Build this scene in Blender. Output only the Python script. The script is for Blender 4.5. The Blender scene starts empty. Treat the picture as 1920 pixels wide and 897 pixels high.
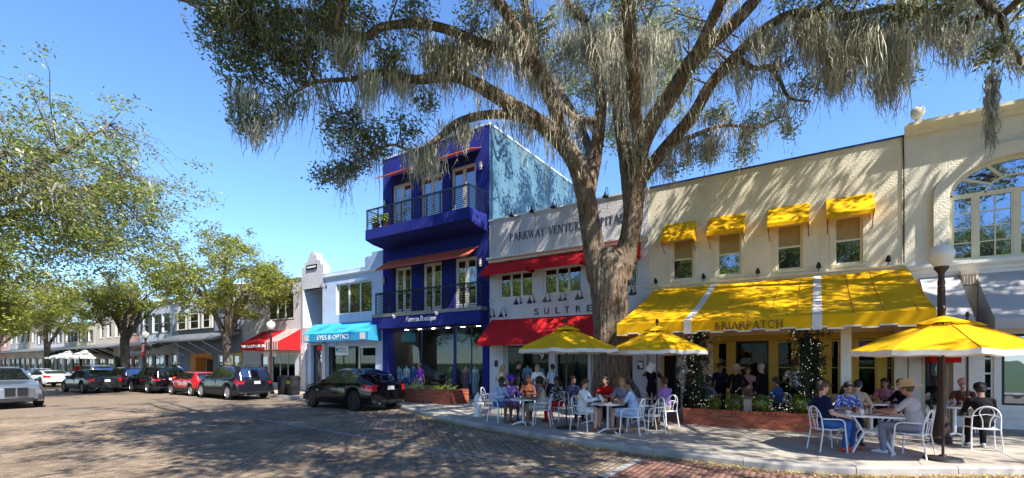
import bpy, math, random
import numpy as np
from mathutils import Vector, Matrix

random.seed(7); np.random.seed(7)
scene = bpy.context.scene
COL = scene.collection
# ------------------------------------------------------------------ camera
FPX, UC, VH, EYE = 880.0, 960.0, 681.0, 1.77      # focal length in photo pixels, centre column, horizon row, eye height
YAW = math.radians(33.1)
FW = (-math.sin(YAW), math.cos(YAW)); RT = (math.cos(YAW), math.sin(YAW))
cam_d = bpy.data.cameras.new('camera'); cam = bpy.data.objects.new('camera', cam_d); COL.objects.link(cam)
cam_d.sensor_width = 36.0; cam_d.lens = FPX / 1920 * 36.0
cam_d.shift_y = (VH - 448.5) / 1920
cam_d.clip_start = 0.1; cam_d.clip_end = 3000
cam.location = (0, 0, EYE); cam.rotation_euler = (math.radians(90), 0, YAW)
scene.camera = cam
# ------------------------------------------------------------------ sky, sun, exposure
SUN = Vector((0.90, -0.30, 1.12)).normalized()
world = bpy.data.worlds.new('World'); scene.world = world; world.use_nodes = True
wn = world.node_tree.nodes; wl = world.node_tree.links
bg = wn['Background']; sky = wn.new('ShaderNodeTexSky'); sky.sky_type = 'NISHITA'; sky.sun_disc = False
sky.sun_elevation = math.asin(SUN.z); sky.sun_rotation = math.atan2(SUN.x, SUN.y)
sky.air_density = 1.0; sky.dust_density = 0.0; sky.ozone_density = 10.0; sky.altitude = 0
wl.new(sky.outputs[0], bg.inputs[0]); bg.inputs[1].default_value = 0.138
sun_d = bpy.data.lights.new('sun', 'SUN'); sun_d.energy = 5.0; sun_d.angle = math.radians(0.5); sun_d.color = (1.0, 0.93, 0.82)
sun = bpy.data.objects.new('sun', sun_d); COL.objects.link(sun)
sun.rotation_euler = SUN.to_track_quat('Z', 'Y').to_euler()
scene.view_settings.view_transform = 'Standard'; scene.view_settings.look = 'None'
scene.view_settings.exposure = 1.25; scene.view_settings.gamma = 1.0
scene.cycles.max_bounces = 9; scene.cycles.transparent_max_bounces = 12
scene.cycles.diffuse_bounces = 6; scene.cycles.glossy_bounces = 3; scene.cycles.transmission_bounces = 4
scene.cycles.caustics_reflective = False; scene.cycles.caustics_refractive = False
scene.cycles.use_denoising = True

# ------------------------------------------------------------------ pixel helpers (a pixel is a direction, the plane gives the distance)
def ray(u):
    t = (u - UC) / FPX
    return (FW[0] + RT[0] * t, FW[1] + RT[1] * t)
def fp(u, v, Y):
    a, b = ray(u); d = Y / b
    return (a * d, EYE + (VH - v) / FPX * d)
def fx(u, Y): return fp(u, VH, Y)[0]
def gp(u, v, Z=0.0):
    d = FPX * (EYE - Z) / (v - VH); a, b = ray(u)
    return (a * d, b * d)
def pd(u, v, d):
    a, b = ray(u)
    return Vector((a * d, b * d, EYE + (VH - v) / FPX * d))

# ------------------------------------------------------------------ object helpers
WORLD = {}
def link(o, parent=None):
    COL.objects.link(o)
    if parent is not None: o.parent = parent
    return o
def tag(o, label=None, cat=None, group=None, kind=None):
    if label: o['label'] = label
    if cat: o['category'] = cat
    if group: o['group'] = group
    if kind: o['kind'] = kind
    return o
def thing(name, label, cat, loc=(0, 0, 0), rz=0.0, group=None):
    o = bpy.data.objects.new(name, None); COL.objects.link(o)
    o.empty_display_size = 0.2
    o.location = loc; o.rotation_euler = (0, 0, rz); WORLD[o.name] = Vector(loc)
    return tag(o, label, cat, group)
def base_of(p): return WORLD.get(p.name, Vector((0, 0, 0))) if p is not None else Vector((0, 0, 0))
def copy_tree(o, parent=None):
    c = o.copy(); COL.objects.link(c)
    if parent is not None: c.parent = parent
    for ch in o.children: copy_tree(ch, c)
    return c
def place(proto, used, loc, rz, label=None, group=None, scale=None):
    """first use moves the proto itself, later uses copy it"""
    if not used.get(proto.name):
        used[proto.name] = 1; o = proto
    else:
        o = copy_tree(proto)
    o.location = loc; o.rotation_euler = (0, 0, rz)
    if scale: o.scale = scale if hasattr(scale, '__len__') else (scale,) * 3
    if label: o['label'] = label
    if group: o['group'] = group
    return o
USED = {}

class MB:
    def __init__(s): s.v = []; s.f = []; s.m = []
    def add(s, vs, fs, mi=0):
        b = len(s.v); s.v.extend([tuple(p) for p in vs])
        for f in fs: s.f.append([i + b for i in f]); s.m.append(mi)
        return s
    def quad(s, a, b, c, d, mi=0): return s.add([a, b, c, d], [(0, 1, 2, 3)], mi)
    def poly(s, pts, mi=0): return s.add(pts, [list(range(len(pts)))], mi)
    def box(s, x0, x1, y0, y1, z0, z1, mi=0, M=None):
        vs = [(x0, y0, z0), (x1, y0, z0), (x1, y1, z0), (x0, y1, z0), (x0, y0, z1), (x1, y0, z1), (x1, y1, z1), (x0, y1, z1)]
        if M is not None: vs = [tuple(M @ Vector(p)) for p in vs]
        return s.add(vs, [(0, 3, 2, 1), (4, 5, 6, 7), (0, 1, 5, 4), (1, 2, 6, 5), (2, 3, 7, 6), (3, 0, 4, 7)], mi)
    def prism(s, pts, vec, mi=0):
        """closed polygon pts (3D) pushed along vec"""
        n = len(pts); vec = Vector(vec); a = [Vector(p) for p in pts]; b = [p + vec for p in a]
        fs = [list(range(n))[::-1], list(range(n, 2 * n))] + [(i, (i + 1) % n, n + (i + 1) % n, n + i) for i in range(n)]
        return s.add(a + b, fs, mi)
    def bar(s, a, b, w, h=None, mi=0):
        """square bar from a to b"""
        a = Vector(a); b = Vector(b); h = h or w; d = (b - a); L = d.length
        if L < 1e-6: return s
        q = d.to_track_quat('Z', 'Y').to_matrix().to_4x4(); q.translation = a
        return s.box(-w / 2, w / 2, -h / 2, h / 2, 0, L, mi, q)
    def tube(s, pts, rad, n=8, mi=0, cap=True):
        pts = [Vector(p) for p in pts]
        if not hasattr(rad, '__len__'): rad = [rad] * len(pts)
        vs = []; fs = []; up = Vector((0, 0, 1)); prev = None
        for i, p in enumerate(pts):
            t = (pts[min(i + 1, len(pts) - 1)] - pts[max(i - 1, 0)]).normalized()
            if prev is None:
                a = t.cross(up if abs(t.z) < 0.9 else Vector((1, 0, 0))).normalized()
            else:
                a = (prev - t * prev.dot(t))
                a = a.normalized() if a.length > 1e-5 else t.cross(up).normalized()
            prev = a; b = t.cross(a)
            for k in range(n):
                an = 2 * math.pi * k / n
                vs.append(p + (a * math.cos(an) + b * math.sin(an)) * rad[i])
        for i in range(len(pts) - 1):
            for k in range(n):
                k2 = (k + 1) % n
                fs.append((i * n + k, i * n + k2, (i + 1) * n + k2, (i + 1) * n + k))
        if cap:
            fs.append(list(range(n))[::-1]); fs.append([(len(pts) - 1) * n + k for k in range(n)])
        return s.add(vs, fs, mi)
    def lathe(s, prof, n=16, c=(0, 0, 0), mi=0, M=None):
        vs = []; fs = []
        for r, z in prof:
            for k in range(n):
                a = 2 * math.pi * k / n
                vs.append(Vector((r * math.cos(a), r * math.sin(a), z)))
        if M is not None: vs = [M @ p for p in vs]
        c = Vector(c); vs = [p + c for p in vs]
        for i in range(len(prof) - 1):
            for k in range(n):
                k2 = (k + 1) % n
                fs.append((i * n + k, i * n + k2, (i + 1) * n + k2, (i + 1) * n + k))
        if prof[0][0] > 1e-4: fs.append(list(range(n))[::-1])
        if prof[-1][0] > 1e-4: fs.append([(len(prof) - 1) * n + k for k in range(n)])
        return s.add(vs, fs, mi)
    def ell(s, c, r, n=10, mi=0, M=None, rough=0.0):
        c = Vector(c); vs = []; fs = []; m = max(4, n * 2 // 3)
        for i in range(m + 1):
            ph = math.pi * i / m
            for k in range(n):
                th = 2 * math.pi * k / n; q = 1 + (random.uniform(-rough, rough) if 0 < i < m else 0)
                p = Vector((r[0] * math.sin(ph) * math.cos(th), r[1] * math.sin(ph) * math.sin(th), r[2] * math.cos(ph))) * q
                if M is not None: p = M @ p
                vs.append(c + p)
        for i in range(m):
            for k in range(n):
                k2 = (k + 1) % n
                fs.append(((i + 1) * n + k, (i + 1) * n + k2, i * n + k2, i * n + k))
        return s.add(vs, fs, mi)
    def build(s, name, mats, parent=None, smooth=None, label=None):
        me = bpy.data.meshes.new(name)
        off = base_of(parent)
        vs = [(p[0] - off.x, p[1] - off.y, p[2] - off.z) for p in s.v] if off.length > 0 else s.v
        me.from_pydata(vs, [], s.f)
        if not isinstance(mats, (list, tuple)): mats = [mats]
        for m in mats: me.materials.append(m)
        if len(mats) > 1: me.polygons.foreach_set('material_index', s.m)
        if smooth:
            me.polygons.foreach_set('use_smooth', [True] * len(me.polygons))
            me.update()
            if smooth is not True: me.set_sharp_from_angle(angle=math.radians(smooth))
        me.update(); me.validate()
        o = bpy.data.objects.new(name, me); link(o, parent)
        WORLD[o.name] = off
        if label: o['label'] = label
        return o

# ------------------------------------------------------------------ materials
def mat(name, col, rough=0.6, vary=0.0, vscale=3.0, bump=0.0, bscale=40.0, metal=0.0, spec=0.5, coat=0.0, transl=0.0,
        island=0.0, col2=None, dirt=0.0, bdist=0.02, emit=0.0, sheen=0.0):
    m = bpy.data.materials.new(name); m.use_nodes = True
    nt = m.node_tree; N = nt.nodes; L = nt.links; b = N['Principled BSDF']; out = N['Material Output']
    b.inputs['Base Color'].default_value = (*col, 1); b.inputs['Roughness'].default_value = rough
    b.inputs['Metallic'].default_value = metal; b.inputs['Specular IOR Level'].default_value = spec
    if coat: b.inputs['Coat Weight'].default_value = coat; b.inputs['Coat Roughness'].default_value = 0.04
    if emit: b.inputs['Emission Color'].default_value = (*col, 1); b.inputs['Emission Strength'].default_value = emit
    src = None
    tc = N.new('ShaderNodeTexCoord')
    def mix(a, bcol, fac, mode='MIX'):
        x = N.new('ShaderNodeMix'); x.data_type = 'RGBA'; x.blend_type = mode
        for inp, val in ((x.inputs[0], fac), (x.inputs[6], a), (x.inputs[7], bcol)):
            if hasattr(val, 'links') or hasattr(val, 'is_linked'): L.new(val, inp)
            elif hasattr(val, '__len__'): inp.default_value = (*val[:3], 1)
            else: inp.default_value = val
        return x.outputs[2]
    cur = col
    if vary:
        n1 = N.new('ShaderNodeTexNoise'); n1.inputs['Scale'].default_value = vscale; n1.inputs['Detail'].default_value = 5
        L.new(tc.outputs['Object'], n1.inputs['Vector'])
        r1 = N.new('ShaderNodeMapRange'); r1.inputs[1].default_value = 0.3; r1.inputs[2].default_value = 0.7
        L.new(n1.outputs[0], r1.inputs[0])
        c2 = col2 or tuple(c * (1 - vary) for c in col); c1 = col if col2 else tuple(min(1, c * (1 + vary * 0.5)) for c in col)
        cur = mix(c1, c2, r1.outputs[0])
    if island:
        g = N.new('ShaderNodeNewGeometry'); oi = N.new('ShaderNodeObjectInfo')
        ad = N.new('ShaderNodeMath'); ad.operation = 'ADD'; L.new(g.outputs['Random Per Island'], ad.inputs[0]); L.new(oi.outputs['Random'], ad.inputs[1])
        fr = N.new('ShaderNodeMath'); fr.operation = 'FRACT'; L.new(ad.outputs[0], fr.inputs[0])
        mr = N.new('ShaderNodeMapRange'); mr.inputs[3].default_value = 1 - island; mr.inputs[4].default_value = 1 + island
        L.new(fr.outputs[0], mr.inputs[0])
        hv = N.new('ShaderNodeHueSaturation'); L.new(mr.outputs[0], hv.inputs['Value'])
        h2 = N.new('ShaderNodeMapRange'); h2.inputs[3].default_value = 0.5 - island * 0.05; h2.inputs[4].default_value = 0.5 + island * 0.05
        f2 = N.new('ShaderNodeMath'); f2.operation = 'MULTIPLY'; f2.inputs[1].default_value = 7.31; L.new(fr.outputs[0], f2.inputs[0])
        f3 = N.new('ShaderNodeMath'); f3.operation = 'FRACT'; L.new(f2.outputs[0], f3.inputs[0]); L.new(f3.outputs[0], h2.inputs[0])
        L.new(h2.outputs[0], hv.inputs['Hue'])
        if hasattr(cur, 'is_linked'): L.new(cur, hv.inputs['Color'])
        else: hv.inputs['Color'].default_value = (*cur, 1)
        cur = hv.outputs[0]
    if dirt:
        n3 = N.new('ShaderNodeTexNoise'); n3.inputs['Scale'].default_value = 0.9; n3.inputs['Detail'].default_value = 8; n3.inputs['Roughness'].default_value = 0.7
        mp = N.new('ShaderNodeMapping'); mp.inputs['Scale'].default_value = (2.2, 2.2, 0.35)
        L.new(tc.outputs['Object'], mp.inputs[0]); L.new(mp.outputs[0], n3.inputs['Vector'])
        r3 = N.new('ShaderNodeMapRange'); r3.inputs[1].default_value = 0.5; r3.inputs[2].default_value = 0.75; r3.inputs[4].default_value = dirt
        L.new(n3.outputs[0], r3.inputs[0])
        cur = mix(cur, tuple(c * 0.45 for c in col), r3.outputs[0])
    if hasattr(cur, 'is_linked'): L.new(cur, b.inputs['Base Color'])
    if bump:
        n2 = N.new('ShaderNodeTexNoise'); n2.inputs['Scale'].default_value = bscale; n2.inputs['Detail'].default_value = 3
        L.new(tc.outputs['Object'], n2.inputs['Vector'])
        bp = N.new('ShaderNodeBump'); bp.inputs['Strength'].default_value = bump; bp.inputs['Distance'].default_value = bdist
        L.new(n2.outputs[0], bp.inputs['Height']); L.new(bp.outputs[0], b.inputs['Normal'])
    if transl:
        t = N.new('ShaderNodeBsdfTranslucent'); ms = N.new('ShaderNodeMixShader'); ms.inputs[0].default_value = transl
        if hasattr(cur, 'is_linked'): L.new(cur, t.inputs[0])
        else: t.inputs[0].default_value = (*col, 1)
        L.new(b.outputs[0], ms.inputs[1]); L.new(t.outputs[0], ms.inputs[2]); L.new(ms.outputs[0], out.inputs[0])
    return m
def glass_clear(name, tint=(0.8, 0.88, 0.88), refl=1.0):
    m = bpy.data.materials.new(name); m.use_nodes = True; nt = m.node_tree; N = nt.nodes; L = nt.links
    for n in list(N): N.remove(n)
    out = N.new('ShaderNodeOutputMaterial'); tr = N.new('ShaderNodeBsdfTransparent'); tr.inputs[0].default_value = (*tint, 1)
    gl = N.new('ShaderNodeBsdfGlossy'); gl.inputs['Roughness'].default_value = 0.02
    fr = N.new('ShaderNodeFresnel'); fr.inputs[0].default_value = 1.7
    mu = N.new('ShaderNodeMath'); mu.operation = 'MULTIPLY'; mu.inputs[1].default_value = refl; L.new(fr.outputs[0], mu.inputs[0])
    ms = N.new('ShaderNodeMixShader'); L.new(mu.outputs[0], ms.inputs[0]); L.new(tr.outputs[0], ms.inputs[1]); L.new(gl.outputs[0], ms.inputs[2])
    L.new(ms.outputs[0], out.inputs[0]); return m
def glass_dark(name, col=(0.01, 0.013, 0.016), refl=0.32):
    """upper window seen against an unlit room: dark body under a strong mirror"""
    m = bpy.data.materials.new(name); m.use_nodes = True; nt = m.node_tree; N = nt.nodes; L = nt.links
    for n in list(N): N.remove(n)
    out = N.new('ShaderNodeOutputMaterial'); df = N.new('ShaderNodeBsdfDiffuse'); df.inputs[0].default_value = (*col, 1)
    gl = N.new('ShaderNodeBsdfGlossy'); gl.inputs['Roughness'].default_value = 0.015; gl.inputs[0].default_value = (0.7, 0.82, 1, 1)
    tc = N.new('ShaderNodeTexCoord'); nz = N.new('ShaderNodeTexNoise'); nz.inputs['Scale'].default_value = 1.3; L.new(tc.outputs['Object'], nz.inputs['Vector'])
    bp = N.new('ShaderNodeBump'); bp.inputs['Strength'].default_value = 0.06; bp.inputs['Distance'].default_value = 0.1; L.new(nz.outputs[0], bp.inputs['Height']); L.new(bp.outputs[0], gl.inputs['Normal'])
    ms = N.new('ShaderNodeMixShader'); ms.inputs[0].default_value = refl; L.new(df.outputs[0], ms.inputs[1]); L.new(gl.outputs[0], ms.inputs[2])
    L.new(ms.outputs[0], out.inputs[0]); return m
M = {}
def stucco(k, col, bump=0.55, bscale=22, dirt=0.25): M[k] = mat(k, col, 0.9, 0.12, 1.2, bump, bscale, spec=0.2, dirt=dirt, bdist=0.03)
stucco('cream_stucco', (0.78, 0.72, 0.57)); stucco('pale_cream', (0.76, 0.72, 0.61)); stucco('grey_stucco', (0.62, 0.60, 0.60), 0.7)
stucco('white_stucco', (0.66, 0.66, 0.70), 0.12); stucco('blue_paint', (0.018, 0.028, 0.20), 0.15, 30, 0.1); stucco('teal_paint', (0.085, 0.18, 0.27), 0.15, 20, 0.3)
stucco('pale_blue', (0.52, 0.62, 0.78), 0.2); stucco('slate_wall', (0.24, 0.28, 0.38), 0.2); stucco('pink_wall', (0.64, 0.38, 0.37), 0.3)
stucco('warm_grey', (0.66, 0.62, 0.56), 0.3); stucco('tower_stucco', (0.60, 0.59, 0.62), 0.9, 14)
M['white_trim'] = mat('white_trim', (0.76, 0.75, 0.71), 0.5, 0.08, 4, dirt=0.15)
M['cream_trim'] = mat('cream_trim', (0.74, 0.68, 0.50), 0.5, 0.08, 4, dirt=0.15)
M['yellow_trim'] = mat('yellow_trim', (0.55, 0.42, 0.06), 0.5, 0.12, 5)
M['tan_trim'] = mat('tan_trim', (0.62, 0.50, 0.36), 0.5, 0.1, 5)
M['blue_trim'] = mat('blue_trim', (0.02, 0.04, 0.22), 0.45)
M['dark_metal'] = mat('dark_metal', (0.015, 0.016, 0.02), 0.4, 0.2, 8, metal=0.3)
M['grey_metal'] = mat('grey_metal', (0.25, 0.26, 0.28), 0.45, 0.15, 6, metal=0.6)
M['slate_roof'] = mat('slate_roof', (0.10, 0.11, 0.14), 0.7, 0.2, 5)
M['white_metal'] = mat('white_metal', (0.78, 0.78, 0.80), 0.35, 0.06, 6)
M['shade'] = mat('shade', (0.42, 0.33, 0.15), 0.7, 0.1, 8, transl=0.2)
M['orange'] = mat('orange', (0.70, 0.25, 0.03), 0.6, 0.1, 4)
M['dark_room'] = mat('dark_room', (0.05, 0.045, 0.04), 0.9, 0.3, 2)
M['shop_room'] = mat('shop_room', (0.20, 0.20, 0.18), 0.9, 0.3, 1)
M['sign_black'] = mat('sign_black', (0.012, 0.012, 0.014), 0.5)
M['sign_white'] = mat('sign_white', (0.85, 0.85, 0.85), 0.6)
M['letter_brown'] = mat('letter_brown', (0.10, 0.03, 0.012), 0.6)
M['letter_black'] = mat('letter_black', (0.02, 0.02, 0.03), 0.6)
M['letter_navy'] = mat('letter_navy', (0.03, 0.04, 0.10), 0.6)
def fabric(k, col, tr=0.3): M[k] = mat(k, col, 0.85, 0.10, 1.5, 0.25, 6, spec=0.2, transl=tr, bdist=0.03)
fabric('yellow_fabric', (0.88, 0.52, 0.008), 0.30); fabric('red_fabric', (0.60, 0.02, 0.025), 0.2); fabric('rust_fabric', (0.66, 0.15, 0.085), 0.25)
fabric('grey_fabric', (0.46, 0.47, 0.50), 0.15); fabric('cyan_fabric', (0.05, 0.42, 0.72), 0.25); fabric('white_fabric', (0.82, 0.82, 0.80), 0.3)
M['yellow_seam'] = mat('yellow_seam', (0.55, 0.30, 0.01), 0.9)
fabric('charcoal_fabric', (0.07, 0.07, 0.08), 0.1)
M['window_glass'] = glass_dark('window_glass'); M['shop_glass'] = glass_clear('shop_glass', (0.80, 0.88, 0.90), 0.11)
M['arch_glass'] = glass_dark('arch_glass', (0.008, 0.012, 0.02), 0.42)
M['lamp_glass'] = mat('lamp_glass', (0.85, 0.83, 0.78), 0.25, transl=0.35)
M['bronze'] = mat('bronze', (0.05, 0.028, 0.022), 0.5, 0.25, 12, 0.2, 60, metal=0.3)
# ================================================================== GROUND
ZR = -0.13                                          # road level, the pavement top is 0
KP = [(-140, 14.5), (-16.2, 14.5), (-15.2, 14.2), (-13.6, 13.2), (-12.2, 12.5), (-9, 11.15), (-6, 10.2), (-4, 9.8), (-2, 9.58), (-0.6, 9.5),
      (0.4, 9.75), (1.3, 10.35), (2.15, 10.95), (3, 11.45), (5, 12.8), (7, 14.2), (8, 14.5), (40, 14.5)]
KX = np.array([p[0] for p in KP]); KY = np.array([p[1] for p in KP])
def kerb_y(x):
    return float(np.mean([np.interp(x + o, KX, KY) for o in (-0.35, -0.2, 0, 0.2, 0.35)]))
def brick_mat(name, c1, c2, c3, seam, bw, bh, rot):
    m = bpy.data.materials.new(name); m.use_nodes = True; nt = m.node_tree; N = nt.nodes; L = nt.links; b = N['Principled BSDF']
    tc = N.new('ShaderNodeTexCoord'); mp = N.new('ShaderNodeMapping'); mp.inputs['Rotation'].default_value = (0, 0, rot)
    L.new(tc.outputs['Object'], mp.inputs[0])
    br = N.new('ShaderNodeTexBrick'); br.inputs['Scale'].default_value = 1; br.inputs['Brick Width'].default_value = bw; br.inputs['Row Height'].default_value = bh
    br.inputs['Mortar Size'].default_value = 0.006; br.inputs['Color1'].default_value = (*c1, 1); br.inputs['Color2'].default_value = (*c2, 1); br.inputs['Mortar'].default_value = (*seam, 1)
    L.new(mp.outputs[0], br.inputs['Vector'])
    nz = N.new('ShaderNodeTexNoise'); nz.inputs['Scale'].default_value = 0.5; nz.inputs['Detail'].default_value = 6; L.new(tc.outputs['Object'], nz.inputs['Vector'])
    mx = N.new('ShaderNodeMix'); mx.data_type = 'RGBA'; L.new(br.outputs[0], mx.inputs[6]); mx.inputs[7].default_value = (*c3, 1)
    mr = N.new('ShaderNodeMapRange'); mr.inputs[1].default_value = 0.4; mr.inputs[2].default_value = 0.75; mr.inputs[4].default_value = 0.6
    L.new(nz.outputs[0], mr.inputs[0]); L.new(mr.outputs[0], mx.inputs[0]); L.new(mx.outputs[2], b.inputs['Base Color'])
    b.inputs['Roughness'].default_value = 0.85; b.inputs['Specular IOR Level'].default_value = 0.25
    bp = N.new('ShaderNodeBump'); bp.inputs['Strength'].default_value = 0.6; bp.inputs['Distance'].default_value = 0.01; bp.invert = True
    L.new(br.outputs[1], bp.inputs['Height']); L.new(bp.outputs[0], b.inputs['Normal'])
    return m
M['road_far'] = brick_mat('road_far', (0.21, 0.16, 0.118), (0.16, 0.125, 0.095), (0.21, 0.17, 0.125), (0.15, 0.12, 0.09), 0.205, 0.105, math.radians(90))
M['road_brick'] = mat('road_brick', (0.215, 0.165, 0.122), 0.85, 0.42, 0.55, 0.4, 60, island=0.3, spec=0.25, bdist=0.004)
M['red_brick'] = mat('red_brick', (0.20, 0.105, 0.085), 0.85, 0.35, 0.9, 0.3, 60, island=0.2, spec=0.25, bdist=0.004)
M['joint_sand'] = mat('joint_sand', (0.13, 0.10, 0.075), 0.95, 0.3, 4)
M['concrete'] = mat('concrete', (0.36, 0.33, 0.285), 0.9, 0.25, 1.4, 0.25, 90, island=0.06, dirt=0.35, bdist=0.006)
M['kerb'] = mat('kerb', (0.36, 0.34, 0.32), 0.9, 0.3, 2.2, 0.4, 40, island=0.1, bdist=0.01)
M['line_paint'] = mat('line_paint', (0.32, 0.32, 0.31), 0.8, 0.7, 7, 0.3, 40, bdist=0.004)
M['lawn'] = mat('lawn', (0.06, 0.10, 0.02), 0.95, 0.4, 0.6, 0.6, 30)
# ground sheet out to the horizon
g = MB().quad((-1500, -1500, -0.19), (1500, -1500, -0.19), (1500, 1500, -0.19), (-1500, 1500, -0.19)); tag(g.build('ground', M['lawn']), kind='structure')
road = MB()
road.quad((-300, 0.5, ZR - 0.012), (60, 0.5, ZR - 0.012), (60, 14.9, ZR - 0.012), (-300, 14.9, ZR - 0.012))
road_o = tag(road.build('road', M['road_far']), kind='structure')
lawn = MB().box(-300, 60, -60, -2.5, -0.185, 0.01); tag(lawn.build('park_lawn', M['lawn']), kind='structure')
np_ = MB().box(-300, 60, -2.49, 0.5, -0.186, 0.0); tag(np_.build('near_pavement', M['concrete']), kind='structure')
# ---- paving bricks near the camera: courses run across the street
BL, BW, GAP = 0.205, 0.105, 0.006
def in_view(x, y, dmax):
    d = x * FW[0] + y * FW[1]; l = x * RT[0] + y * RT[1]
    return 6.4 < d < dmax and abs(l) < d * 1.13 + 0.3
CW0, CW1 = -3.0, 1.7                                # the crossing, smooth red pavers
tan, red = [], []
nx = int((12 + 24) / BW)
for i in range(nx):
    x = -24 + (i + 0.5) * BW
    off = 0.5 * BL if i % 2 else 0.0
    for j in range(int(13.5 / BL)):
        y = 1.2 + j * BL + off
        if not in_view(x, y, 19.5) or y > kerb_y(x) - 0.24: continue
        (red if CW0 < x < CW1 and y < 10.2 else tan).append((x, y))
bm_ = MB(); e = 0.012
bm_.add([(-BW/2+GAP/2, -BL/2+GAP/2, -0.03), (BW/2-GAP/2, -BL/2+GAP/2, -0.03), (BW/2-GAP/2, BL/2-GAP/2, -0.03), (-BW/2+GAP/2, BL/2-GAP/2, -0.03),
         (-BW/2+e, -BL/2+e, 0), (BW/2-e, -BL/2+e, 0), (BW/2-e, BL/2-e, 0), (-BW/2+e, BL/2-e, 0)],
        [(4, 5, 6, 7), (0, 1, 5, 4), (1, 2, 6, 5), (2, 3, 7, 6), (3, 0, 4, 7)])
def lay(cells, name, material, n_single):
    cells = sorted(cells, key=lambda c: c[0] * FW[0] + c[1] * FW[1])
    proto = None
    for (x, y) in cells[:n_single]:
        if proto is None: o = proto = bm_.build('paving_brick', material, road_o)
        else: o = proto.copy(); COL.objects.link(o)
        o.location = (x, y, ZR + random.uniform(-0.003, 0.003)); o.rotation_euler = (random.uniform(-.012, .012), random.uniform(-.02, .02), random.uniform(-.02, .02))
    rest = np.array(cells[n_single:]); n = len(rest)
    bv = np.array(bm_.v); V = np.repeat(bv[None], n, 0)
    tl = np.random.uniform(-.02, .02, (n, 1)); tm = np.random.uniform(-.012, .012, (n, 1)); rz = np.random.uniform(-.02, .02, (n, 1))
    X = V[:, :, 0] - rz * V[:, :, 1]; Yv = V[:, :, 1] + rz * V[:, :, 0]
    Z = V[:, :, 2] + tl * X + tm * Yv + np.random.uniform(-.003, .003, (n, 1)) + ZR
    P = np.stack([X + rest[:, :1], Yv + rest[:, 1:], Z], 2).reshape(-1, 3)
    F = (np.array(bm_.f)[None] + (np.arange(n) * 8)[:, None, None]).reshape(-1, 4)
    np_mesh(name, P, F, material, road_o)['kind'] = 'stuff'
def np_mesh(name, P, F, material, parent=None, smooth=False):
    me = bpy.data.meshes.new(name); k = F.shape[1]
    off = base_of(parent); P = P - np.array(off)
    me.vertices.add(len(P)); me.vertices.foreach_set('co', P.astype(np.float32).ravel())
    me.loops.add(F.size); me.loops.foreach_set('vertex_index', F.astype(np.int32).ravel())
    me.polygons.add(len(F)); me.polygons.foreach_set('loop_start', np.arange(0, F.size, k, dtype=np.int32))
    if smooth: me.polygons.foreach_set('use_smooth', np.ones(len(F), bool))
    for mm in (material if isinstance(material, (list, tuple)) else [material]): me.materials.append(mm)
    me.update(calc_edges=True)
    o = bpy.data.objects.new(name, me); link(o, parent); WORLD[o.name] = off
    return o
lay(tan, 'brick_paving', M['road_brick'], 240); lay(red, 'red_brick_crossing', M['red_brick'], 60)
# painted lines
def strip(name, a, b, w, z=ZR + 0.006, n=24):
    a = Vector((*a, z)); b = Vector((*b, z)); d = (b - a).normalized(); s_ = Vector((-d.y, d.x, 0)) * w / 2; m = MB()
    for i in range(n):
        p = a.lerp(b, i / n); q = a.lerp(b, (i + 1) / n); m.quad(p - s_, q - s_, q + s_, p + s_)
    o = m.build(name, M['line_paint'], road_o); return o
strip('lane_line', (-16, 8.65), (CW0 + 0.1, 7.3), 0.09)
strip('crossing_line', (CW0, 7.3), (CW0 + 0.06, 9.15), 0.16); strip('crossing_line', (CW0, 3.0), (CW0, 7.3), 0.16)
# ---- pavement with slabs, kerb stones
pv = MB(); xs = np.concatenate([np.linspace(-140, -17, 12), np.linspace(-16.6, 8.5, 90), np.array([20, 40])])
for i in range(len(xs) - 1):
    a, b = xs[i], xs[i + 1]
    pv.quad((a, kerb_y(a) + 0.1, -0.008), (b, kerb_y(b) + 0.1, -0.008), (b, 24, -0.008), (a, 24, -0.008))
pave_o = tag(pv.build('pavement', M['concrete']), kind='structure')
S = 1.52
for i in range(-36, 6):
    for j in range(0, 8):
        x0, x1, y0, y1 = i * S, (i + 1) * S - 0.014, 9.2 + j * S, 9.2 + (j + 1) * S - 0.014
        if x0 < -24 and y0 < 13: continue
        q = [(x, max(y0, kerb_y(x) + 0.165)) for x in np.linspace(x0, x1, 7)]
        q = [p for p in q if p[1] < y1 - 0.03]
        if len(q) < 2: continue
        top = [(x, y, 0) for x, y in q] + [(q[-1][0], y1, 0), (q[0][0], y1, 0)]
        m = MB(); n = len(top); m.add(top + [(x, y, -0.03) for x, y, z in top], [list(range(n))] + [(k, n + k, n + (k + 1) % n, (k + 1) % n) for k in range(n)])
        m.build('paving_slab', M['concrete'], pave_o)
kerb_root = tag(MB().box(-140, -24.001, 14.5, 14.66, -0.2, 0.012).build('kerb', M['kerb']), kind='structure')
x = -24.0
while x < 8.4:
    sl = (kerb_y(x + 0.3) - kerb_y(x)) / 0.3; dx = 1.7 / math.hypot(1, sl); x1 = x + dx
    m = MB(); st = np.linspace(x, x1 - 0.012, 6); ring = []
    for xx in st:
        y = kerb_y(xx); s1 = (kerb_y(xx + .05) - kerb_y(xx - .05)) / .1; nrm = Vector((-s1, 1)).normalized()
        sect = [(0, -0.22), (0.0, -0.03), (0.03, 0.008), (0.155, 0.012), (0.155, -0.22)]
        ring.append([(xx + nrm.x * o, y + nrm.y * o, z) for o, z in sect])
    vs = [p for r in ring for p in r]; fs = []
    for i in range(5):
        for k in range(4): fs.append((i * 5 + k, (i + 1) * 5 + k, (i + 1) * 5 + k + 1, i * 5 + k + 1))
    fs += [(0, 1, 2, 3, 4), (29, 28, 27, 26, 25)]
    m.add(vs, fs).build('kerb_stone', M['kerb'], kerb_root); x = x1
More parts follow.
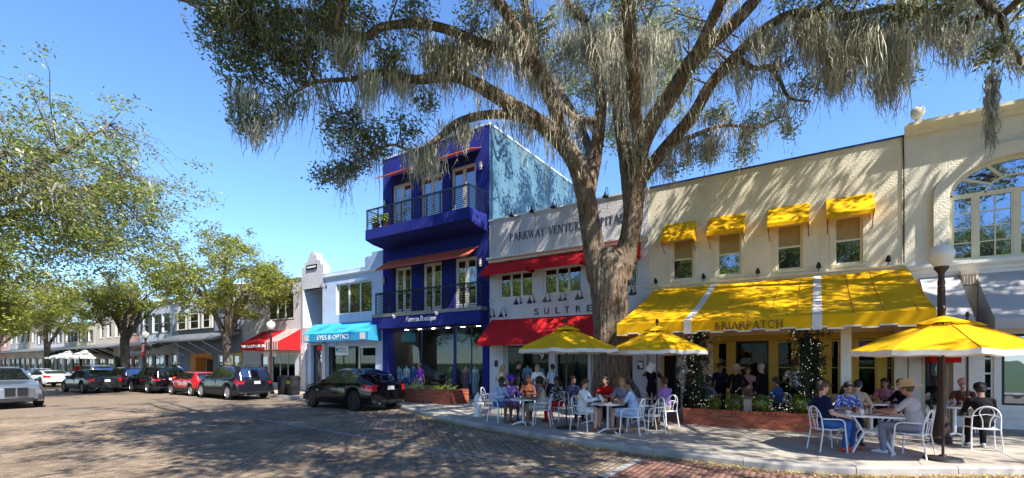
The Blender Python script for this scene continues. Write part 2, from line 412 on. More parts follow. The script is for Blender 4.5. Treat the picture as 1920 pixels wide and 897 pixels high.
# leaf litter along the gutter
M['litter'] = mat('litter', (0.42, 0.30, 0.10), 0.9, island=0.5)
n = 5200; lx = np.random.uniform(-13, 3.2, n); ly = np.array([kerb_y(a) for a in lx]) - np.abs(np.random.normal(0, 0.16, n)) - 0.02
ex = np.random.uniform(-12, 3, 500); ey = np.array([kerb_y(a) for a in ex]) + np.random.uniform(0.2, 4, 500)
lx = np.concatenate([lx, ex]); ly = np.concatenate([ly, ey]); lz = np.concatenate([np.full(n, ZR + 0.012), np.full(500, 0.008)]); n = len(lx)
an = np.random.uniform(0, 6.28, n); ln = np.random.uniform(0.012, 0.03, n); C = np.stack([lx, ly, lz + np.random.uniform(0, .012, n)], 1)
D = np.stack([np.cos(an), np.sin(an), np.random.uniform(-.5, .5, n)], 1) * ln[:, None]; E = np.stack([-np.sin(an), np.cos(an), np.random.uniform(-.3, .3, n)], 1) * ln[:, None] * 0.45
P = np.stack([C - D, C - E, C + D, C + E], 1).reshape(-1, 3); F = np.arange(4 * n).reshape(-1, 4)
tag(np_mesh('fallen_leaves', P, F, M['litter']), 'dry tan oak leaves drifted along the brick gutter', 'leaves', kind='stuff')
# ================================================================== BUILDING HELPERS
D = 17.8                                            # the common building line
def wall_front(mb, x0, x1, z0, z1, y, holes=(), t=0.22, mi=0):
    xs = sorted({x0, x1, *[min(max(h[i], x0), x1) for h in holes for i in (0, 1)]})
    zs = sorted({z0, z1, *[min(max(h[i], z0), z1) for h in holes for i in (2, 3)]})
    for i in range(len(xs) - 1):
        for j in range(len(zs) - 1):
            cx, cz = (xs[i] + xs[i + 1]) / 2, (zs[j] + zs[j + 1]) / 2
            if any(h[0] < cx < h[1] and h[2] < cz < h[3] for h in holes): continue
            mb.quad((xs[i], y, zs[j]), (xs[i + 1], y, zs[j]), (xs[i + 1], y, zs[j + 1]), (xs[i], y, zs[j + 1]), mi)
    for a, b, c, d in [h[:4] for h in holes]:
        mb.quad((a, y, c), (a, y, d), (a, y + t, d), (a, y + t, c), mi); mb.quad((b, y, d), (b, y, c), (b, y + t, c), (b, y + t, d), mi)
        mb.quad((a, y, d), (b, y, d), (b, y + t, d), (a, y + t, d), mi)
        if c > z0 + 0.01: mb.quad((b, y, c), (a, y, c), (a, y + t, c), (b, y + t, c), mi)
    return mb
def shell(label, x0, x1, ztop, wmat, holes=(), y=D, depth=12, side=None, roof=None, t=0.22, z0=0.0, parapet=0.35, cat='building'):
    b = thing('shop_building', label, cat, ((x0 + x1) / 2, y, 0))
    wall_front(MB(), x0, x1, z0, ztop, y, holes, t).build('wall', M[wmat], b)
    s = M[side or wmat]
    MB().box(x0 + 0.002, x0 + 0.2, y + 0.002, y + depth, z0, ztop - 0.002).build('side_wall', s, b)
    MB().box(x1 - 0.2, x1 - 0.002, y + 0.002, y + depth, z0, ztop - 0.002).build('side_wall', s, b)
    MB().box(x0 + 0.201, x1 - 0.201, y + 0.02, y + depth - 0.01, ztop - parapet - 0.15, ztop - parapet).build('roof', M[roof or 'warm_grey'], b)
    MB().box(x0 + 0.201, x1 - 0.201, y + 0.001, y + 0.2, ztop - parapet + 0.001, ztop - 0.001).build('parapet', M[wmat], b)
    return b
def room(b, x0, x1, z0, z1, y0, y1, m='dark_room'):
    r = MB(); r.quad((x0, y1, z0), (x1, y1, z0), (x1, y1, z1), (x0, y1, z1)); r.quad((x0, y0, z0), (x0, y1, z0), (x0, y1, z1), (x0, y0, z1))
    r.quad((x1, y1, z0), (x1, y0, z0), (x1, y0, z1), (x1, y1, z1)); r.quad((x0, y0, z0 + .005), (x1, y0, z0 + .005), (x1, y1, z0 + .005), (x0, y1, z0 + .005)); r.quad((x0, y1, z1), (x1, y1, z1), (x1, y0, z1), (x0, y0, z1))
    return r.build('interior', M[m], b)
def window(b, x0, x1, z0, z1, y, cols=1, rows=1, fm='white_trim', gm='window_glass', fw=0.06, bw=0.03, dp=0.07, sill=None, name='window', xs=None, zs=None, pane='pane'):
    """name is a frame mesh with its panes (and sill) as sub-parts; y is the frame's front"""
    w = MB(); w.box(x0, x0 + fw, y, y + dp, z0, z1); w.box(x1 - fw, x1, y, y + dp, z0, z1)
    w.box(x0 + fw, x1 - fw, y, y + dp, z0, z0 + fw); w.box(x0 + fw, x1 - fw, y, y + dp, z1 - fw, z1)
    X = xs or [x0 + fw + (x1 - x0 - 2 * fw) * i / cols for i in range(cols + 1)]
    Z = zs or [z0 + fw + (z1 - z0 - 2 * fw) * i / rows for i in range(rows + 1)]
    for a in X[1:-1]: w.box(a - bw / 2, a + bw / 2, y + 0.006, y + dp - 0.006, z0 + fw, z1 - fw)
    for a in Z[1:-1]: w.box(x0 + fw, x1 - fw, y + 0.012, y + dp - 0.012, a - bw / 2, a + bw / 2)
    o = w.build(name, M[fm], b)
    for i in range(len(X) - 1):
        for j in range(len(Z) - 1):
            g_ = gm[j] if isinstance(gm, (list, tuple)) else gm
            p = MB(); p.box(X[i] - 0.002, X[i + 1] + 0.002, y + dp * 0.45, y + dp * 0.55, Z[j] - 0.002, Z[j + 1] + 0.002)
            q = p.build('blind' if g_ == 'shade' else pane, M[g_], o)
            if g_ not in ('shade',): q.rotation_euler = (random.uniform(-.0008, .0008), 0, random.uniform(-.0008, .0008))
    if sill: MB().box(x0 - 0.06, x1 + 0.06, y - sill, y + 0.05, z0 - 0.07, z0 - 0.002).build('sill', M[fm], o)
    return o
def awning(b, x0, x1, yw, zt, yf, zf, val, m, name='awning', scallop=0, ends=True, valm=None, strips=(), stripm=None, n=10, sag=0.03, trim=None, xf0=None, xf1=None):
    """sloped cloth from the wall (yw, zt) to the front bar (yf, zf) with a hanging valance"""
    th = 0.02; xf0 = x0 if xf0 is None else xf0; xf1 = x1 if xf1 is None else xf1
    a = MB(); nz_ = 6
    def pt(i, j, o):
        s = i / n; t = j / nz_
        xx = (x0 + (x1 - x0) * s) * (1 - t) + (xf0 + (xf1 - xf0) * s) * t
        zz = zt + (zf - zt) * t - sag * math.sin(math.pi * t) * (0.55 + 0.45 * math.sin(i * 2.6) ** 2) - o
        return (xx, yw + (yf - yw) * t, zz)
    vs = [pt(i, j, 0) for i in range(n + 1) for j in range(nz_ + 1)]; k = nz_ + 1; N_ = len(vs)
    vs += [pt(i, j, th) for i in range(n + 1) for j in range(nz_ + 1)]
    fs = []
    for i in range(n):
        for j in range(nz_):
            q = i * k + j; fs.append((q, q + 1, q + k + 1, q + k)); fs.append((N_ + q + k, N_ + q + k + 1, N_ + q + 1, N_ + q))
    for i in range(n):
        q = i * k; fs.append((q, q + k, N_ + q + k, N_ + q)); q += nz_; fs.append((q + k, q, N_ + q, N_ + q + k))
    for j in range(nz_):
        q = j; fs.append((q + 1, q, N_ + q, N_ + q + 1)); q = n * k + j; fs.append((q, q + 1, N_ + q + 1, N_ + q))
    a.add(vs, fs)
    if ends:
        for xa, xb, sgn in ((x0, xf0, 1), (x1, xf1, -1)):
            pts = [(xa + 0.01 * sgn, yw, zt - th - .02), (xb + 0.01 * sgn, yf + 0.015, zf - th - .005), (xb + 0.01 * sgn, yf + 0.015, zf - val), (xa + 0.01 * sgn, yw, zf - val)]
            a.prism(pts, (0.012 * sgn, 0, 0))
    o = a.build(name, M[m], b, smooth=30)
    if val:
        v = MB(); ns = max(1, int((xf1 - xf0) / 0.32)) if scallop else 1
        for i in range(ns):
            xa = xf0 + (xf1 - xf0) * i / ns; xb = xf0 + (xf1 - xf0) * (i + 1) / ns; dd = scallop if i % 2 else 0
            v.box(xa, xb, yf - 0.012, yf + 0.004, zf - val + dd, zf - 0.004)
            if trim: v.box(xa, xb, yf - 0.016, yf - 0.0125, zf - val + dd, zf - val + dd + 0.035, 1)
        v.build('valance', [M[valm or m], M[trim or m]], o)
    for (s0, s1) in strips:
        t = MB(); pa = []
        for j in range(nz_ + 1):
            tt = j / nz_; zz = zt + (zf - zt) * tt - sag * math.sin(math.pi * tt) * 0.75 + 0.02; yy = yw + (yf - yw) * tt - 0.004
            ka = lambda s_: (x0 + (x1 - x0) * s_) * (1 - tt) + (xf0 + (xf1 - xf0) * s_) * tt
            pa.append(((ka(s0), yy, zz), (ka(s1), yy, zz)))
        for j in range(nz_): t.quad(pa[j][0], pa[j + 1][0], pa[j + 1][1], pa[j][1])
        if val: t.box(xf0 + (xf1 - xf0) * s0, xf0 + (xf1 - xf0) * s1, yf - 0.024, yf - 0.0175, zf - val - 0.004, zf + 0.012)
        t.build('stripe', M[stripm], o)
    return o
def lettering(b, body, x0, x1, z, h, y, m, name='lettering', shear=0.0, ext=0.012, zr=None):
    """block letters from the built-in font, facing -Y, fitted to x0..x1 and height h"""
    cu = bpy.data.curves.new('tmp', 'FONT'); cu.body = body; cu.size = 1; cu.extrude = 0.02; cu.shear = shear; cu.resolution_u = 3
    ob = bpy.data.objects.new('tmp', cu); COL.objects.link(ob); dg = bpy.context.evaluated_depsgraph_get()
    me = bpy.data.meshes.new_from_object(ob.evaluated_get(dg)); bpy.data.objects.remove(ob); bpy.data.curves.remove(cu)
    V = np.array([v.co[:] for v in me.vertices]); mn, mx = V.min(0), V.max(0); off = base_of(b)
    for i, v in enumerate(me.vertices):
        s = (V[i, 0] - mn[0]) / (mx[0] - mn[0]); q = (V[i, 1] - mn[1]) / (mx[1] - mn[1]); e_ = V[i, 2] / 0.02
        X = x0 + (x1 - x0) * s; Z = z + h * q + (zr or 0) * s
        v.co = (X - off.x, y - ext * e_ - off.y, Z - off.z)
    me.materials.clear(); me.materials.append(M[m]); me.update()
    o = bpy.data.objects.new(name, me); link(o, b); WORLD[o.name] = off
    return o
SER = {'I': (.36, [('l', .18, 0, .18, 1, .13)], [(.18, 0), (.18, 1)]), 'H': (.84, [('l', .18, 0, .18, 1, .13), ('l', .66, 0, .66, 1, .13), ('l', .18, .52, .66, .52, .06)], [(.18, 0), (.18, 1), (.66, 0), (.66, 1)]),
       'T': (.72, [('l', .36, 0, .36, 1, .13), ('l', .05, .97, .67, .97, .06), ('l', .06, .8, .06, .97, .05), ('l', .66, .8, .66, .97, .05)], [(.36, 0)]),
       'A': (.80, [('l', .12, 0, .40, 1, .06), ('l', .40, 1, .68, 0, .13), ('l', .2, .36, .58, .36, .06)], [(.12, 0), (.68, 0)]),
       'B': (.68, [('l', .18, 0, .18, 1, .13), ('a', .2, .75, .28, .22, -90, 90, .08), ('a', .2, .27, .36, .25, -90, 90, .1)], [(.12, 0), (.12, 1)]),
       'R': (.76, [('l', .18, 0, .18, 1, .13), ('a', .2, .74, .34, .23, -90, 90, .09), ('l', .34, .5, .68, .02, .12)], [(.18, 0), (.14, 1), (.7, 0)]),
       'P': (.66, [('l', .18, 0, .18, 1, .13), ('a', .2, .71, .34, .26, -90, 90, .09)], [(.18, 0), (.14, 1)]),
       'C': (.80, [('a', .44, .5, .36, .47, 48, 312, .1), ('l', .69, .68, .69, .92, .05)], []),
       'K': (.80, [('l', .18, 0, .18, 1, .13), ('l', .22, .44, .62, .97, .06), ('l', .34, .58, .7, .02, .12)], [(.18, 0), (.18, 1), (.7, 0), (.64, 1)]),
       'W': (1.12, [('l', .12, 1, .34, 0, .12), ('l', .34, 0, .56, 1, .06), ('l', .56, 1, .78, 0, .12), ('l', .78, 0, 1.0, 1, .06)], [(.12, 1), (.56, 1), (1.0, 1)]),
       'Y': (.76, [('l', .1, 1, .38, .48, .12), ('l', .66, 1, .38, .48, .06), ('l', .38, 0, .38, .5, .13)], [(.1, 1), (.66, 1), (.38, 0)]),
       'V': (.78, [('l', .12, 1, .4, 0, .12), ('l', .4, 0, .68, 1, .06)], [(.12, 1), (.68, 1)]),
       'E': (.66, [('l', .18, 0, .18, 1, .13), ('l', .18, .97, .56, .97, .06), ('l', .18, .52, .48, .52, .06), ('l', .18, .03, .58, .03, .06), ('l', .57, .03, .57, .2, .05), ('l', .55, .82, .55, .97, .05)], [(.14, 0), (.14, 1)]),
       'N': (.86, [('l', .16, 0, .16, 1, .06), ('l', .16, 1, .7, 0, .13), ('l', .7, 0, .7, 1, .06)], [(.16, 0), (.14, 1), (.7, 1)]),
       'U': (.82, [('l', .18, .3, .18, 1, .13), ('l', .66, .3, .66, 1, .06), ('a', .42, .3, .24, .28, 180, 360, .09)], [(.18, 1), (.66, 1)]),
       'L': (.62, [('l', .18, 0, .18, 1, .13), ('l', .18, .03, .56, .03, .06), ('l', .55, .03, .55, .2, .05)], [(.14, 0), (.18, 1)]), ' ': (.45, [], [])}
def serif(b, body, x0, x1, z, h, y, m, name='lettering', slope=0.0, zadd=0.0):
    tot = sum(SER[c][0] for c in body); sx = (x1 - x0) / tot; mb = MB(); cx = 0; kk = 0
    def seg(ax, az, bx, bz, w):
        nonlocal kk
        kk += 1; a = Vector((x0 + ax * sx, 0, z + az * h)); c = Vector((x0 + bx * sx, 0, z + bz * h)); d = (c - a)
        if d.length < 1e-6: return
        d.normalize(); p = Vector((-d.z, 0, d.x)) * (w * h * 0.5); yy = y - 0.001 * (kk % 7)
        f = [a - p, c - p, c + p, a + p]
        f = [(q.x, yy + slope * (q.z - z), q.z) for q in f]
        mb.prism(f, (0, -0.012, 0))
    for ch in body:
        w, st, sf = SER[ch]
        for s in st:
            if s[0] == 'l': seg(cx + s[1], s[2], cx + s[3], s[4], s[5])
            else:
                _, ax, az, rx, rz, a0, a1, ww = s; n = 9
                for i in range(n):
                    t0, t1 = [math.radians(a0 + (a1 - a0) * (i + q) / n) for q in (0, 1.06)]
                    seg(cx + ax + rx * math.cos(t0), az + rz * math.sin(t0), cx + ax + rx * math.cos(t1), az + rz * math.sin(t1), ww)
        for (sx_, sz_) in sf: seg(cx + sx_ - .13, sz_ + (.02 if sz_ < .5 else -.02), cx + sx_ + .13, sz_ + (.02 if sz_ < .5 else -.02), .04)
        cx += w
    return mb.build(name, M[m], b)
def gooseneck(b, x, y, z, r=0.42, m='dark_metal'):
    """wall arm that rises and bends over with a cone shade"""
    g_ = MB(); g_.lathe([(0.06, 0), (0.06, 0.03)], 10, (x, y, z), M=Matrix.Rotation(math.radians(90), 4, 'X'))
    pts = [Vector((x, y, z))] + [Vector((x, y - r * (0.5 - 0.5 * math.cos(a)), z + 0.32 * math.sin(a) + 0.0)) for a in np.linspace(0.2, math.pi * 0.93, 9)]
    g_.tube(pts, 0.014, 6); e_ = pts[-1]
    o = g_.build('wall_lamp', M[m], b, smooth=40)
    MB().lathe([(0.02, 0.05), (0.035, 0.0), (0.05, -0.05), (0.13, -0.17), (0.135, -0.18), (0.12, -0.178), (0.03, -0.04)], 14, e_).build('lamp_shade', M[m], o, smooth=40)
    return o
def sconce(b, x, y, z):
    o = MB().box(x - 0.06, x + 0.06, y - 0.05, y, z - 0.2, z + 0.2).build('wall_lantern', M['dark_metal'], b)
    MB().lathe([(0.0, -0.19), (0.07, -0.17), (0.08, 0.0), (0.07, 0.17), (0.0, 0.19)], 10, (x, y - 0.11, z)).build('lamp_glass', M['lamp_glass'], o, smooth=40)
    for dz in (-0.1, 0.02, 0.13): MB().lathe([(0.085, 0), (0.09, 0.008), (0.085, 0.016)], 10, (x, y - 0.11, z + dz)).build('lamp_band', M['dark_metal'], o)
    return o
def railing(b, x0, x1, yf, yw, z0, z1, nb=8, posts=7, m='dark_metal'):
    """balcony railing: top rail, posts and thin horizontal bars, front and both ends"""
    r = MB(); r.box(x0, x1, yf, yf + 0.06, z1 - 0.07, z1); r.box(x0, x0 + 0.05, yf + 0.051, yw, z1 - 0.05, z1); r.box(x1 - 0.05, x1, yf + 0.051, yw, z1 - 0.05, z1)
    o = r.build('railing', M[m], b)
    for i in range(posts):
        x = x0 + 0.025 + (x1 - x0 - 0.05) * i / (posts - 1); MB().box(x - 0.026, x + 0.026, yf + 0.005, yf + 0.05, z0, z1 - 0.07).build('post', M[m], o)
    for i in range(nb):
        z = z0 + 0.08 + (z1 - z0 - 0.2) * i / (nb - 1)
        q = MB(); q.bar((x0 + .01, yf + 0.025, z), (x1 - .01, yf + 0.025, z), 0.022); q.build('bar', M[m], o)
        for xx in (x0 + 0.025, x1 - 0.025):
            q = MB(); q.bar((xx, yf + 0.04, z), (xx, yw, z), 0.022); q.build('bar', M[m], o)
    return o
def ledge(b, x0, x1, y, z0, z1, out, m, name='ledge'):
    """moulding with a stepped profile"""
    prof = [(y + 0.02, z0), (y - out * 0.4, z0), (y - out * 0.45, z0 + (z1 - z0) * 0.35), (y - out * 0.8, z0 + (z1 - z0) * 0.5), (y - out, z0 + (z1 - z0) * 0.7), (y - out, z1), (y + 0.02, z1)]
    return MB().prism([(x0, a, z) for a, z in prof], (x1 - x0, 0, 0)).build(name, M[m], b)
def french_door(b, x0, x1, z0, z1, y, fm='white_trim', gm='window_glass', rows=1):
    o = window(b, x0, x1, z0, z1, y, fm=fm, gm=gm, fw=0.07, name='door', xs=[x0 + 0.17, (x0 + x1) / 2 - 0.1, (x0 + x1) / 2 + 0.1, x1 - 0.17], bw=0.001, zs=[z0 + 0.25, z1 - 0.16])
    s = MB()
    for a, c in ((x0 + 0.07, x0 + 0.17), ((x0 + x1) / 2 - 0.1, (x0 + x1) / 2 + 0.1), (x1 - 0.17, x1 - 0.07)): s.box(a, c, y + 0.008, y + 0.06, z0 + 0.07, z1 - 0.07)
    for a, c in ((z0 + 0.07, z0 + 0.25), (z1 - 0.16, z1 - 0.07)):
        for xa, xb in ((x0 + 0.17, (x0 + x1) / 2 - 0.1), ((x0 + x1) / 2 + 0.1, x1 - 0.17)): s.box(xa, xb, y + 0.01, y + 0.058, a, c)
    s.build('stile', M[fm], o)
    MB().bar(((x0 + x1) / 2 + 0.05, y - 0.03, z0 + 1.0), ((x0 + x1) / 2 + 0.05, y - 0.03, z0 + 1.16), 0.025).build('handle', M['dark_metal'], o)
    return o
# ================================================================== BUILDINGS
PI_ = math.pi
def rect(u0, u1, v0, v1, Y=D):
    """photo rectangle on the facade -> x0, x1, z0, z1 (heights read at the middle column)"""
    um = (u0 + u1) / 2
    return (fx(u0, Y), fx(u1, Y), fp(um, v1, Y)[1], fp(um, v0, Y)[1])
XY0, XY1 = fx(1217, D), fx(1697, D); XB1 = fx(918, D); XB0 = fx(718, D); XE0 = fx(567, D); XK0 = fx(455, D); XG0 = fx(335, D)
ZY = 8.40
# ---------------- yellow restaurant
W4 = [(1260, 1301, 447, 526), (1344, 1390, 435, 518), (1455, 1505, 419, 506), (1563, 1618, 405, 493)]
wins = [rect(*w) for w in W4]; wz0 = np.mean([w[2] for w in wins]); wz1 = np.mean([w[3] for w in wins])
wins = [(w[0], w[1], wz0, wz1) for w in wins]
door_h = (fx(1240, D), fx(1279, D), 0, 2.16); front_h = (fx(1337, D), fx(1692, D), 0, 2.72)
yb = shell('cream stucco restaurant with four shaded upper windows and a wide yellow awning', XY0, XY1, ZY, 'cream_stucco', wins + [door_h, front_h], side='pale_cream')
MB().box(XY0, XY1 - 0.003, D - 0.05, D + 0.25, ZY + 0.002, ZY + 0.045).build('roof_edge', M['blue_trim'], yb)
for i, w in enumerate(wins):
    zm = (w[2] + w[3]) / 2
    o = window(yb, w[0], w[1], w[2], w[3], D + 0.05, fm='cream_trim', gm=['window_glass', 'shade'], zs=[w[2] + 0.07, zm, w[3] - 0.07], fw=0.07, bw=0.06, sill=0.1)
    MB().box(w[0] - 0.1, w[0] - 0.002, D - 0.02, D + 0.01, w[2], w[3]).build('trim', M['cream_trim'], o)
    MB().box(w[1] + 0.002, w[1] + 0.1, D - 0.02, D + 0.01, w[2], w[3]).build('trim', M['cream_trim'], o)
AW4 = [(1246, 1306), (1331, 1398), (1441, 1518), (1549, 1637)]
for (a, c) in AW4:
    x0, x1 = fx(a, D), fx(c, D); aw = awning(yb, x0, x1, D - 0.01, wz1 + 0.58, D - 0.62, wz1 - 0.06, 0.13, 'yellow_fabric', ends=True, n=6, sag=0.015)
    for xx in (x0 + 0.03, x1 - 0.03):
        MB().tube([(xx, D - 0.60, wz1 - 0.16), (xx, D - 0.01, wz1 - 0.5)], 0.012, 6).build('strut', M['dark_metal'], aw)
ledge(yb, XY0 + 0.003, XY1 - 0.003, D, 4.53, 4.66, 0.1, 'cream_trim')
for u in (1232, 1321, 1422, 1535, 1664):
    x = fx(u, D); s = MB(); s.tube([(x, D - 0.1, 4.66), (x, D - 0.16, 4.82)], 0.015, 6); s.lathe([(0.03, 0.08), (0.06, 0.0), (0.075, -0.1)], 10, (x, D - 0.2, 4.86), M=Matrix.Rotation(0.7, 4, 'X'))
    s.build('spot_lamp', M['dark_metal'], yb, smooth=40)
AY0, AY1, AYF = -5.12, 2.18, 13.7
ya = awning(yb, AY0, AY1, D - 0.11, 4.52, AYF, 2.95, 0.36, 'yellow_fabric', scallop=0.045, strips=[(0.268, 0.296), (0.685, 0.713)], stripm='white_fabric', n=24, sag=0.09, trim='white_fabric')
x0, x1 = fx(1340, AYF), fx(1470, AYF)
serif(ya, 'BRIARPATCH', x0, x1, 2.67, 0.2, AYF - 0.026, 'letter_brown')
for i in range(13):
    if i in (0, 4, 9): continue
    xx = AY0 + (AY1 - AY0) * i / 12.5; sm = MB()
    for j in range(6):
        t0, t1 = j / 6, (j + 1) / 6; zf_ = lambda t_: 4.52 + (2.95 - 4.52) * t_ - .09 * math.sin(PI_ * t_) * .8 + .012
        sm.bar((xx, D - .11 + (AYF - D + .11) * t0, zf_(t0)), (xx, D - .11 + (AYF - D + .11) * t1, zf_(t1)), .016, .012)
    sm.build('seam', M['yellow_seam'], ya)
fr = MB()
for xx in np.linspace(AY0 + 0.05, AY1 - 0.05, 6): fr.tube([(xx, D - 0.02, 4.3), (xx, (D + AYF) / 2, 3.5), (xx, AYF + 0.05, 2.87)], 0.018, 6)
fr.tube([(AY0 + .03, AYF + 0.04, 2.905), (AY1 - .03, AYF + 0.04, 2.905)], 0.022, 6); fr.build('awning_frame', M['grey_metal'], ya, smooth=40)
# yellow framed doors and windows at the back of the terrace
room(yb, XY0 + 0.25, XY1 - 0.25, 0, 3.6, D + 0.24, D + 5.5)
LAY = [(1337, 1344, 'f'), (1344, 1364, 'w'), (1364, 1379, 'f'), (1379, 1441, 'd'), (1441, 1456, 'f'), (1456, 1487, 'w'), (1487, 1500, 'f'), (1500, 1536, 'd'), (1536, 1556, 'f'), (1556, 1575, 'w'), (1575, 1607, 'f'), (1607, 1645, 'w'), (1645, 1660, 'f'), (1660, 1676, 'w'), (1676, 1692, 'f')]
for a, c, k in LAY:
    xa, xb = fx(a, D), fx(c, D)
    if k == 'f': MB().box(xa + .002, xb - .002, D + 0.04, D + 0.18, 0, 2.52).build('post', M['yellow_trim'], yb)
    elif k == 'w': window(yb, xa, xb, 0.75, 2.5, D + 0.06, rows=2, fm='yellow_trim', gm='shop_glass', fw=0.05); MB().box(xa, xb, D + 0.08, D + 0.14, 0, 0.748).build('panel', M['yellow_trim'], yb)
    else: window(yb, xa, xb, 0.0, 2.5, D + 0.07, cols=2, fm='sign_black', gm='shop_glass', fw=0.06, name='door')
MB().box(front_h[0], front_h[1], D + 0.03, D + 0.2, 2.522, 2.718).build('lintel', M['yellow_trim'], yb)
window(yb, door_h[0], door_h[1], 0, 2.15, D + 0.1, fm='tan_trim', gm='window_glass', fw=0.07, name='door')
for a, c, k in ((1218, 1238, 'white_stucco'), (1280, 1292, 'white_stucco')):
    MB().box(fx(a, D), fx(c, D), D - 0.12, D - 0.001, 0, 2.6).build('pilaster', M[k], yb)
for u0, u1 in ((1300, 1313), (1576, 1596)):
    xa, xb = fx(u0, 14.9), fx(u1, 14.9); MB().box(xa, xb, 14.82, 14.82 + (xb - xa), 0, 3.22).build('terrace_post', M['pale_cream'], yb)
# ---------------- cream building with the arched window
XR1 = 9.2; ZRT = 8.5
AC, AHW, AS, AR, AB = 4.45, 1.34, 6.45, 0.86, 4.64
rb = thing('shop_building', 'cream stucco building with a large arched window over grey awnings', 'building', ((XY1 + XR1) / 2, D, 0))
def arch(hw, rise, n=28): return [(AC + hw * math.cos(math.pi * i / n), AS + rise * math.sin(math.pi * i / n)) for i in range(n + 1)]
w = MB(); ZT0 = 4.3
outer = arch(AHW, AR)
xs = [p[0] for p in outer][::-1]; zs_ = [p[1] for p in outer][::-1]
for i in range(len(xs) - 1): w.quad((xs[i], D, zs_[i]), (xs[i + 1], D, zs_[i + 1]), (xs[i + 1], D, ZRT), (xs[i], D, ZRT))
w.quad((XY1, D, ZT0), (AC - AHW, D, ZT0), (AC - AHW, D, ZRT), (XY1, D, ZRT)); w.quad((AC + AHW, D, ZT0), (XR1, D, ZT0), (XR1, D, ZRT), (AC + AHW, D, ZRT))
w.quad((AC - AHW, D, ZT0), (AC + AHW, D, ZT0), (AC + AHW, D, AB), (AC - AHW, D, AB))
ring = [(AC + AHW, AB)] + outer + [(AC - AHW, AB)]
for i in range(len(ring)): p, q = ring[i], ring[(i + 1) % len(ring)]; w.quad((p[0], D, p[1]), (q[0], D, q[1]), (q[0], D + 0.3, q[1]), (p[0], D + 0.3, p[1]))
w.build('wall', M['pale_cream'], rb)
MB().box(XR1 - 0.2, XR1, D + 0.002, D + 12, 0, ZRT).build('side_wall', M['pale_cream'], rb); MB().box(XY1 + .002, XY1 + 0.2, D + 0.35, D + 12, 0, ZRT - .01).build('side_wall', M['pale_cream'], rb)
MB().box(XY1 + 0.201, XR1 - 0.201, D + 0.02, D + 12, ZRT - 0.5, ZRT - 0.35).build('roof', M['warm_grey'], rb)
ledge(rb, XY1 - 0.02, XR1, D, ZRT - 0.14, ZRT + 0.16, 0.3, 'cream_trim', 'cornice')
fn = MB(); fn.lathe([(0.0, 0), (0.15, 0), (0.15, 0.06), (0.08, 0.1), (0.06, 0.15), (0.13, 0.22), (0.17, 0.32), (0.17, 0.43), (0.1, 0.52), (0.0, 0.55)], 16, (XY1 + 0.28, D + 0.0, ZRT + 0.155)); fn.build('urn_finial', M['white_trim'], rb, smooth=40)
so = arch(AHW + 0.36, AR + 0.36); si = arch(AHW + 0.02, AR + 0.02)
sr = MB()
ro = [(AC + AHW + 0.36, AB)] + so + [(AC - AHW - 0.36, AB)]; ri = [(AC + AHW + 0.02, AB)] + si + [(AC - AHW - 0.02, AB)]
for i in range(len(ro) - 1):
    a, b_, c, d_ = ro[i], ro[i + 1], ri[i + 1], ri[i]
    sr.quad((a[0], D - 0.13, a[1]), (d_[0], D - 0.10, d_[1]), (c[0], D - 0.10, c[1]), (b_[0], D - 0.13, b_[1]))
    sr.quad((a[0], D, a[1]), (a[0], D - 0.13, a[1]), (b_[0], D - 0.13, b_[1]), (b_[0], D, b_[1])); sr.quad((d_[0], D - 0.10, d_[1]), (d_[0], D, d_[1]), (c[0], D, c[1]), (c[0], D - 0.10, c[1]))
sr.build('arch_surround', M['pale_cream'], rb)
# arch window: lower casements, fanlight with ring and spokes
ZTR = AS - 0.02; o = MB(); y0 = D + 0.1; cols = [AC - AHW, AC - AHW + 0.52, AC - AHW + 0.60, AC - 0.05, AC + 0.05, AC + AHW - 0.60, AC + AHW - 0.52, AC + AHW]
o.box(AC - AHW, AC + AHW, y0, y0 + 0.1, ZTR - 0.06, ZTR + 0.06); o.box(AC - AHW, AC + AHW, y0, y0 + 0.1, AB, AB + 0.07)
for xx, ww in ((AC - AHW, .07), (AC - AHW + 0.50, .1), (AC - 0.06, .12), (AC + AHW - 0.6, .1), (AC + AHW - 0.07, .07)): o.box(xx, xx + ww, y0 + 0.003, y0 + 0.09, AB + 0.07, ZTR - 0.06)
for hw, rs, tk in ((AHW, AR, 0.075), (0.62, 0.42, 0.05)):
    A_, B_ = arch(hw, rs), arch(hw - tk, rs - tk)
    for i in range(len(A_) - 1): o.prism([(A_[i][0], y0, A_[i][1]), (A_[i + 1][0], y0, A_[i + 1][1]), (B_[i + 1][0], y0, B_[i + 1][1]), (B_[i][0], y0, B_[i][1])], (0, 0.09, 0))
for an in (35, 65, 115, 145):
    a = math.radians(an); o.bar((AC + 0.6 * math.cos(a), y0 + 0.045, AS + 0.4 * math.sin(a)), (AC + (AHW - .05) * math.cos(a), y0 + 0.045, AS + (AR - .05) * math.sin(a)), 0.04, 0.07)
aw_o = o.build('arched_window', M['cream_trim'], rb)
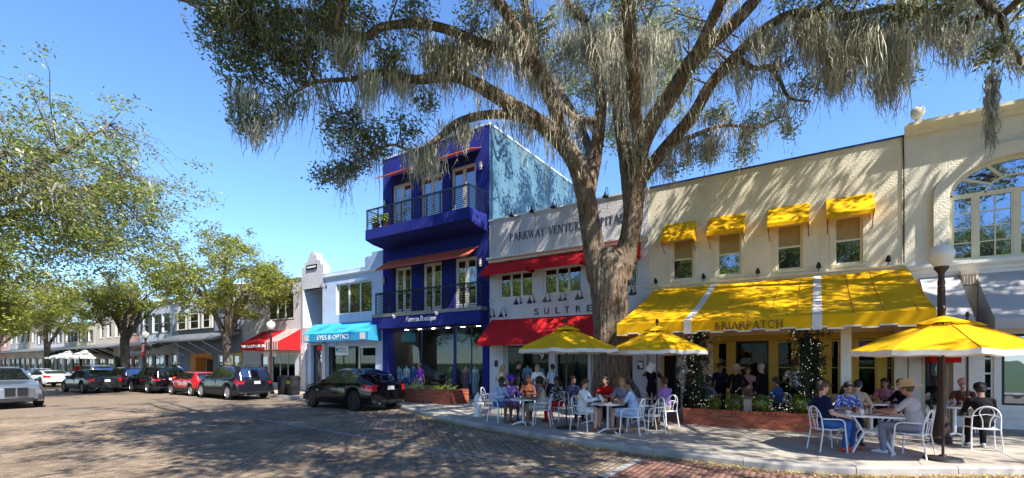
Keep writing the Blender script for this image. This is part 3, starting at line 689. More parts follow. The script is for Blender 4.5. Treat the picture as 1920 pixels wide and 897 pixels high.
for xa, xb, nc in ((AC - AHW + .07, AC - AHW + .5, 1), (AC - AHW + .6, AC - .06, 2), (AC + .06, AC + AHW - .6, 2), (AC + AHW - .5, AC + AHW - .07, 1)):
    bars = MB(); z0_, z1_ = AB + 0.07, ZTR - 0.06
    bars.box(xa + .001, xa + .035, y0 + .015, y0 + .075, z0_, z1_); bars.box(xb - .035, xb - .001, y0 + .015, y0 + .075, z0_, z1_)
    for i in range(1, nc): xx = xa + (xb - xa) * i / nc; bars.box(xx - .016, xx + .016, y0 + .02, y0 + .07, z0_, z1_)
    for i in range(1, 4): zz = z0_ + (z1_ - z0_) * i / 4; bars.box(xa, xb, y0 + .024, y0 + .066, zz - .014, zz + .014)
    bars.build('glazing_bars', M['cream_trim'], aw_o)
    for i in range(nc):
        for j in range(4):
            p = MB(); p.box(xa + (xb - xa) * i / nc, xa + (xb - xa) * (i + 1) / nc, y0 + .04, y0 + .046, z0_ + (z1_ - z0_) * j / 4, z0_ + (z1_ - z0_) * (j + 1) / 4)
            q = p.build('pane', M['arch_glass'], aw_o); q.rotation_euler = (random.uniform(-.0012, .0012), 0, random.uniform(-.0012, .0012))
fan = MB(); A_ = arch(AHW - 0.03, AR - 0.03); fan.poly([(p[0], y0 + 0.05, p[1]) for p in A_][::-1]); fan.build('fanlight', M['arch_glass'], aw_o)
ledge(rb, XY1 + 0.02, XR1, D, 4.32, 4.58, 0.18, 'white_trim')
# ground floor of the same building
hp = [(fx(1727, D), fx(1784, D), 0, 2.45), (fx(1843, D), fx(1864, D), 0.62, 2.35), (fx(1878, D), XR1 - 0.5, 0.62, 2.55)]
wall_front(MB(), XY1, XR1, 0, 4.298, D + 0.004, hp).build('wall', M['white_trim'], rb)
window(rb, *hp[0][:2], 0, 2.44, D + 0.08, fm='tan_trim', gm='window_glass', fw=0.1, name='door')
window(rb, *hp[1], D + 0.05, rows=4, fm='white_trim', gm='shop_glass', fw=0.05, bw=0.05)
window(rb, *hp[2], D + 0.06, fm='dark_metal', gm='arch_glass', fw=0.07)
room(rb, XY1 + 0.25, XR1 - 0.25, 0, 3.2, D + 0.25, D + 5, 'shop_room')
for u0, u1 in ((1676, 1700), (1703, 1725), (1786, 1806), (1815, 1841)):
    ww = MB(); xa, xb = fx(u0, D), fx(u1, D); ww.box(xa, xb, D - 0.1, D, 0, 2.9); ww.box(xa - .03, xb + .03, D - 0.13, D - .002, 0, 0.25); ww.build('pilaster', M['white_trim'], rb)
for zz in (0.12, 0.30, 0.48): MB().box(fx(1846, D), XR1, D - 0.03, D - .002, zz, zz + 0.16).build('skirting_board', M['white_trim'], rb)
xa, xb = fx(1801, D), fx(1829, D); cp = MB(); cp.box(xa - .03, xb + .03, D - 0.22, D, 4.2, 4.3); cp.box(xa, xb, D - .16, D, 3.0, 3.9)
for i in range(5): cp.lathe([(0.045, 0), (0.055, 0.28)], 8, (xa + .03 + (xb - xa - .06) * i / 4, D - 0.16, 3.92))
cp.build('capital', M['tan_trim'], rb, smooth=40)
for a, c in ((fx(1724, D), fx(1797, D)), (fx(1829, D), XR1 - 0.2)):
    awning(rb, a, c, D - 0.02, 4.22, 16.1, 2.86, 0.24, 'grey_fabric', n=8, sag=0.02, ends=True)
fl = awning(rb, fx(1745, 17.0), fx(1803, 17.0), D - 0.02, 2.2, 17.0, 1.98, 0.2, 'red_fabric', name='door_canopy', n=4, sag=0.0)
# ---------------- white building, red awnings
wt = [rect(936, 1000, 508, 559), rect(1019, 1092, 499, 551), (fx(1112, D), fx(1196, D), 0, 0)]
z0_, z1_ = wt[1][2], wt[1][3]; wt = [(a, c, z0_, z1_) for a, c, _, _ in wt]
ZC = 6.5
sh = [(fx(948, D), fx(1031, D), 0.35, 2.6), (fx(1044, D), fx(1102, D), 0, 2.5), (fx(1108, D), fx(1187, D), 0.45, 2.5)]
sb = shell('white two storey shop with textured grey parapet, red awnings and gooseneck lamps', XB1, XY0, ZC, 'white_stucco', wt + sh, side='white_stucco', parapet=0.05)
pp = MB(); n = 9
for i in range(n):
    a = XB1 + (XY0 - XB1) * i / n; c = XB1 + (XY0 - XB1) * (i + 1) / n; p = MB()
    p.box(a + 0.006, c - 0.006, D - 0.03, D + 0.25, ZC + 0.13, 8.36).build('parapet_panel', M['grey_stucco'], sb)
MB().box(XB1, XY0, D + 0.02, D + 0.3, ZC + 0.1, 8.34).build('parapet', M['warm_grey'], sb)
MB().box(XB1, XY0 - .002, D - 0.08, D + 0.32, 8.362, 8.43).build('coping', M['white_trim'], sb)
ledge(sb, XB1 + 0.002, XY0 - 0.002, D, ZC - 0.08, ZC + 0.12, 0.26, 'white_trim')
for u in (965, 1003, 1043, 1140): gooseneck(sb, fx(u, D) , D + 0.02, 8.43, 0.3)
for a, c, q, r in wt: window(sb, a, c, q, r, D + 0.06, cols=3, fm='white_trim', fw=0.09, bw=0.1, sill=0.08)
for u0, u1 in ((916, 1001), (1001, 1101), (1104, 1203)):
    awning(sb, fx(u0, D) + .02, fx(u1, D) - .02, D - 0.02, ZC - 0.1, D - 0.62, z1_ + 0.06, 0.2, 'red_fabric', n=8)
ledge(sb, XB1 + .002, XY0 - .002, D, 4.62, 4.72, 0.06, 'white_trim')
for u in (977, 1002, 1031, 1060, 1091, 1191): gooseneck(sb, fx(u, D), D - 0.002, 4.46)
for u in (927, 949): gooseneck(sb, fx(u, D), D - 0.002, 3.95)
x_l = [(1002, 'S'), (1021, 'U'), (1042, 'L'), (1059, 'T'), (1080, 'R'), (1101, 'E')]
for u, ch in x_l: xx = fx(u, D); lettering(sb, ch, xx, xx + 0.22, 3.88, 0.27, D - 0.02, 'letter_black', name='letter')
awning(sb, fx(922, D), fx(1180, D), D - 0.02, 3.76, 16.66, 2.72, 0.18, 'red_fabric', n=16)
for u0, u1 in ((921, 946), (1031, 1043), (1188, 1215)): MB().box(fx(u0, D) + .003, fx(u1, D) - .003, D - 0.1, D - .001, 0, 2.62).build('pilaster', M['white_stucco'], sb)
room(sb, XB1 + 0.25, XY0 - 0.25, 0, 3.3, D + 0.24, D + 4.5, 'shop_room')
window(sb, *sh[0], D + 0.1, fm='white_trim', gm='shop_glass', fw=0.05); window(sb, *sh[1], D + 0.1, cols=2, fm='sign_black', gm='shop_glass', fw=0.07, name='door')
window(sb, *sh[2], D + 0.1, cols=2, fm='white_trim', gm='shop_glass', fw=0.05)
em = MB(); x0, x1, z0, z1 = rect(1197, 1208, 677, 693); em.box(x0, x1, D - 0.125, D - 0.101, z0, z1); eo = em.build('plaque', M['sign_black'], sb)
MB().box(x0 + .02, x1 - .02, D - 0.13, D - 0.126, z0 + .16, z1 - .05).build('emblem', M['sign_white'], eo); MB().box((x0 + x1) / 2 - .02, x1 - .02, D - 0.13, D - 0.126, z0 + .05, z0 + .159).build('emblem', M['sign_white'], eo)
em = MB(); x0, x1, z0, z1 = rect(930, 936, 676, 688); em.box(x0, x1, D - 0.13, D - 0.101, z0, z1); em.build('meter_box', M['sign_black'], sb)
x0, x1, z0, z1 = rect(1011, 1018, 660, 675); nb = MB().lathe([(0.0, 0), (0.2, 0), (0.2, .015), (0, .015)], 20, ((x0 + x1) / 2, D + 0.08, (z0 + z1) / 2), M=Matrix.Rotation(math.radians(90), 4, 'X')).build('number_disc', M['sign_black'], sb)
lettering(nb, '9', x0 - .0, x1 + .02, z0 + .02, z1 - z0 - .04, D + 0.045, 'sign_white', name='numeral')
# small arched sign across the parapet
xa, xb = fx(956, D), fx(1172, D); wl_ = [sum(SER[c][0] for c in w_) for w_ in ('PARKWAY', 'VENTURE', 'CAPITAL')]; k_ = (xb - xa) / (sum(wl_) + .9); xx = xa
for w_, l_ in zip(('PARKWAY', 'VENTURE', 'CAPITAL'), wl_): serif(sb, w_, xx, xx + l_ * k_, 7.28, 0.34, D - 0.035, 'letter_navy'); xx += (l_ + .45) * k_
MB().tube([(XY1 - .03, D - .03, 4.7), (XY1 - .03, D - .03, 7.6), (XY1 - .05, D - .03, ZY)], .018, 6).build('cable', M['bronze'], yb)
MB().tube([(XB1 + .1, D - .05, .02), (XB1 + .1, D - .05, 2.6)], .04, 8).build('downpipe', M['white_metal'], sb)
# ---------------- blue building with balconies
ZB = 12.93
d3 = [rect(735, 771, 0, 1), rect(788, 829, 0, 1), rect(845, 892, 0, 1)]; d2 = [rect(739, 771, 0, 1), rect(792, 828, 0, 1), rect(852, 894, 0, 1)]
d3 = [(a, c, 8.72, 11.4) for a, c, _, _ in d3]; d2 = [(a, c, 4.42, 6.9) for a, c, _, _ in d2]
shopf = [(XB0 + 0.3, XB1 - 0.35, 0, 3.6)]
bb = shell('deep blue three storey boutique building with two railed balconies', XB0, XB1, ZB, 'blue_paint', d3 + d2 + shopf, side='teal_paint', depth=13.5, t=0.3)
MB().box(XB0 - 0.03, XB1 + 0.03, D - 0.03, D + 13.5, ZB + 0.001, ZB + 0.1).build('coping', M['pale_blue'], bb)
for a, c, q, r in d3: french_door(bb, a, c, q, r, D + 0.12, fm='tan_trim')
for a, c, q, r in d2: french_door(bb, a, c, q, r, D + 0.12, fm='white_trim')
xl, xr = fx(685, 16.4), fx(879, 16.4)
sl = MB(); sl.prism([(xl, 16.4, 8.72), (xl, 16.4, 8.2), (xl, 16.9, 8.05), (xl, D, 7.95), (xl, D, 8.72)], (xr - xl, 0, 0)); sl.build('balcony_slab', M['blue_paint'], bb)
railing(bb, xl + 0.02, xr - 0.02, 16.44, D, 8.74, 9.78, nb=10, posts=9)
xl2, xr2 = fx(696.6, 17.26), fx(901, 17.26)
MB().box(xl2, xr2, 17.26, D - .002, 4.22, 4.4).build('balcony_slab', M['grey_metal'], bb)
MB().box(xl2 + .01, xr2 - .01, 17.28, D - .003, 3.62, 4.219).build('sign_fascia', M['blue_paint'], bb)
railing(bb, xl2 + 0.25, xr2 - 0.02, 17.30, D, 4.41, 5.55, nb=9, posts=8)
lettering(bb, 'Forema Boutique', fx(761, 17.26), fx(817, 17.26), 3.80, 0.34, 17.268, 'sign_white', shear=0.25)
for u in (737, 815):
    x = fx(u, 17.26); s = MB(); s.tube([(x, 17.28, 4.15), (x + .1, 17.1, 4.28), (x + .35, 16.95, 4.22)], 0.02, 6); o = s.build('wall_lamp', M['grey_metal'], bb, smooth=40)
    MB().tube([(x + .3, 16.97, 4.23), (x + .45, 16.93, 4.15)], [0.045, 0.08], 10).build('lamp_head', M['white_metal'], o, smooth=40)
awning(bb, fx(728, D), fx(897, D), D - 0.02, 7.32, 16.95, 6.74, 0.06, 'rust_fabric', n=12, ends=False, sag=0.02, xf0=fx(704, 16.95))
awning(bb, fx(733, D), fx(903, D), D - 0.02, 11.98, 16.95, 11.62, 0.06, 'rust_fabric', n=12, ends=False, sag=0.02, xf0=fx(704, 16.95))
for (u, z) in ((724, 10.5), (904, 11.05), (722, 6.3), (903, 6.5)): sconce(bb, fx(u, D), D - 0.001, z)
for u0, u1 in ((719, 729), (906, 917)): MB().box(fx(u0, D) + .002, fx(u1, D) - .002, D - 0.06, D + 0.4, 0, 3.61).build('column', M['blue_paint'], bb)
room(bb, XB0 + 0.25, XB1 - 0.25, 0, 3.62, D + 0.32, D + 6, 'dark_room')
gx = [XB0 + 0.32, fx(790, D + .4), fx(852, D + .4), XB1 - 0.36]
window(bb, gx[0], gx[2], 0.45, 3.55, D + 0.4, fm='blue_trim', gm='shop_glass', fw=0.06, xs=[gx[0] + .06, gx[1], gx[2] - .06], name='shop_window')
window(bb, gx[2] + .003, gx[3], 0.05, 3.55, D + 0.42, fm='blue_trim', gm='shop_glass', fw=0.06, cols=2, name='door')
MB().box(gx[0], gx[2], D + 0.38, D + 0.6, 0, 0.448).build('plinth', M['blue_trim'], bb)
for i in range(6):
    xx = gx[0] + 0.6 + i * 1.0; MB().lathe([(0.09, 0), (0.09, -.03)], 12, (xx, D + 0.9, 3.615)).build('ceiling_light', mat('lamp_warm', (1, .85, .6), emit=30) if i == 0 else bpy.data.materials['lamp_warm'], bb)
# ---------------- optician with stair tower
ZE = 7.25; we = [rect(630, 697, 529, 588)]; XT1 = fx(608, D)
rec = (fx(570, D), fx(606, D), 4.0, fp(588, 541, D)[1]); ge = [(fx(583, D), fx(606, D), 0, 2.9), (fx(613, D), fx(704, D), 0.0, 2.75)]
eb = shell('pale blue optician shop with curved gable tower and blue awning', XE0, XB0 - 0.003, ZE, 'pale_blue', we + [rec] + ge, side='pale_blue', parapet=0.1, t=0.35)
window(eb, *we[0], D + 0.1, cols=3, fm='white_trim', fw=0.08, bw=0.1, sill=0.06)
MB().box(fx(684, D), XB0 - .004, D, D + 0.3, ZE + .001, ZE + 0.55).build('parapet_step', M['pale_blue'], eb)
MB().box(fx(697, D), XB0 - .005, D + .001, D + 0.3, ZE + .551, ZE + 0.75).build('parapet_step', M['pale_blue'], eb)
ledge(eb, XT1 + .01, XB0 - .01, D, ZE - 0.35, ZE - 0.22, 0.09, 'white_trim')
tx0, tx1 = XE0, XT1; tw = tx1 - tx0
gp_ = [(tx0, ZE + .001)] + [(tx0, ZE + 0.55), (tx0 + tw * .12, ZE + 0.6), (tx0 + tw * .14, ZE + 0.85), (tx0 + tw * .28, ZE + 0.9)] + [(tx0 + tw * (.5 - .2 * math.cos(a)), ZE + 0.95 + 0.5 * math.sin(a)) for a in np.linspace(0, math.pi, 10)] + [(tx0 + tw * .72, ZE + 0.9), (tx0 + tw * .86, ZE + 0.85), (tx0 + tw * .88, ZE + 0.6), (tx1, ZE + 0.55), (tx1, ZE + .001)]
MB().prism([(x, D - 0.05, z) for x, z in gp_][::-1], (0, 0.45, 0)).build('gable', M['tower_stucco'], eb)
tp = MB(); wall_front(tp, tx0, tx1, 2.95, ZE, D - 0.05, [rec], t=0.5); tp.build('tower_wall', M['tower_stucco'], eb)
MB().box(rec[0], rec[1], D + 1.6, D + 1.7, 4, rec[3]).build('recess_wall', M['warm_grey'], eb)
MB().box(rec[0] - .1, rec[1] + .1, D + 0.36, D + 1.65, 3.9, 3.999).build('recess_floor', M['warm_grey'], eb)
for xx in (rec[0] - .08, rec[1]): MB().box(xx, xx + .08, D + 0.36, D + 1.65, 4, rec[3] + .05).build('recess_wall', M['warm_grey'], eb)
x0, x1, z0, z1 = rect(577, 596, 497, 506); MB().box(x0, x1, D - 0.1, D - 0.055, z0, z1).build('plaque', M['sign_black'], eb); MB().box(x0 + .1, x1 - .1, D - 0.11, D - .101, z0 + .1, z1 - .1).build('plaque_print', M['sign_white'], eb)
gooseneck(eb, fx(612, D), D - .002, 6.4, 0.35)
ea = awning(eb, fx(596, D) - .3, XB0 - 0.05, D - 0.06, 4.15, 16.5, 3.45, 0.46, 'cyan_fabric', n=14, xf0=-25.45, xf1=-19.75)
lettering(ea, 'EYES & OPTICS', fx(595, 16.5), fx(655, 16.5), 3.08, 0.26, 16.486, 'sign_white')
for u in (571, 675): x = fx(u, 16.5); MB().box(x, x + 0.42, 16.478, 16.486, 3.04, 3.4).build('emblem', M['white_fabric'], ea)
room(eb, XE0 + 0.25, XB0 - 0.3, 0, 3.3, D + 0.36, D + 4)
window(eb, *ge[0], D + 0.2, fm='sign_black', gm='window_glass', fw=0.08, name='door')
window(eb, ge[1][0], fx(668, D), 0.5, 2.74, D + 0.15, cols=2, fm='sign_black', gm='shop_glass', fw=0.06, name='shop_window'); MB().box(ge[1][0], fx(668, D), D + .14, D + .3, 0, .499).build('plinth', M['warm_grey'], eb)
window(eb, fx(668, D) + .003, ge[1][1], 0.0, 2.74, D + 0.16, fm='white_trim', gm='shop_glass', fw=0.1, name='door')
for u0, u1 in ((567, 576), (606, 612)): MB().box(fx(u0, D) + .003, fx(u1, D), D - 0.1, D - .051, 0, 2.94).build('pilaster', M['white_stucco'], eb)
for k in range(6): MB().box(XE0 + .02, fx(576, D) - .01, D - .13, D - .101, .35 + k * .4, .68 + k * .4).build('stone_block', M['warm_grey'], eb)
x0, x1, z0, z1 = rect(629, 652, 649, 666, 17.0); hs = MB().box(x0, x1, 17.0, 17.04, z0, z1).build('hanging_sign', M['sign_white'], eb)
lettering(hs, 'EYES &\nOPTICS', x0 + 0.3 * (x1 - x0), x1 - .05, z0 + .12, (z1 - z0) * .6, 16.995, 'letter_navy', ext=0.004); MB().box(x0 + .06, x0 + 0.26 * (x1 - x0), 16.992, 16.999, z0 + .2, z1 - .1).build('emblem', M['cyan_fabric'], hs)
for xx in (x0 + .1, x1 - .1): MB().bar((xx, 17.02, z1), (xx, 17.02, 3.3), 0.015).build('hanger', M['dark_metal'], hs)
# ---------------- bookshop
ZK = 7.25; wk = [rect(502, 550, 551, 600)]; gk = [(fx(487, D), fx(502, D), 0, 2.4), (fx(507, D), fx(553, D), 0.4, 2.4)]
kb = shell('grey stucco bookshop with a red and white striped awning', XK0, XE0 - 0.003, ZK, 'tower_stucco', wk + gk)
window(kb, *wk[0], D + 0.08, cols=3, fm='white_trim', fw=0.1, bw=0.12, sill=0.08)
ledge(kb, XK0, XE0 - .01, D, ZK - 0.12, ZK + 0.05, 0.08, 'white_trim', 'cornice')
x0, x1, z0, z1 = rect(523, 549, 530, 542); pq = MB().box(x0, x1, D - 0.06, D - .001, z0, z1).build('plaque', M['sign_black'], kb); MB().box(x0 + .15, x1 - .15, D - .07, D - .061, z0 + .14, z1 - .12).build('plaque_print', M['sign_white'], pq)
kx0, kx1 = fx(452, 16.3), fx(533, 16.3)
ka = awning(kb, kx0, XE0 - 0.15, D - 0.02, 3.95, 16.3, 3.1, 0.5, 'red_fabric', n=16, strips=[(i * 0.06, i * 0.06 + 0.028) for i in range(11, 17)], stripm='white_fabric')
lettering(ka, "WRITER'S BLOCK BOOKSTORE", kx0 + 0.12, kx0 + (XE0 - kx0) * 0.645, 2.76, 0.19, 16.28, 'sign_white')
room(kb, XK0 + 0.25, XE0 - 0.25, 0, 3.0, D + 0.24, D + 4)
window(kb, *gk[0], D + 0.1, fm='slate_wall', gm='window_glass', name='door'); window(kb, *gk[1], D + 0.1, cols=3, fm='white_trim', gm='shop_glass', name='shop_window')
x0, x1, z0, z1 = rect(494, 516, 659, 669, 16.8); MB().box(x0, x1, 16.8, 16.84, z0, z1).build('hanging_sign', M['sign_white'], kb)
gooseneck(kb, fx(556, D), D - .002, 6.3, 0.35)
# ---------------- slate blue building, orange doorway
ZG = 5.6; wg = [rect(337, 353, 590, 618), rect(360, 377, 588, 618), rect(384, 398, 586, 616)]; zg0, zg1 = 4.5, 5.75
ob = shell('slate blue shop with white shuttered dormers and orange doorway', XG0, XK0 - .003, ZG, 'slate_wall', [(fx(358, D), fx(400, D), 0, 2.55), (fx(408, D), fx(452, D), 0.4, 2.4)], parapet=0.02)
rm = MB(); rm.prism([(XG0, D - 0.05, ZG + .001), (XG0, D + 1.6, ZG + 1.4), (XG0, D + 5, ZG + 1.4), (XG0, D + 5, ZG + .001)], (XK0 - XG0 - .01, 0, 0)); rm.build('mansard_roof', M['slate_roof'], ob)
for a, c, _, _ in wg:
    dm = MB(); dm.box(a - 0.05, c + 0.05, D - 0.1, D + 1.2, zg0 - .1, zg1 + .1); dm.prism([(a - .15, D - .15, zg1 + .101), (c + .15, D - .15, zg1 + .101), ((a + c) / 2, D - .15, zg1 + .45)], (0, 1.3, 0)); do = dm.build('dormer', M['slate_wall'], ob)
    window(ob, a + .02, c - .02, zg0, zg1, D - 0.18, rows=2, fm='white_trim', fw=0.07)
    for xa, xb in ((a - .38, a), (c, c + .38)):
        MB().box(xa, xb, D - 0.17, D - 0.101, zg0, zg1).build('shutter', M['white_trim'], do)
MB().box(fx(410, D), fx(452, D), D - 0.3, D + 1, 4.2, 7.4).build('bay', M['slate_wall'], ob)
window(ob, fx(428, D - .3), fx(440, D - .3), 4.6, 6.6, D - 0.36, rows=2, fm='white_trim', fw=.08)
MB().prism([(fx(406, D), D - .6, 7.41), (fx(456, D) - .1, D - .6, 7.41), (fx(456, D) - .1, D + 1.2, 7.7), (fx(406, D), D + 1.2, 7.7)], (0, 0, .1)).build('bay_roof', M['white_trim'], ob)
railing(ob, fx(412, 17.0), fx(450, 17.0), 17.0, D - .3, 4.2, 5.1, nb=5, posts=6)
MB().prism([(XG0 + .1, D - .02, 4.15), (XG0 + .1, 15.9, 3.5), (XG0 + .1, 15.9, 3.38), (XG0 + .1, D - .02, 3.9)], (XK0 - XG0 - .3, 0, 0)).build('porch_roof', M['grey_metal'], ob)
for u in (345, 370, 398, 425): x = fx(u, D); MB().bar((x, D, 2.4), (x, 16.1, 3.36), 0.06).build('bracket', M['white_trim'], ob)
od = MB(); a, c = fx(358, D), fx(400, D)
od.box(a, a + 0.9, D - 0.04, D + 1, 0, 2.548); od.box(a + .9, c - .2, D - .04, D + 1, 2.2, 2.548); od.build('door_surround', M['orange'], ob)
window(ob, a + .9, c - .25, 0, 2.2, D + 0.7, fm='tan_trim', gm='window_glass', fw=0.12, name='door'); room(ob, a, c, 0, 2.6, D + 1.01, D + 3, 'warm_grey')
window(ob, fx(408, D), fx(437, D), 0.4, 2.4, D + 0.05, cols=2, fm='white_trim', fw=.08, name='shop_window')
window(ob, fx(438, D), fx(456, D) - .2, 0, 2.5, D - 0.08, fm='yellow_trim', fw=.22, name='door')
# ---------------- buildings farther up the street
def far_shop(label, x0, x1, zt, wm, wins_, wz, shutter=None, porch='grey_metal', gable=0, aw=None, fm='white_trim'):
    W = [(a, c, wz[0], wz[1]) for a, c in wins_]; n = max(2, int((x1 - x0) / 2.4)); G = [(x0 + .3 + (x1 - x0 - .6) * i / n + .12, x0 + .3 + (x1 - x0 - .6) * (i + 1) / n - .12, 0.35 if i % 3 else 0, 2.5) for i in range(n)]
    b = shell(label, x0, x1, zt, wm, W + G, parapet=0.15)
    for a, c, q, r in W:
        o = window(b, a, c, q, r, D + 0.06, rows=2, fm=fm, fw=.08, sill=.08)
        if shutter:
            for xa, xb in ((a - .42, a - .02), (c + .02, c + .42)): MB().box(xa, xb, D - .05, D - .001, q, r).build('shutter', M[shutter], o)
    for i, h in enumerate(G): window(b, *h, D + .1, cols=2, fm=['white_trim', 'tan_trim', 'dark_metal'][i % 3], gm='window_glass', name='shop_window' if h[2] else 'door')
    ledge(b, x0, x1, D, zt - .15, zt + .06, .12, 'white_trim', 'cornice')
    if gable:
        mid = (x0 + x1) / 2; MB().prism([(mid + (x1 - x0) * .42 * math.cos(a), D - .02, zt + .061 + gable * math.sin(a)) for a in np.linspace(0, math.pi, 12)], (0, .35, 0)).build('gable', M[wm], b)
    if porch:
        MB().prism([(x0 + .05, D - .02, 3.75), (x0 + .05, 15.8, 3.3), (x0 + .05, 15.8, 3.18), (x0 + .05, D - .02, 3.55)], (x1 - x0 - .1, 0, 0)).build('porch_roof', M[porch], b)
        for x in np.arange(x0 + .6, x1, 2.2): MB().bar((x, D, 2.3), (x, 16.0, 3.16), 0.07).build('bracket', M['white_trim'], b)
    for a, c, m_ in aw or (): awning(b, a, c, D - .02, 3.5, 15.9, 2.75, .25, m_, n=6)
    return b
X1, X2, X3, X4 = fx(262, D), fx(232, D), fx(180, D), -76
far_shop('pale blue two storey shop with dark shuttered windows', X1, XG0 - .003, 7.2, 'pale_blue', [(fx(a, D), fx(c, D)) for a, c in ((268, 279), (286, 298), (304, 315))], (4.5, 6.1), 'slate_roof', aw=[(fx(290, D), fx(325, D), 'white_fabric')])
far_shop('pink stucco shop with a round topped gable', X2, X1 - .003, 6.9, 'pink_wall', [(fx(247, D), fx(257, D))], (4.5, 6.1), 'slate_roof', gable=1.0)
far_shop('warm grey stucco shop with narrow upper windows', X3, X2 - .003, 7.0, 'warm_grey', [(X3 + 1.2, X3 + 2.2), (X3 + 3.4, X3 + 4.4), (X3 + 5.6, X3 + 6.5)], (4.4, 5.9), aw=[(X3 + .6, X3 + 5.0, 'charcoal_fabric')])
far_shop('cream shop with dark awnings behind the white parasols', X4, X3 - .003, 6.2, 'pale_cream', [(X4 + 1 + i * 2.6, X4 + 2.1 + i * 2.6) for i in range(4)], (4.2, 5.4), 'slate_roof', aw=[(X4 + 1, X4 + 4.5, 'charcoal_fabric'), (X4 + 5.5, X4 + 9, 'charcoal_fabric')])
far_shop('white gabled shop with a grey porch roof', -88, X4 - .003, 6.6, 'white_stucco', [(-86.5 + i * 2.8, -85.3 + i * 2.8) for i in range(4)], (4.3, 5.6), 'slate_roof', gable=1.6)
far_shop('tan brick coloured shop at the end of the row', -102, -88.003, 7.4, 'warm_grey', [(-100.5 + i * 2.8, -99.2 + i * 2.8) for i in range(5)], (4.6, 6.1))
far_shop('pale pink shop standing farthest up the street', -118, -102.003, 6.4, 'pink_wall', [(-116.5 + i * 3, -115.2 + i * 3) for i in range(5)], (4.3, 5.7))
# ================================================================== TREES
def bark_mat(name, c1, c2):
    m = bpy.data.materials.new(name); m.use_nodes = True; nt = m.node_tree; N = nt.nodes; L = nt.links; b = N['Principled BSDF']
    tc = N.new('ShaderNodeTexCoord'); mp = N.new('ShaderNodeMapping'); mp.inputs['Scale'].default_value = (9, 9, 1.6); L.new(tc.outputs['Object'], mp.inputs[0])
    nz = N.new('ShaderNodeTexNoise'); nz.inputs['Scale'].default_value = 1.6; nz.inputs['Detail'].default_value = 8; nz.inputs['Roughness'].default_value = 0.65; nz.inputs['Distortion'].default_value = 0.6; L.new(mp.outputs[0], nz.inputs['Vector'])
    cr = N.new('ShaderNodeValToRGB'); cr.color_ramp.elements[0].position = 0.36; cr.color_ramp.elements[1].position = 0.66; cr.color_ramp.elements[0].color = (*c2, 1); cr.color_ramp.elements[1].color = (*c1, 1)
    L.new(nz.outputs[0], cr.inputs[0])
    n2 = N.new('ShaderNodeTexNoise'); n2.inputs['Scale'].default_value = 1.1; L.new(tc.outputs['Object'], n2.inputs['Vector'])
    mr = N.new('ShaderNodeMapRange'); mr.inputs[1].default_value = 0.45; mr.inputs[2].default_value = 0.7; mr.inputs[4].default_value = 0.55; L.new(n2.outputs[0], mr.inputs[0])
    mx = N.new('ShaderNodeMix'); mx.data_type = 'RGBA'; L.new(mr.outputs[0], mx.inputs[0]); L.new(cr.outputs[0], mx.inputs[6]); mx.inputs[7].default_value = (0.30, 0.27, 0.22, 1)
    L.new(mx.outputs[2], b.inputs['Base Color']); b.inputs['Roughness'].default_value = 0.95; b.inputs['Specular IOR Level'].default_value = 0.15
    bp = N.new('ShaderNodeBump'); bp.inputs['Strength'].default_value = 1.0; bp.inputs['Distance'].default_value = 0.12; L.new(nz.outputs[0], bp.inputs['Height']); L.new(bp.outputs[0], b.inputs['Normal'])
    return m
M['oak_bark'] = bark_mat('oak_bark', (0.34, 0.255, 0.185), (0.07, 0.045, 0.032)); M['street_bark'] = bark_mat('street_bark', (0.26, 0.22, 0.18), (0.08, 0.065, 0.05))
def leaf_mat(k, col, tr=0.3, isl=0.4): M[k] = mat(k, col, 0.42, 0.3, 0.6, island=isl, transl=tr, spec=0.5)
leaf_mat('oak_leaf', (0.22, 0.25, 0.10), 0.42); leaf_mat('street_leaf', (0.28, 0.31, 0.05), 0.45); leaf_mat('park_leaf', (0.24, 0.28, 0.055), 0.42)
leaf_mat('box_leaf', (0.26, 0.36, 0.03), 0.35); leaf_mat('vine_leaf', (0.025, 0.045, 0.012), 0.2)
M['moss'] = mat('moss', (0.53, 0.515, 0.415), 0.95, 0.6, 1.6, island=0.4, transl=0.25, spec=0.05)
def smooth_path(pts, k=5):
    """Catmull-Rom through (Vector, r) control points"""
    out = []
    for i in range(len(pts) - 1):
        p0, p1, p2, p3 = pts[max(i - 1, 0)], pts[i], pts[i + 1], pts[min(i + 2, len(pts) - 1)]
        for j in range(k):
            t = j / k; t2, t3 = t * t, t * t * t
            f = lambda a, b, c, d: 0.5 * ((2 * b) + (c - a) * t + (2 * a - 5 * b + 4 * c - d) * t2 + (3 * b - a - 3 * c + d) * t3)
            out.append((f(p0[0], p1[0], p2[0], p3[0]), max(0.006, p1[1] + (p2[1] - p1[1]) * t)))
    out.append(pts[-1]); return out
def limb_mesh(path, n=12, ridge=0.06, rng=random):
    mb = MB(); ph = [rng.uniform(0, 6.28) for _ in range(4)]
    pts = [p for p, r in path]; mb.tube(pts, [r for p, r in path], n)
    for i, (p, r) in enumerate(path):
        for k in range(n):
            an = 2 * math.pi * k / n; q = 1 + ridge * (math.sin(3 * an + ph[0] + i * .21) + .8 * math.sin(5 * an + ph[1] - i * .17) + .9 * math.sin(9 * an + ph[2] + i * .1) + .9 * math.sin(17 * an + ph[3] + .6 * math.sin(i * .8)) + rng.uniform(-.9, .9))
            v = Vector(mb.v[i * n + k]); mb.v[i * n + k] = tuple(p + (v - p) * q)
    return mb
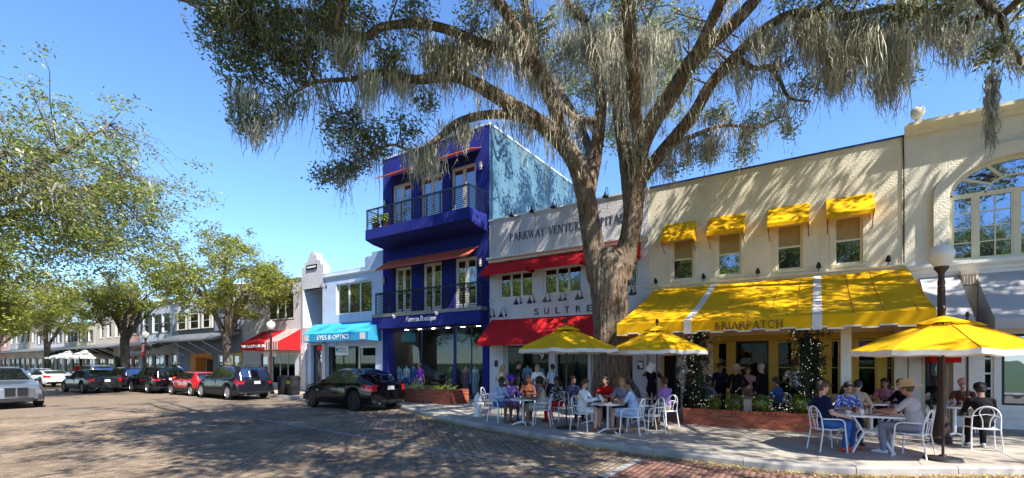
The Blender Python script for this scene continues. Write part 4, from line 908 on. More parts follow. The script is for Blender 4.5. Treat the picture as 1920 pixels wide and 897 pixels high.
def leaf_cloud(centers, per, sig, ln, rs, flat=0.75):
    """numpy: rhombic folded leaves scattered round the twig ends"""
    C = np.repeat(np.array(centers), per, 0); n = len(C)
    off = rs.normal(0, 1, (n, 3)); off *= (sig * rs.uniform(0.2, 1.25, (n, 1)) / (np.linalg.norm(off, axis=1, keepdims=True) + 1e-6)); off[:, 2] *= flat
    C = C + off
    d = rs.normal(0, 1, (n, 3)); d[:, 2] *= 0.6; d /= np.linalg.norm(d, axis=1, keepdims=True)
    e = rs.normal(0, 1, (n, 3)); e -= d * (e * d).sum(1, keepdims=True); e /= np.linalg.norm(e, axis=1, keepdims=True)
    l = rs.uniform(0.7, 1.3, (n, 1)) * ln * 0.5; nn = np.cross(d, e)
    P = np.stack([C - d * l, C + e * l * 0.42 + nn * l * 0.15, C + d * l, C - e * l * 0.42 + nn * l * 0.15], 1).reshape(-1, 3)
    i = np.arange(n)[:, None] * 4
    F = np.concatenate([i + [0, 1, 2], i + [0, 2, 3]], 0)
    return P, F
def twigs(centers, limb_pts, limb_rad, rs, rmax=0.035):
    mb = MB(); LP = np.array(limb_pts); pts_out = []
    for c in centers:
        d = np.linalg.norm(LP - np.array(c), axis=1); i = int(np.argmin(d * rs.uniform(0.85, 1.15, len(d)))); a = Vector(LP[i]); b = Vector(c); L_ = (b - a).length
        if L_ < 0.05: continue
        r0 = min(limb_rad[i] * 0.5, rmax, 0.008 + L_ * 0.012); m1 = a.lerp(b, .35) + Vector(rs.normal(0, .09, 3)) * L_ + Vector((0, 0, .10 * L_)); m2 = a.lerp(b, .7) + Vector(rs.normal(0, .07, 3)) * L_ + Vector((0, 0, .06 * L_))
        path = [a, a.lerp(m1, .5), m1, m2, b]; mb.tube(path, [r0, r0 * .85, r0 * .7, r0 * .45, .004], 5, cap=False); pts_out += [m1, m2, b]
    return mb, pts_out
def moss_cloud(anchors, lens, per, rs, width=0.016, spread=0.13):
    """hanging strands: ribbons of 6 segments with short side fronds"""
    A = np.repeat(np.array(anchors), per, 0); Ln = np.repeat(np.array(lens), per) * rs.uniform(0.35, 1.15, len(A)); n = len(A); K = 7
    OF = np.stack([rs.normal(0, spread, n), rs.normal(0, spread, n), rs.uniform(-.06, .06, n)], 1); A = A + OF; tip_ = -OF * np.array([1, 1, 0]) * rs.uniform(.3, .95, (n, 1))
    t = np.linspace(0, 1, K)[None, :, None]; ang = rs.uniform(0, 6.28, n)
    drift = rs.normal(0, .05, (n, K, 3)); drift[:, 0] = 0; drift = np.cumsum(drift, 1) * np.array([1, 1, 0.0]); drift *= 0.8 * np.minimum(1, Ln)[:, None, None]
    mid = A[:, None, :] + np.array([0, 0, -1.0]) * t * Ln[:, None, None] + drift + tip_[:, None, :] * t
    wd = width * rs.uniform(.5, 1.5, (n, K)) * np.array([.8, 1.2, 1.2, 1.05, .85, .55, .12])[None]; s = np.stack([np.cos(ang), np.sin(ang), np.zeros(n)], 1)[:, None, :] * wd[:, :, None]
    P = np.stack([mid - s, mid + s], 2).reshape(n, K * 2, 3); q = []
    for k in range(K - 1): q.append(np.stack([2 * k, 2 * k + 1, 2 * k + 3, 2 * k + 2] + np.zeros((n, 4), int), 1) if False else np.tile([2 * k, 2 * k + 1, 2 * k + 3, 2 * k + 2], (n, 1)))
    F = np.stack(q, 1) + (np.arange(n) * K * 2)[:, None, None]; F = F.reshape(-1, 4)
    P = P.reshape(-1, 3)
    # fronds: thin triangles (as degenerate-free quads) leaving the strand
    m = 5; idx = rs.integers(1, K - 1, (n, m)); base = np.take_along_axis(mid, idx[:, :, None].repeat(3, 2), 1).reshape(-1, 3); nf = len(base)
    a2 = rs.uniform(0, 6.28, nf); l2 = rs.uniform(.04, .13, nf) * np.repeat(np.minimum(1, Ln), m); tip = base + np.stack([np.cos(a2) * l2 * .55, np.sin(a2) * l2 * .55, -l2], 1); w2 = np.array([0, 0, .012])
    sd = np.stack([-np.sin(a2), np.cos(a2), np.zeros(nf)], 1) * .007
    PF = np.stack([base + w2, base - w2 + sd, tip, base + w2 + sd * 2], 1).reshape(-1, 3); FF = np.arange(nf * 4).reshape(-1, 4) + len(P)
    return np.concatenate([P, PF]), np.concatenate([F, FF])
# ---------------- the great moss-hung oak: limbs read from the photo, distances from the trunk's
rs = np.random.default_rng(11)
TX, TY = -5.84, 14.8
oak = thing('oak_tree', 'huge spreading oak hung with long grey moss, growing beside the yellow awning', 'tree', (TX, TY, 0))
LIMBS = {
 'trunk': [(1143, 786, 15.6, 1.02), (1143, 768, 15.6, .86), (1144, 735, 15.6, .71), (1145, 680, 15.6, .67), (1145, 620, 15.6, .65), (1143, 560, 15.6, .67), (1141, 515, 15.6, .72), (1140, 488, 15.6, .66), (1140, 468, 15.6, .45)],
 'l0': [(1122, 525, 15.6, .46), (1110, 450, 15.5, .43), (1098, 370, 15.3, .40), (1082, 310, 15.1, .38), (1060, 275, 14.9, .35), (1025, 240, 14.6, .31), (964, 201, 14.2, .29), (894, 159, 13.6, .24), (847, 142, 13.2, .2), (780, 150, 12.8, .15), (720, 135, 12.4, .11), (660, 148, 12, .075), (590, 155, 11.8, .055), (545, 180, 11.6, .04), (514, 222, 11.5, .025)],
 'l1': [(1025, 240, 14.6, .22), (978, 220, 14.4, .19), (917, 215, 14.0, .16), (861, 229, 13.7, .14), (819, 262, 13.5, .11), (780, 285, 13.4, .07), (735, 272, 13.3, .045), (690, 290, 13.2, .03), (640, 320, 13.1, .02)],
 'l2': [(1060, 275, 14.9, .3), (1036, 190, 14.6, .26), (1010, 130, 14.3, .23), (954, 100, 13.8, .2), (894, 80, 13.2, .18), (847, 58, 12.7, .16), (781, 44, 12.2, .14), (716, 52, 11.8, .12), (678, 70, 11.5, .11), (622, 38, 11.2, .09), (561, 21, 11, .07), (480, 30, 10.8, .04)],
 'l3': [(1012, 135, 14.3, .2), (990, 47, 14.0, .17), (975, -40, 13.7, .14), (930, -180, 13, .1), (880, -300, 12.4, .06)],
 'l4': [(1100, 375, 15.4, .32), (1114, 305, 15.7, .29), (1123, 240, 16, .26), (1127, 187, 16.2, .23), (1118, 130, 16.3, .2), (1100, 47, 16.4, .17), (1062, 0, 16.4, .14), (1030, -110, 16.4, .1)],
 'l5': [(1125, 225, 16.0, .18), (1085, 225, 15.6, .16), (1055, 200, 15.4, .13), (1020, 150, 15.8, .1), (960, 60, 16.4, .07)],
 'r0': [(1162, 525, 15.6, .46), (1180, 450, 15.6, .42), (1190, 370, 15.4, .39), (1198, 290, 15.0, .35), (1221, 234, 14.6, .35), (1259, 178, 14.2, .31), (1300, 112, 13.7, .28), (1357, 60, 13.2, .24), (1409, 8, 12.7, .2), (1460, -60, 12.2, .16), (1600, -110, 11, .13), (1760, -60, 10, .11), (1863, 22, 9.4, .09), (1890, 75, 9.2, .06), (1925, 135, 9.0, .04)],
 'r1': [(1186, 400, 15.5, .35), (1176, 310, 15.7, .33), (1164, 230, 15.9, .29), (1152, 150, 16.2, .25), (1160, 60, 16.4, .2), (1190, -60, 16.5, .14)],
 'r2': [(1193, 365, 15.4, .29), (1208, 328, 15.3, .28), (1249, 276, 14.9, .25), (1300, 215, 14.4, .23), (1332, 160, 14.1, .21), (1393, 92, 13.6, .18), (1449, 44, 13.1, .16), (1500, 24, 12.6, .14), (1561, 34, 12.1, .12), (1622, 24, 11.6, .1), (1702, 12, 11, .08), (1762, 40, 10.6, .05)],
 'r3': [(1380, 105, 13.7, .1), (1412, 128, 13.5, .09), (1442, 126, 13.2, .08), (1462, 152, 13.0, .07), (1480, 184, 12.9, .05), (1520, 190, 12.7, .03)],
 'r4': [(1249, 276, 14.9, .12), (1300, 255, 15.2, .1), (1360, 235, 15.4, .08), (1420, 240, 15.6, .05), (1470, 215, 15.7, .03)],
 'r5': [(1863, 22, 9.4, .08), (1802, 44, 9.8, .06), (1742, 52, 10.2, .04)],
 'c0': [(1200, 285, 15.0, .26), (1190, 190, 13.4, .24), (1180, 40, 11.6, .21), (1150, -200, 9.4, .17), (1080, -560, 7.4, .11)],
 'c1': [(1036, 190, 14.6, .2), (940, 10, 12.8, .19), (760, -200, 10.6, .15), (520, -420, 8.8, .09)],
 'c2': [(1300, 112, 13.7, .2), (1380, -60, 11.6, .18), (1480, -330, 9, .13), (1560, -600, 7.4, .08)],
 'b0': [(1164, 230, 15.9, .22), (1180, 150, 17.6, .18), (1220, 90, 19.5, .13), (1260, 60, 21, .07)],
 'b1': [(1114, 305, 15.7, .2), (1080, 220, 17.4, .17), (1020, 130, 19.2, .12), (960, 90, 20.8, .06)]}
lp, lr, named = [], [], {}; core = MB()
for k, pts in LIMBS.items():
    path = smooth_path([(pd(u, v, d), r * (.86 if k == 'trunk' else .78)) for u, v, d, r in pts], 5)
    if k == 'trunk': path[0] = (Vector((path[0][0].x, path[0][0].y, -0.05)), path[0][1])
    j = next((i for i, (p, r) in enumerate(path) if r < .15 and i > 2), len(path)) if path[0][1] >= .16 else 0
    if j > 1:
        lm = limb_mesh(path[:j], 48 if k == 'trunk' else 26, 0.03)
        core.add(lm.v, lm.f)
    if j < len(path) - 1: limb_mesh(path[max(0, j - 2):], 16, 0.035).build('limb', M['oak_bark'], oak, smooth=True)
    named[k] = path
    if k != 'trunk':
        for p, r in path: lp.append(tuple(p)); lr.append(r)
# trunk and great limbs grown together into one skin
tmp = core.build('tmp', M['oak_bark']); r_ = tmp.modifiers.new('r', 'REMESH'); r_.mode = 'VOXEL'; r_.voxel_size = .035; s_ = tmp.modifiers.new('s', 'SMOOTH'); s_.factor = .5; s_.iterations = 4
me_ = bpy.data.meshes.new_from_object(tmp.evaluated_get(bpy.context.evaluated_depsgraph_get())); old_ = tmp.data; bpy.data.objects.remove(tmp); bpy.data.meshes.remove(old_)
co = np.empty(len(me_.vertices) * 3); me_.vertices.foreach_get('co', co); co = co.reshape(-1, 3); no = np.empty(len(me_.vertices) * 3); me_.vertices.foreach_get('normal', no); no = no.reshape(-1, 3)
an_ = np.arctan2(co[:, 1] - TY, co[:, 0] - TX); lowk = np.clip((6.2 - co[:, 2]) / 1.5, 0, 1)
fur = (np.abs(np.sin(an_ * 13 + .7 * np.sin(co[:, 2] * 2.3) + 1.3 * np.sin(co[:, 2] * .7))) ** .6 - .6) * .035 * lowk + np.random.normal(0, .006, len(co))
co = co + no * fur[:, None] - np.array([TX, TY, 0]); me_.vertices.foreach_set('co', co.ravel()); me_.polygons.foreach_set('use_smooth', np.ones(len(me_.polygons), bool)); me_.update()
me_.materials.clear(); me_.materials.append(M['oak_bark']); me_.name = 'trunk'; to_ = bpy.data.objects.new('trunk', me_); link(to_, oak); WORLD[to_.name] = Vector((TX, TY, 0))
# leaf masses seen in the photo (u, v, distance, radius in metres, number of twig ends)
CL = [(400, 35, 10.8, .5, 16), (440, 20, 10.8, .7, 30), (455, 75, 10.9, .65, 28), (500, 30, 11, .7, 34), (520, 95, 11.2, .65, 30), (430, 110, 11, .45, 12), (480, 140, 11.3, .5, 16), (560, 60, 11.2, .7, 30), (570, 130, 11.6, .6, 24), (610, 20, 11.2, .7, 26), (640, 90, 11.5, .6, 22), (400, 80, 10.9, .3, 6), (600, 0, 11, .6, 16), (680, 20, 11.6, .6, 18), (720, 95, 11.9, .5, 14),
      (455, 190, 11.4, .32, 9), (470, 235, 11.4, .3, 9), (490, 225, 11.4, .25, 6), (540, 195, 11.6, .3, 6), (620, 220, 12.8, .35, 9), (655, 225, 12.9, .42, 13), (640, 260, 13, .4, 12), (690, 275, 13.1, .5, 16), (605, 330, 13, .28, 8), (635, 325, 13.1, .35, 10), (670, 310, 13.2, .35, 9), (720, 250, 13.3, .5, 14), (760, 240, 13.3, .45, 12), (800, 190, 13.3, .4, 8),
      (760, 20, 12, .7, 16), (830, 110, 12.8, .5, 8), (880, 30, 13, .7, 14), (950, 40, 13.6, .7, 12), (1010, 60, 14.4, .7, 12), (1060, 110, 15.2, .6, 8), (1090, 20, 16, .8, 12), (1150, 10, 16.3, .8, 14), (1230, 30, 16, .8, 14), (1100, 180, 16.4, .4, 6), (1290, 40, 15, .6, 14), (1320, 120, 15, .5, 8), (1250, 120, 16, .5, 8),
      (1350, 215, 15.4, .5, 14), (1410, 235, 15.6, .5, 14), (1455, 205, 15.7, .45, 12), (1480, 245, 15.7, .35, 8), (1330, 290, 15.5, .55, 14), (1390, 290, 15.6, .4, 9), (1290, 300, 15.5, .35, 8), (1255, 320, 15.5, .3, 6), (1500, 10, 12.6, .6, 12), (1580, 10, 12, .6, 14), (1650, 50, 11.4, .5, 10), (1700, 20, 11, .5, 12), (1790, 15, 10.2, .5, 12), (1850, 40, 9.6, .4, 8), (1890, 90, 9.2, .35, 7), (1470, 110, 13.1, .35, 6), (1520, 160, 12.8, .35, 6),
      (1130, 60, 19.5, 1.0, 14), (1010, 110, 19.5, .9, 14), (1240, 70, 20, .9, 14)]
cen = []
for u, v, d, r, n in CL:
    c = pd(u, v, d)
    for _ in range(n):
        o_ = rs.normal(0, 1, 3); o_ *= r * rs.uniform(.3, 1.0) / np.linalg.norm(o_); cen.append(c + Vector(o_))
# crown above the frame
hi = []
while len(hi) < 620:
    p = np.array([-5.2, 11.0, 14.6]) + rs.normal(0, 1, 3) * np.array([5.6, 4.6, 2.3])
    d_ = p[0] * FW[0] + p[1] * FW[1]
    if p[2] < 9.5 or p[2] > 19.5 or d_ < 1.5 or p[0] < -15.5 or p[1] < 1.5: continue
    v_ = VH - FPX * (p[2] - EYE) / d_
    if v_ > -35: continue
    hi.append(Vector(p))
for lx_, ly_, lz_, n_ in [(rs.uniform(-9, 8), rs.uniform(1.6, 8.5), rs.uniform(10.5, 14.5), 15) for _ in range(88)]:
    for _ in range(n_):
        p = np.array([lx_, ly_, lz_]) + rs.normal(0, 1, 3) * np.array([1.1, 1.1, .5]); d_ = p[0] * FW[0] + p[1] * FW[1]
        if VH - FPX * (p[2] - EYE) / max(.3, d_) < -40: hi.append(Vector(p))
for _ in range(170): hi.append(Vector((rs.uniform(-10.5, -5), rs.uniform(17.5, 26), rs.uniform(13.5, 17.5))))
LPn = np.array(lp)
# secondary boughs carry the upper crown
for c in hi[::9]:
    i = int(np.argmin(np.linalg.norm(LPn - np.array(c), axis=1))); a = Vector(LPn[i])
    path = smooth_path([(a, min(lr[i], .12)), (a.lerp(c, .5) + Vector(rs.normal(0, .4, 3)), .07), (c, .03)], 5); limb_mesh(path, 8, 0.04).build('limb', M['oak_bark'], oak, smooth=True)
    for p, r in path: lp.append(tuple(p)); lr.append(r)
tw, tpts = twigs([tuple(c) for c in cen + hi], lp, lr, rs); tag(tw.build('twigs', M['oak_bark'], oak), kind='stuff')
P1, F1 = leaf_cloud([tuple(c) for c in cen], 36, .33, .115, rs); P2, F2 = leaf_cloud([tuple(c) for c in hi], 46, .5, .2, rs)
tag(np_mesh('crown', np.concatenate([P1, P2]), np.concatenate([F1, F2 + len(P1)]), M['oak_leaf'], oak), kind='stuff')
# moss on the limbs in view and on twig ends
anch, lens = [], []
dens = {'l0': 1.1, 'l1': 1.3, 'l2': 1.2, 'l3': 1.8, 'l4': 1.6, 'l5': 1.6, 'r0': 1.1, 'r1': 1.6, 'r2': 1.5, 'r3': 1.6, 'r4': 1.2, 'r5': 1.6, 'c0': .8, 'c1': .8, 'c2': .8, 'b0': 1.4, 'b1': 1.4}
for k, path in named.items():
    if k == 'trunk': continue
    for i in range(len(path) - 1):
        p, r = path[i]; q, _ = path[i + 1]
        if k in ('l0', 'r0', 'r1', 'l4') and i < 14: continue
        m_ = rs.poisson((q - p).length * 7 * dens[k])
        for _ in range(m_):
            z = p.lerp(q, rs.uniform()); a = rs.uniform(-1.0, 1.0); anch.append((z.x + rs.normal(0, r * .7), z.y + rs.normal(0, r * .7), z.z - r * rs.uniform(.1, .9))); lens.append(min(2.4, rs.lognormal(-.7, .6)))
tp = [p for p in tpts if rs.uniform() < .26]
for p in tp:
    v_ = VH - FPX * (p.z - EYE) / max(.5, p.x * FW[0] + p.y * FW[1])
    if v_ < -60: continue
    if p.x * RT[0] + p.y * RT[1] < -.2 * (p.x * FW[0] + p.y * FW[1]) and rs.uniform() < .55: continue
    anch.append(tuple(p)); lens.append(min(1.5, rs.lognormal(-1.1, .6)))
# heavy curtains where the photo shows them (u, v of the top, distance, spread px, count, length m)
for u, v, d, su, n, L_ in [(1520, 40, 12.6, 30, 46, 1.6), (1560, 70, 12.2, 30, 46, 1.5), (1610, 50, 11.8, 30, 50, 1.6), (1660, 60, 11.4, 26, 46, 1.6), (1690, 70, 11.2, 20, 34, 1.7), (1570, 130, 12.4, 34, 30, 1.1), (1660, 140, 11.6, 24, 26, 1.0), (1090, 60, 15.8, 40, 50, 1.8), (1150, 50, 15.6, 40, 60, 2.2), (1210, 60, 15.2, 30, 50, 2.4), (1180, 150, 15.4, 30, 36, 1.9), (880, 90, 13.4, 40, 40, 1.5), (820, 80, 13, 40, 40, 1.6), (930, 60, 13.8, 40, 36, 1.5), (990, 110, 14.4, 30, 30, 1.5), (800, 280, 13.5, 26, 26, .9), (860, 235, 13.8, 26, 22, .8), (460, 170, 11.4, 22, 16, 1.0), (480, 240, 11.4, 14, 12, .7), (1800, 55, 9.9, 30, 22, .9), (1745, 40, 10.4, 18, 22, 1.0), (1440, 60, 13.2, 30, 30, 1.3), (1380, 120, 13.8, 20, 18, 1.1), (1330, 270, 15.2, 20, 12, .9), (640, 70, 11.6, 20, 18, 1.0), (700, 130, 12.2, 26, 24, 1.2), (750, 130, 12.6, 26, 24, 1.2)]:
    for _ in range(n): anch.append(tuple(pd(u + rs.normal(0, su * .6), v + rs.normal(0, 9), d + rs.normal(0, .45)))); lens.append(L_ * rs.uniform(.45, 1.1))
Pm, Fm = moss_cloud(anch, lens, 10, rs, .0085, .16)
print('moss strands', len(anch) * 9, 'faces', len(Fm), 'leaves', len(F1) + len(F2))
tag(np_mesh('hanging_moss', Pm, Fm, M['moss'], oak), kind='stuff')
# twig that carries the lone tassel before the arched window
MB().tube([pd(1925, 10, 9.0), pd(1880, 60, 9.1), pd(1859, 120, 9.2), pd(1858, 200, 9.2)], [.02, .014, .008, .004], 6).build('twig', M['oak_bark'], oak, smooth=True)
ta = [tuple(pd(1859 + rs.normal(0, 2), v, 9.2)) for v in np.linspace(125, 225, 26)]; Pt, Ft = moss_cloud(ta, [.45 + .35 * rs.uniform() for _ in ta], 9, rs, .008, .05); tag(np_mesh('hanging_moss', Pt, Ft, M['moss'], oak), kind='stuff')

# ---------------- generic street and park trees
def gen_tree(name, label, seed, H, th, R, zc, rz, off, nlobe, ncl, per, ln, bark, leaf, r0, sig, moss=0, group=None):
    rg = np.random.default_rng(seed); rr = random.Random(seed)
    t = thing(name, label, 'tree', (0, 0, 0), group=group)
    lean = Vector((rr.uniform(-.3, .3), rr.uniform(-.3, .3), 0)); fork = Vector((0, 0, th)) + lean
    tp_ = smooth_path([(Vector((0, 0, -.1)), r0 * 1.45), (Vector((0, 0, .35)), r0 * 1.08), (lean * .4 + Vector((0, 0, th * .5)), r0), (fork, r0 * 1.05), (fork + Vector((0, 0, .4)), r0 * .8)], 4)
    limb_mesh(tp_, 14, .05, rr).build('trunk', M[bark], t, smooth=True)
    cc = Vector((off[0], off[1], zc)); pts, rad = [], []; nl = 7
    for i in range(nl):
        a = 2 * math.pi * i / nl + rr.uniform(-.3, .3); e = rr.uniform(.15, .95)
        end = cc + Vector((math.cos(a) * R * rr.uniform(.6, .95) * math.cos(e * .9), math.sin(a) * R * rr.uniform(.6, .95) * math.cos(e * .9), rz * (e * 1.3 - .55)))
        m1 = fork.lerp(end, .35) + Vector((0, 0, rr.uniform(.2, .9))); m2 = fork.lerp(end, .7) + Vector((rr.uniform(-.6, .6), rr.uniform(-.6, .6), rr.uniform(.1, .8)))
        path = smooth_path([(fork + Vector((0, 0, rr.uniform(-.3, .2))), r0 * .55), (m1, r0 * .42), (m2, r0 * .24), (end, r0 * .07)], 5); limb_mesh(path, 9, .05, rr).build('limb', M[bark], t, smooth=True)
        for p, r in path[4:]: pts.append(tuple(p)); rad.append(r)
        for _ in range(2):
            s = path[rr.randrange(6, 12)][0]; e2 = s + Vector((rr.uniform(-1, 1), rr.uniform(-1, 1), rr.uniform(-.1, 1))) * R * .35
            p2 = smooth_path([(s, r0 * .2), (s.lerp(e2, .5) + Vector((0, 0, .2)), r0 * .13), (e2, r0 * .05)], 4); limb_mesh(p2, 7, .05, rr).build('limb', M[bark], t, smooth=True)
            for p, r in p2: pts.append(tuple(p)); rad.append(r)
    lobes = []
    while len(lobes) < nlobe:
        q = rg.normal(0, 1, 3); q /= np.linalg.norm(q); q *= rg.uniform(.35, 1) ** .5; lobes.append(np.array(cc) + q * np.array([R, R, rz]) * .85)
    cs = np.array([lobes[rg.integers(nlobe)] + rg.normal(0, 1, 3) * np.array([1, 1, .6]) * R * .16 for _ in range(ncl)])
    tm, tq = twigs([tuple(c) for c in cs], pts, rad, rg, .03); tag(tm.build('twigs', M[bark], t), kind='stuff')
    P, F = leaf_cloud(cs, per, sig, ln, rg); tag(np_mesh('crown', P, F, M[leaf], t), kind='stuff')
    if moss:
        an = [tuple(p) for p in tq if rg.uniform() < moss]; P, F = moss_cloud(an, rg.lognormal(-.3, .5, len(an)), 6, rg, .03, .2); tag(np_mesh('hanging_moss', P, F, M['moss'], t), kind='stuff')
    return t
st = gen_tree('street_tree', 'tall yellow green street tree', 3, 11, 3.3, 4.4, 6.9, 2.6, (0.2, -.8), 26, 430, 52, .17, 'street_bark', 'street_leaf', .24, .42)
G_ = 'street trees along the shop fronts'
place(st, USED, (-30.9, 14.9, 0), 0.4, 'yellow green street tree before the slate blue shop', G_)
s2 = gen_tree('street_tree', 'x', 9, 10, 3.6, 4.6, 7.6, 2.6, (0, -1.2), 22, 330, 50, .19, 'street_bark', 'street_leaf', .30, .5)
place(s2, USED, (-47.5, 14.9, 0), 1.4, 'dark trunked street tree before the pink shop', G_)
place(st, USED, (-68.6, 14.9, 0), 2.5, 'forked street tree beside the white parasols', G_, 1.05)
place(s2, USED, (-92, 14.9, 0), 3.4, 'street tree farthest up the shop row', G_, 1.1)
pk = gen_tree('park_oak', 'x', 21, 17, 3.6, 8.0, 10.2, 5.6, (1.0, 5.0), 64, 1300, 52, .175, 'street_bark', 'park_leaf', .6, .62, moss=.04)
G2 = 'oaks on the park side of the street'
place(pk, USED, (-37, 0.2, 0), 0.0, 'tall airy park oak leaning out over the parked cars', G2, 1.1)
p2 = gen_tree('park_oak', 'x', 33, 12, 3.0, 7.0, 7.6, 3.8, (0, 2.5), 44, 800, 50, .24, 'street_bark', 'street_leaf', .5, .7)
place(p2, USED, (-58, 4.6, 0), 0.3, 'low bright green park oak behind the white cars', G2, 1.1)
place(p2, USED, (-80, 5.5, 0), 1.9, 'bright green park oak across from the cream shop', G2, 1.15)
place(pk, USED, (-108, 8, 0), 0.6, 'park oak closing the end of the street', G2, 0.95)
place(p2, USED, (-126, 17, 0), 2.9, 'pale green oak standing beyond the last shop', G2, 1.3)
rk = gen_tree('moss_oak', 'x', 44, 16, 5.2, 8.4, 13.6, 2.5, (-2.0, 0.8), 34, 560, 44, .2, 'oak_bark', 'oak_leaf', .65, .6, moss=.3)
place(rk, USED, (10.6, 15.4, 0), 0.0, 'moss hung oak growing beside the arched window building')
place(pk, USED, (7, -12, 0), 3.9, 'park oak reflected in the arched window', G2, 0.9)
place(p2, USED, (-12, -13, 0), 1.0, 'park oak reflected in the boutique glass', G2, 1.2)
place(p2, USED, (-30, -14, 0), 2.0, 'park oak reflected in the optician window', G2, 1.2)
for x_, y_, w_ in ((-42, -9, 'red bookshop glass'), (-52, -18, 'dark boutique panes'), (-63, -9, 'slate blue shop windows'), (-76, -19, 'pale blue shop windows'), (-46, -27, 'blue balcony doors')): place(p2, USED, (x_, y_, 0), x_ * .7, 'park oak reflected in the ' + w_, G2, 1.3)
place(p2, USED, (-2, -22, 0), 4.0, 'park oak standing on the lawn between the reflected oaks', G2, 1.4)
# ================================================================== CARS
def paint(k, col, metal=0.4, rough=0.28): M[k] = mat(k, col, rough, metal=metal, coat=1.0, vary=0.06, vscale=0.8)
M['paint_black'] = mat('paint_black', (0.004, 0.004, 0.006), .07, spec=.45); paint('paint_silver', (0.27, 0.30, 0.36), 0.7); M['paint_slate'] = mat('paint_slate', (0.010, 0.012, 0.018), .1, spec=.4); M['paint_grey'] = mat('paint_grey', (0.03, 0.033, 0.038), .12, spec=.4, metal=.2)
paint('paint_white', (0.72, 0.74, 0.78), 0.0); paint('paint_red', (0.45, 0.008, 0.01), 0.2); paint('paint_navy', (0.012, 0.016, 0.05), 0.4)
M['car_glass'] = glass_dark('car_glass', (0.006, 0.007, 0.009), 0.34); M['tyre'] = mat('tyre', (0.012, 0.012, 0.012), 0.85); M['alloy'] = mat('alloy', (0.55, 0.56, 0.58), 0.3, metal=0.9); M['black_alloy'] = mat('black_alloy', (0.02, 0.02, 0.022), 0.3, metal=0.7)
M['tail_red'] = mat('tail_red', (0.45, 0.006, 0.01), 0.15, coat=1.0); M['head_lens'] = mat('head_lens', (0.30, 0.33, 0.37), 0.08, coat=1.0, metal=0.6); M['black_plastic'] = mat('black_plastic', (0.014, 0.014, 0.016), 0.55); M['plate'] = mat('plate', (0.72, 0.72, 0.70), 0.5); M['chrome'] = mat('chrome', (0.7, 0.7, 0.72), 0.12, metal=1.0)
def interp(pts, s):
    xs = [p[0] for p in pts]; ys = [p[1] for p in pts]
    w = 0.07; return float(np.mean(np.interp([s - w, s - w / 2, s, s + w / 2, s + w], xs, ys)))
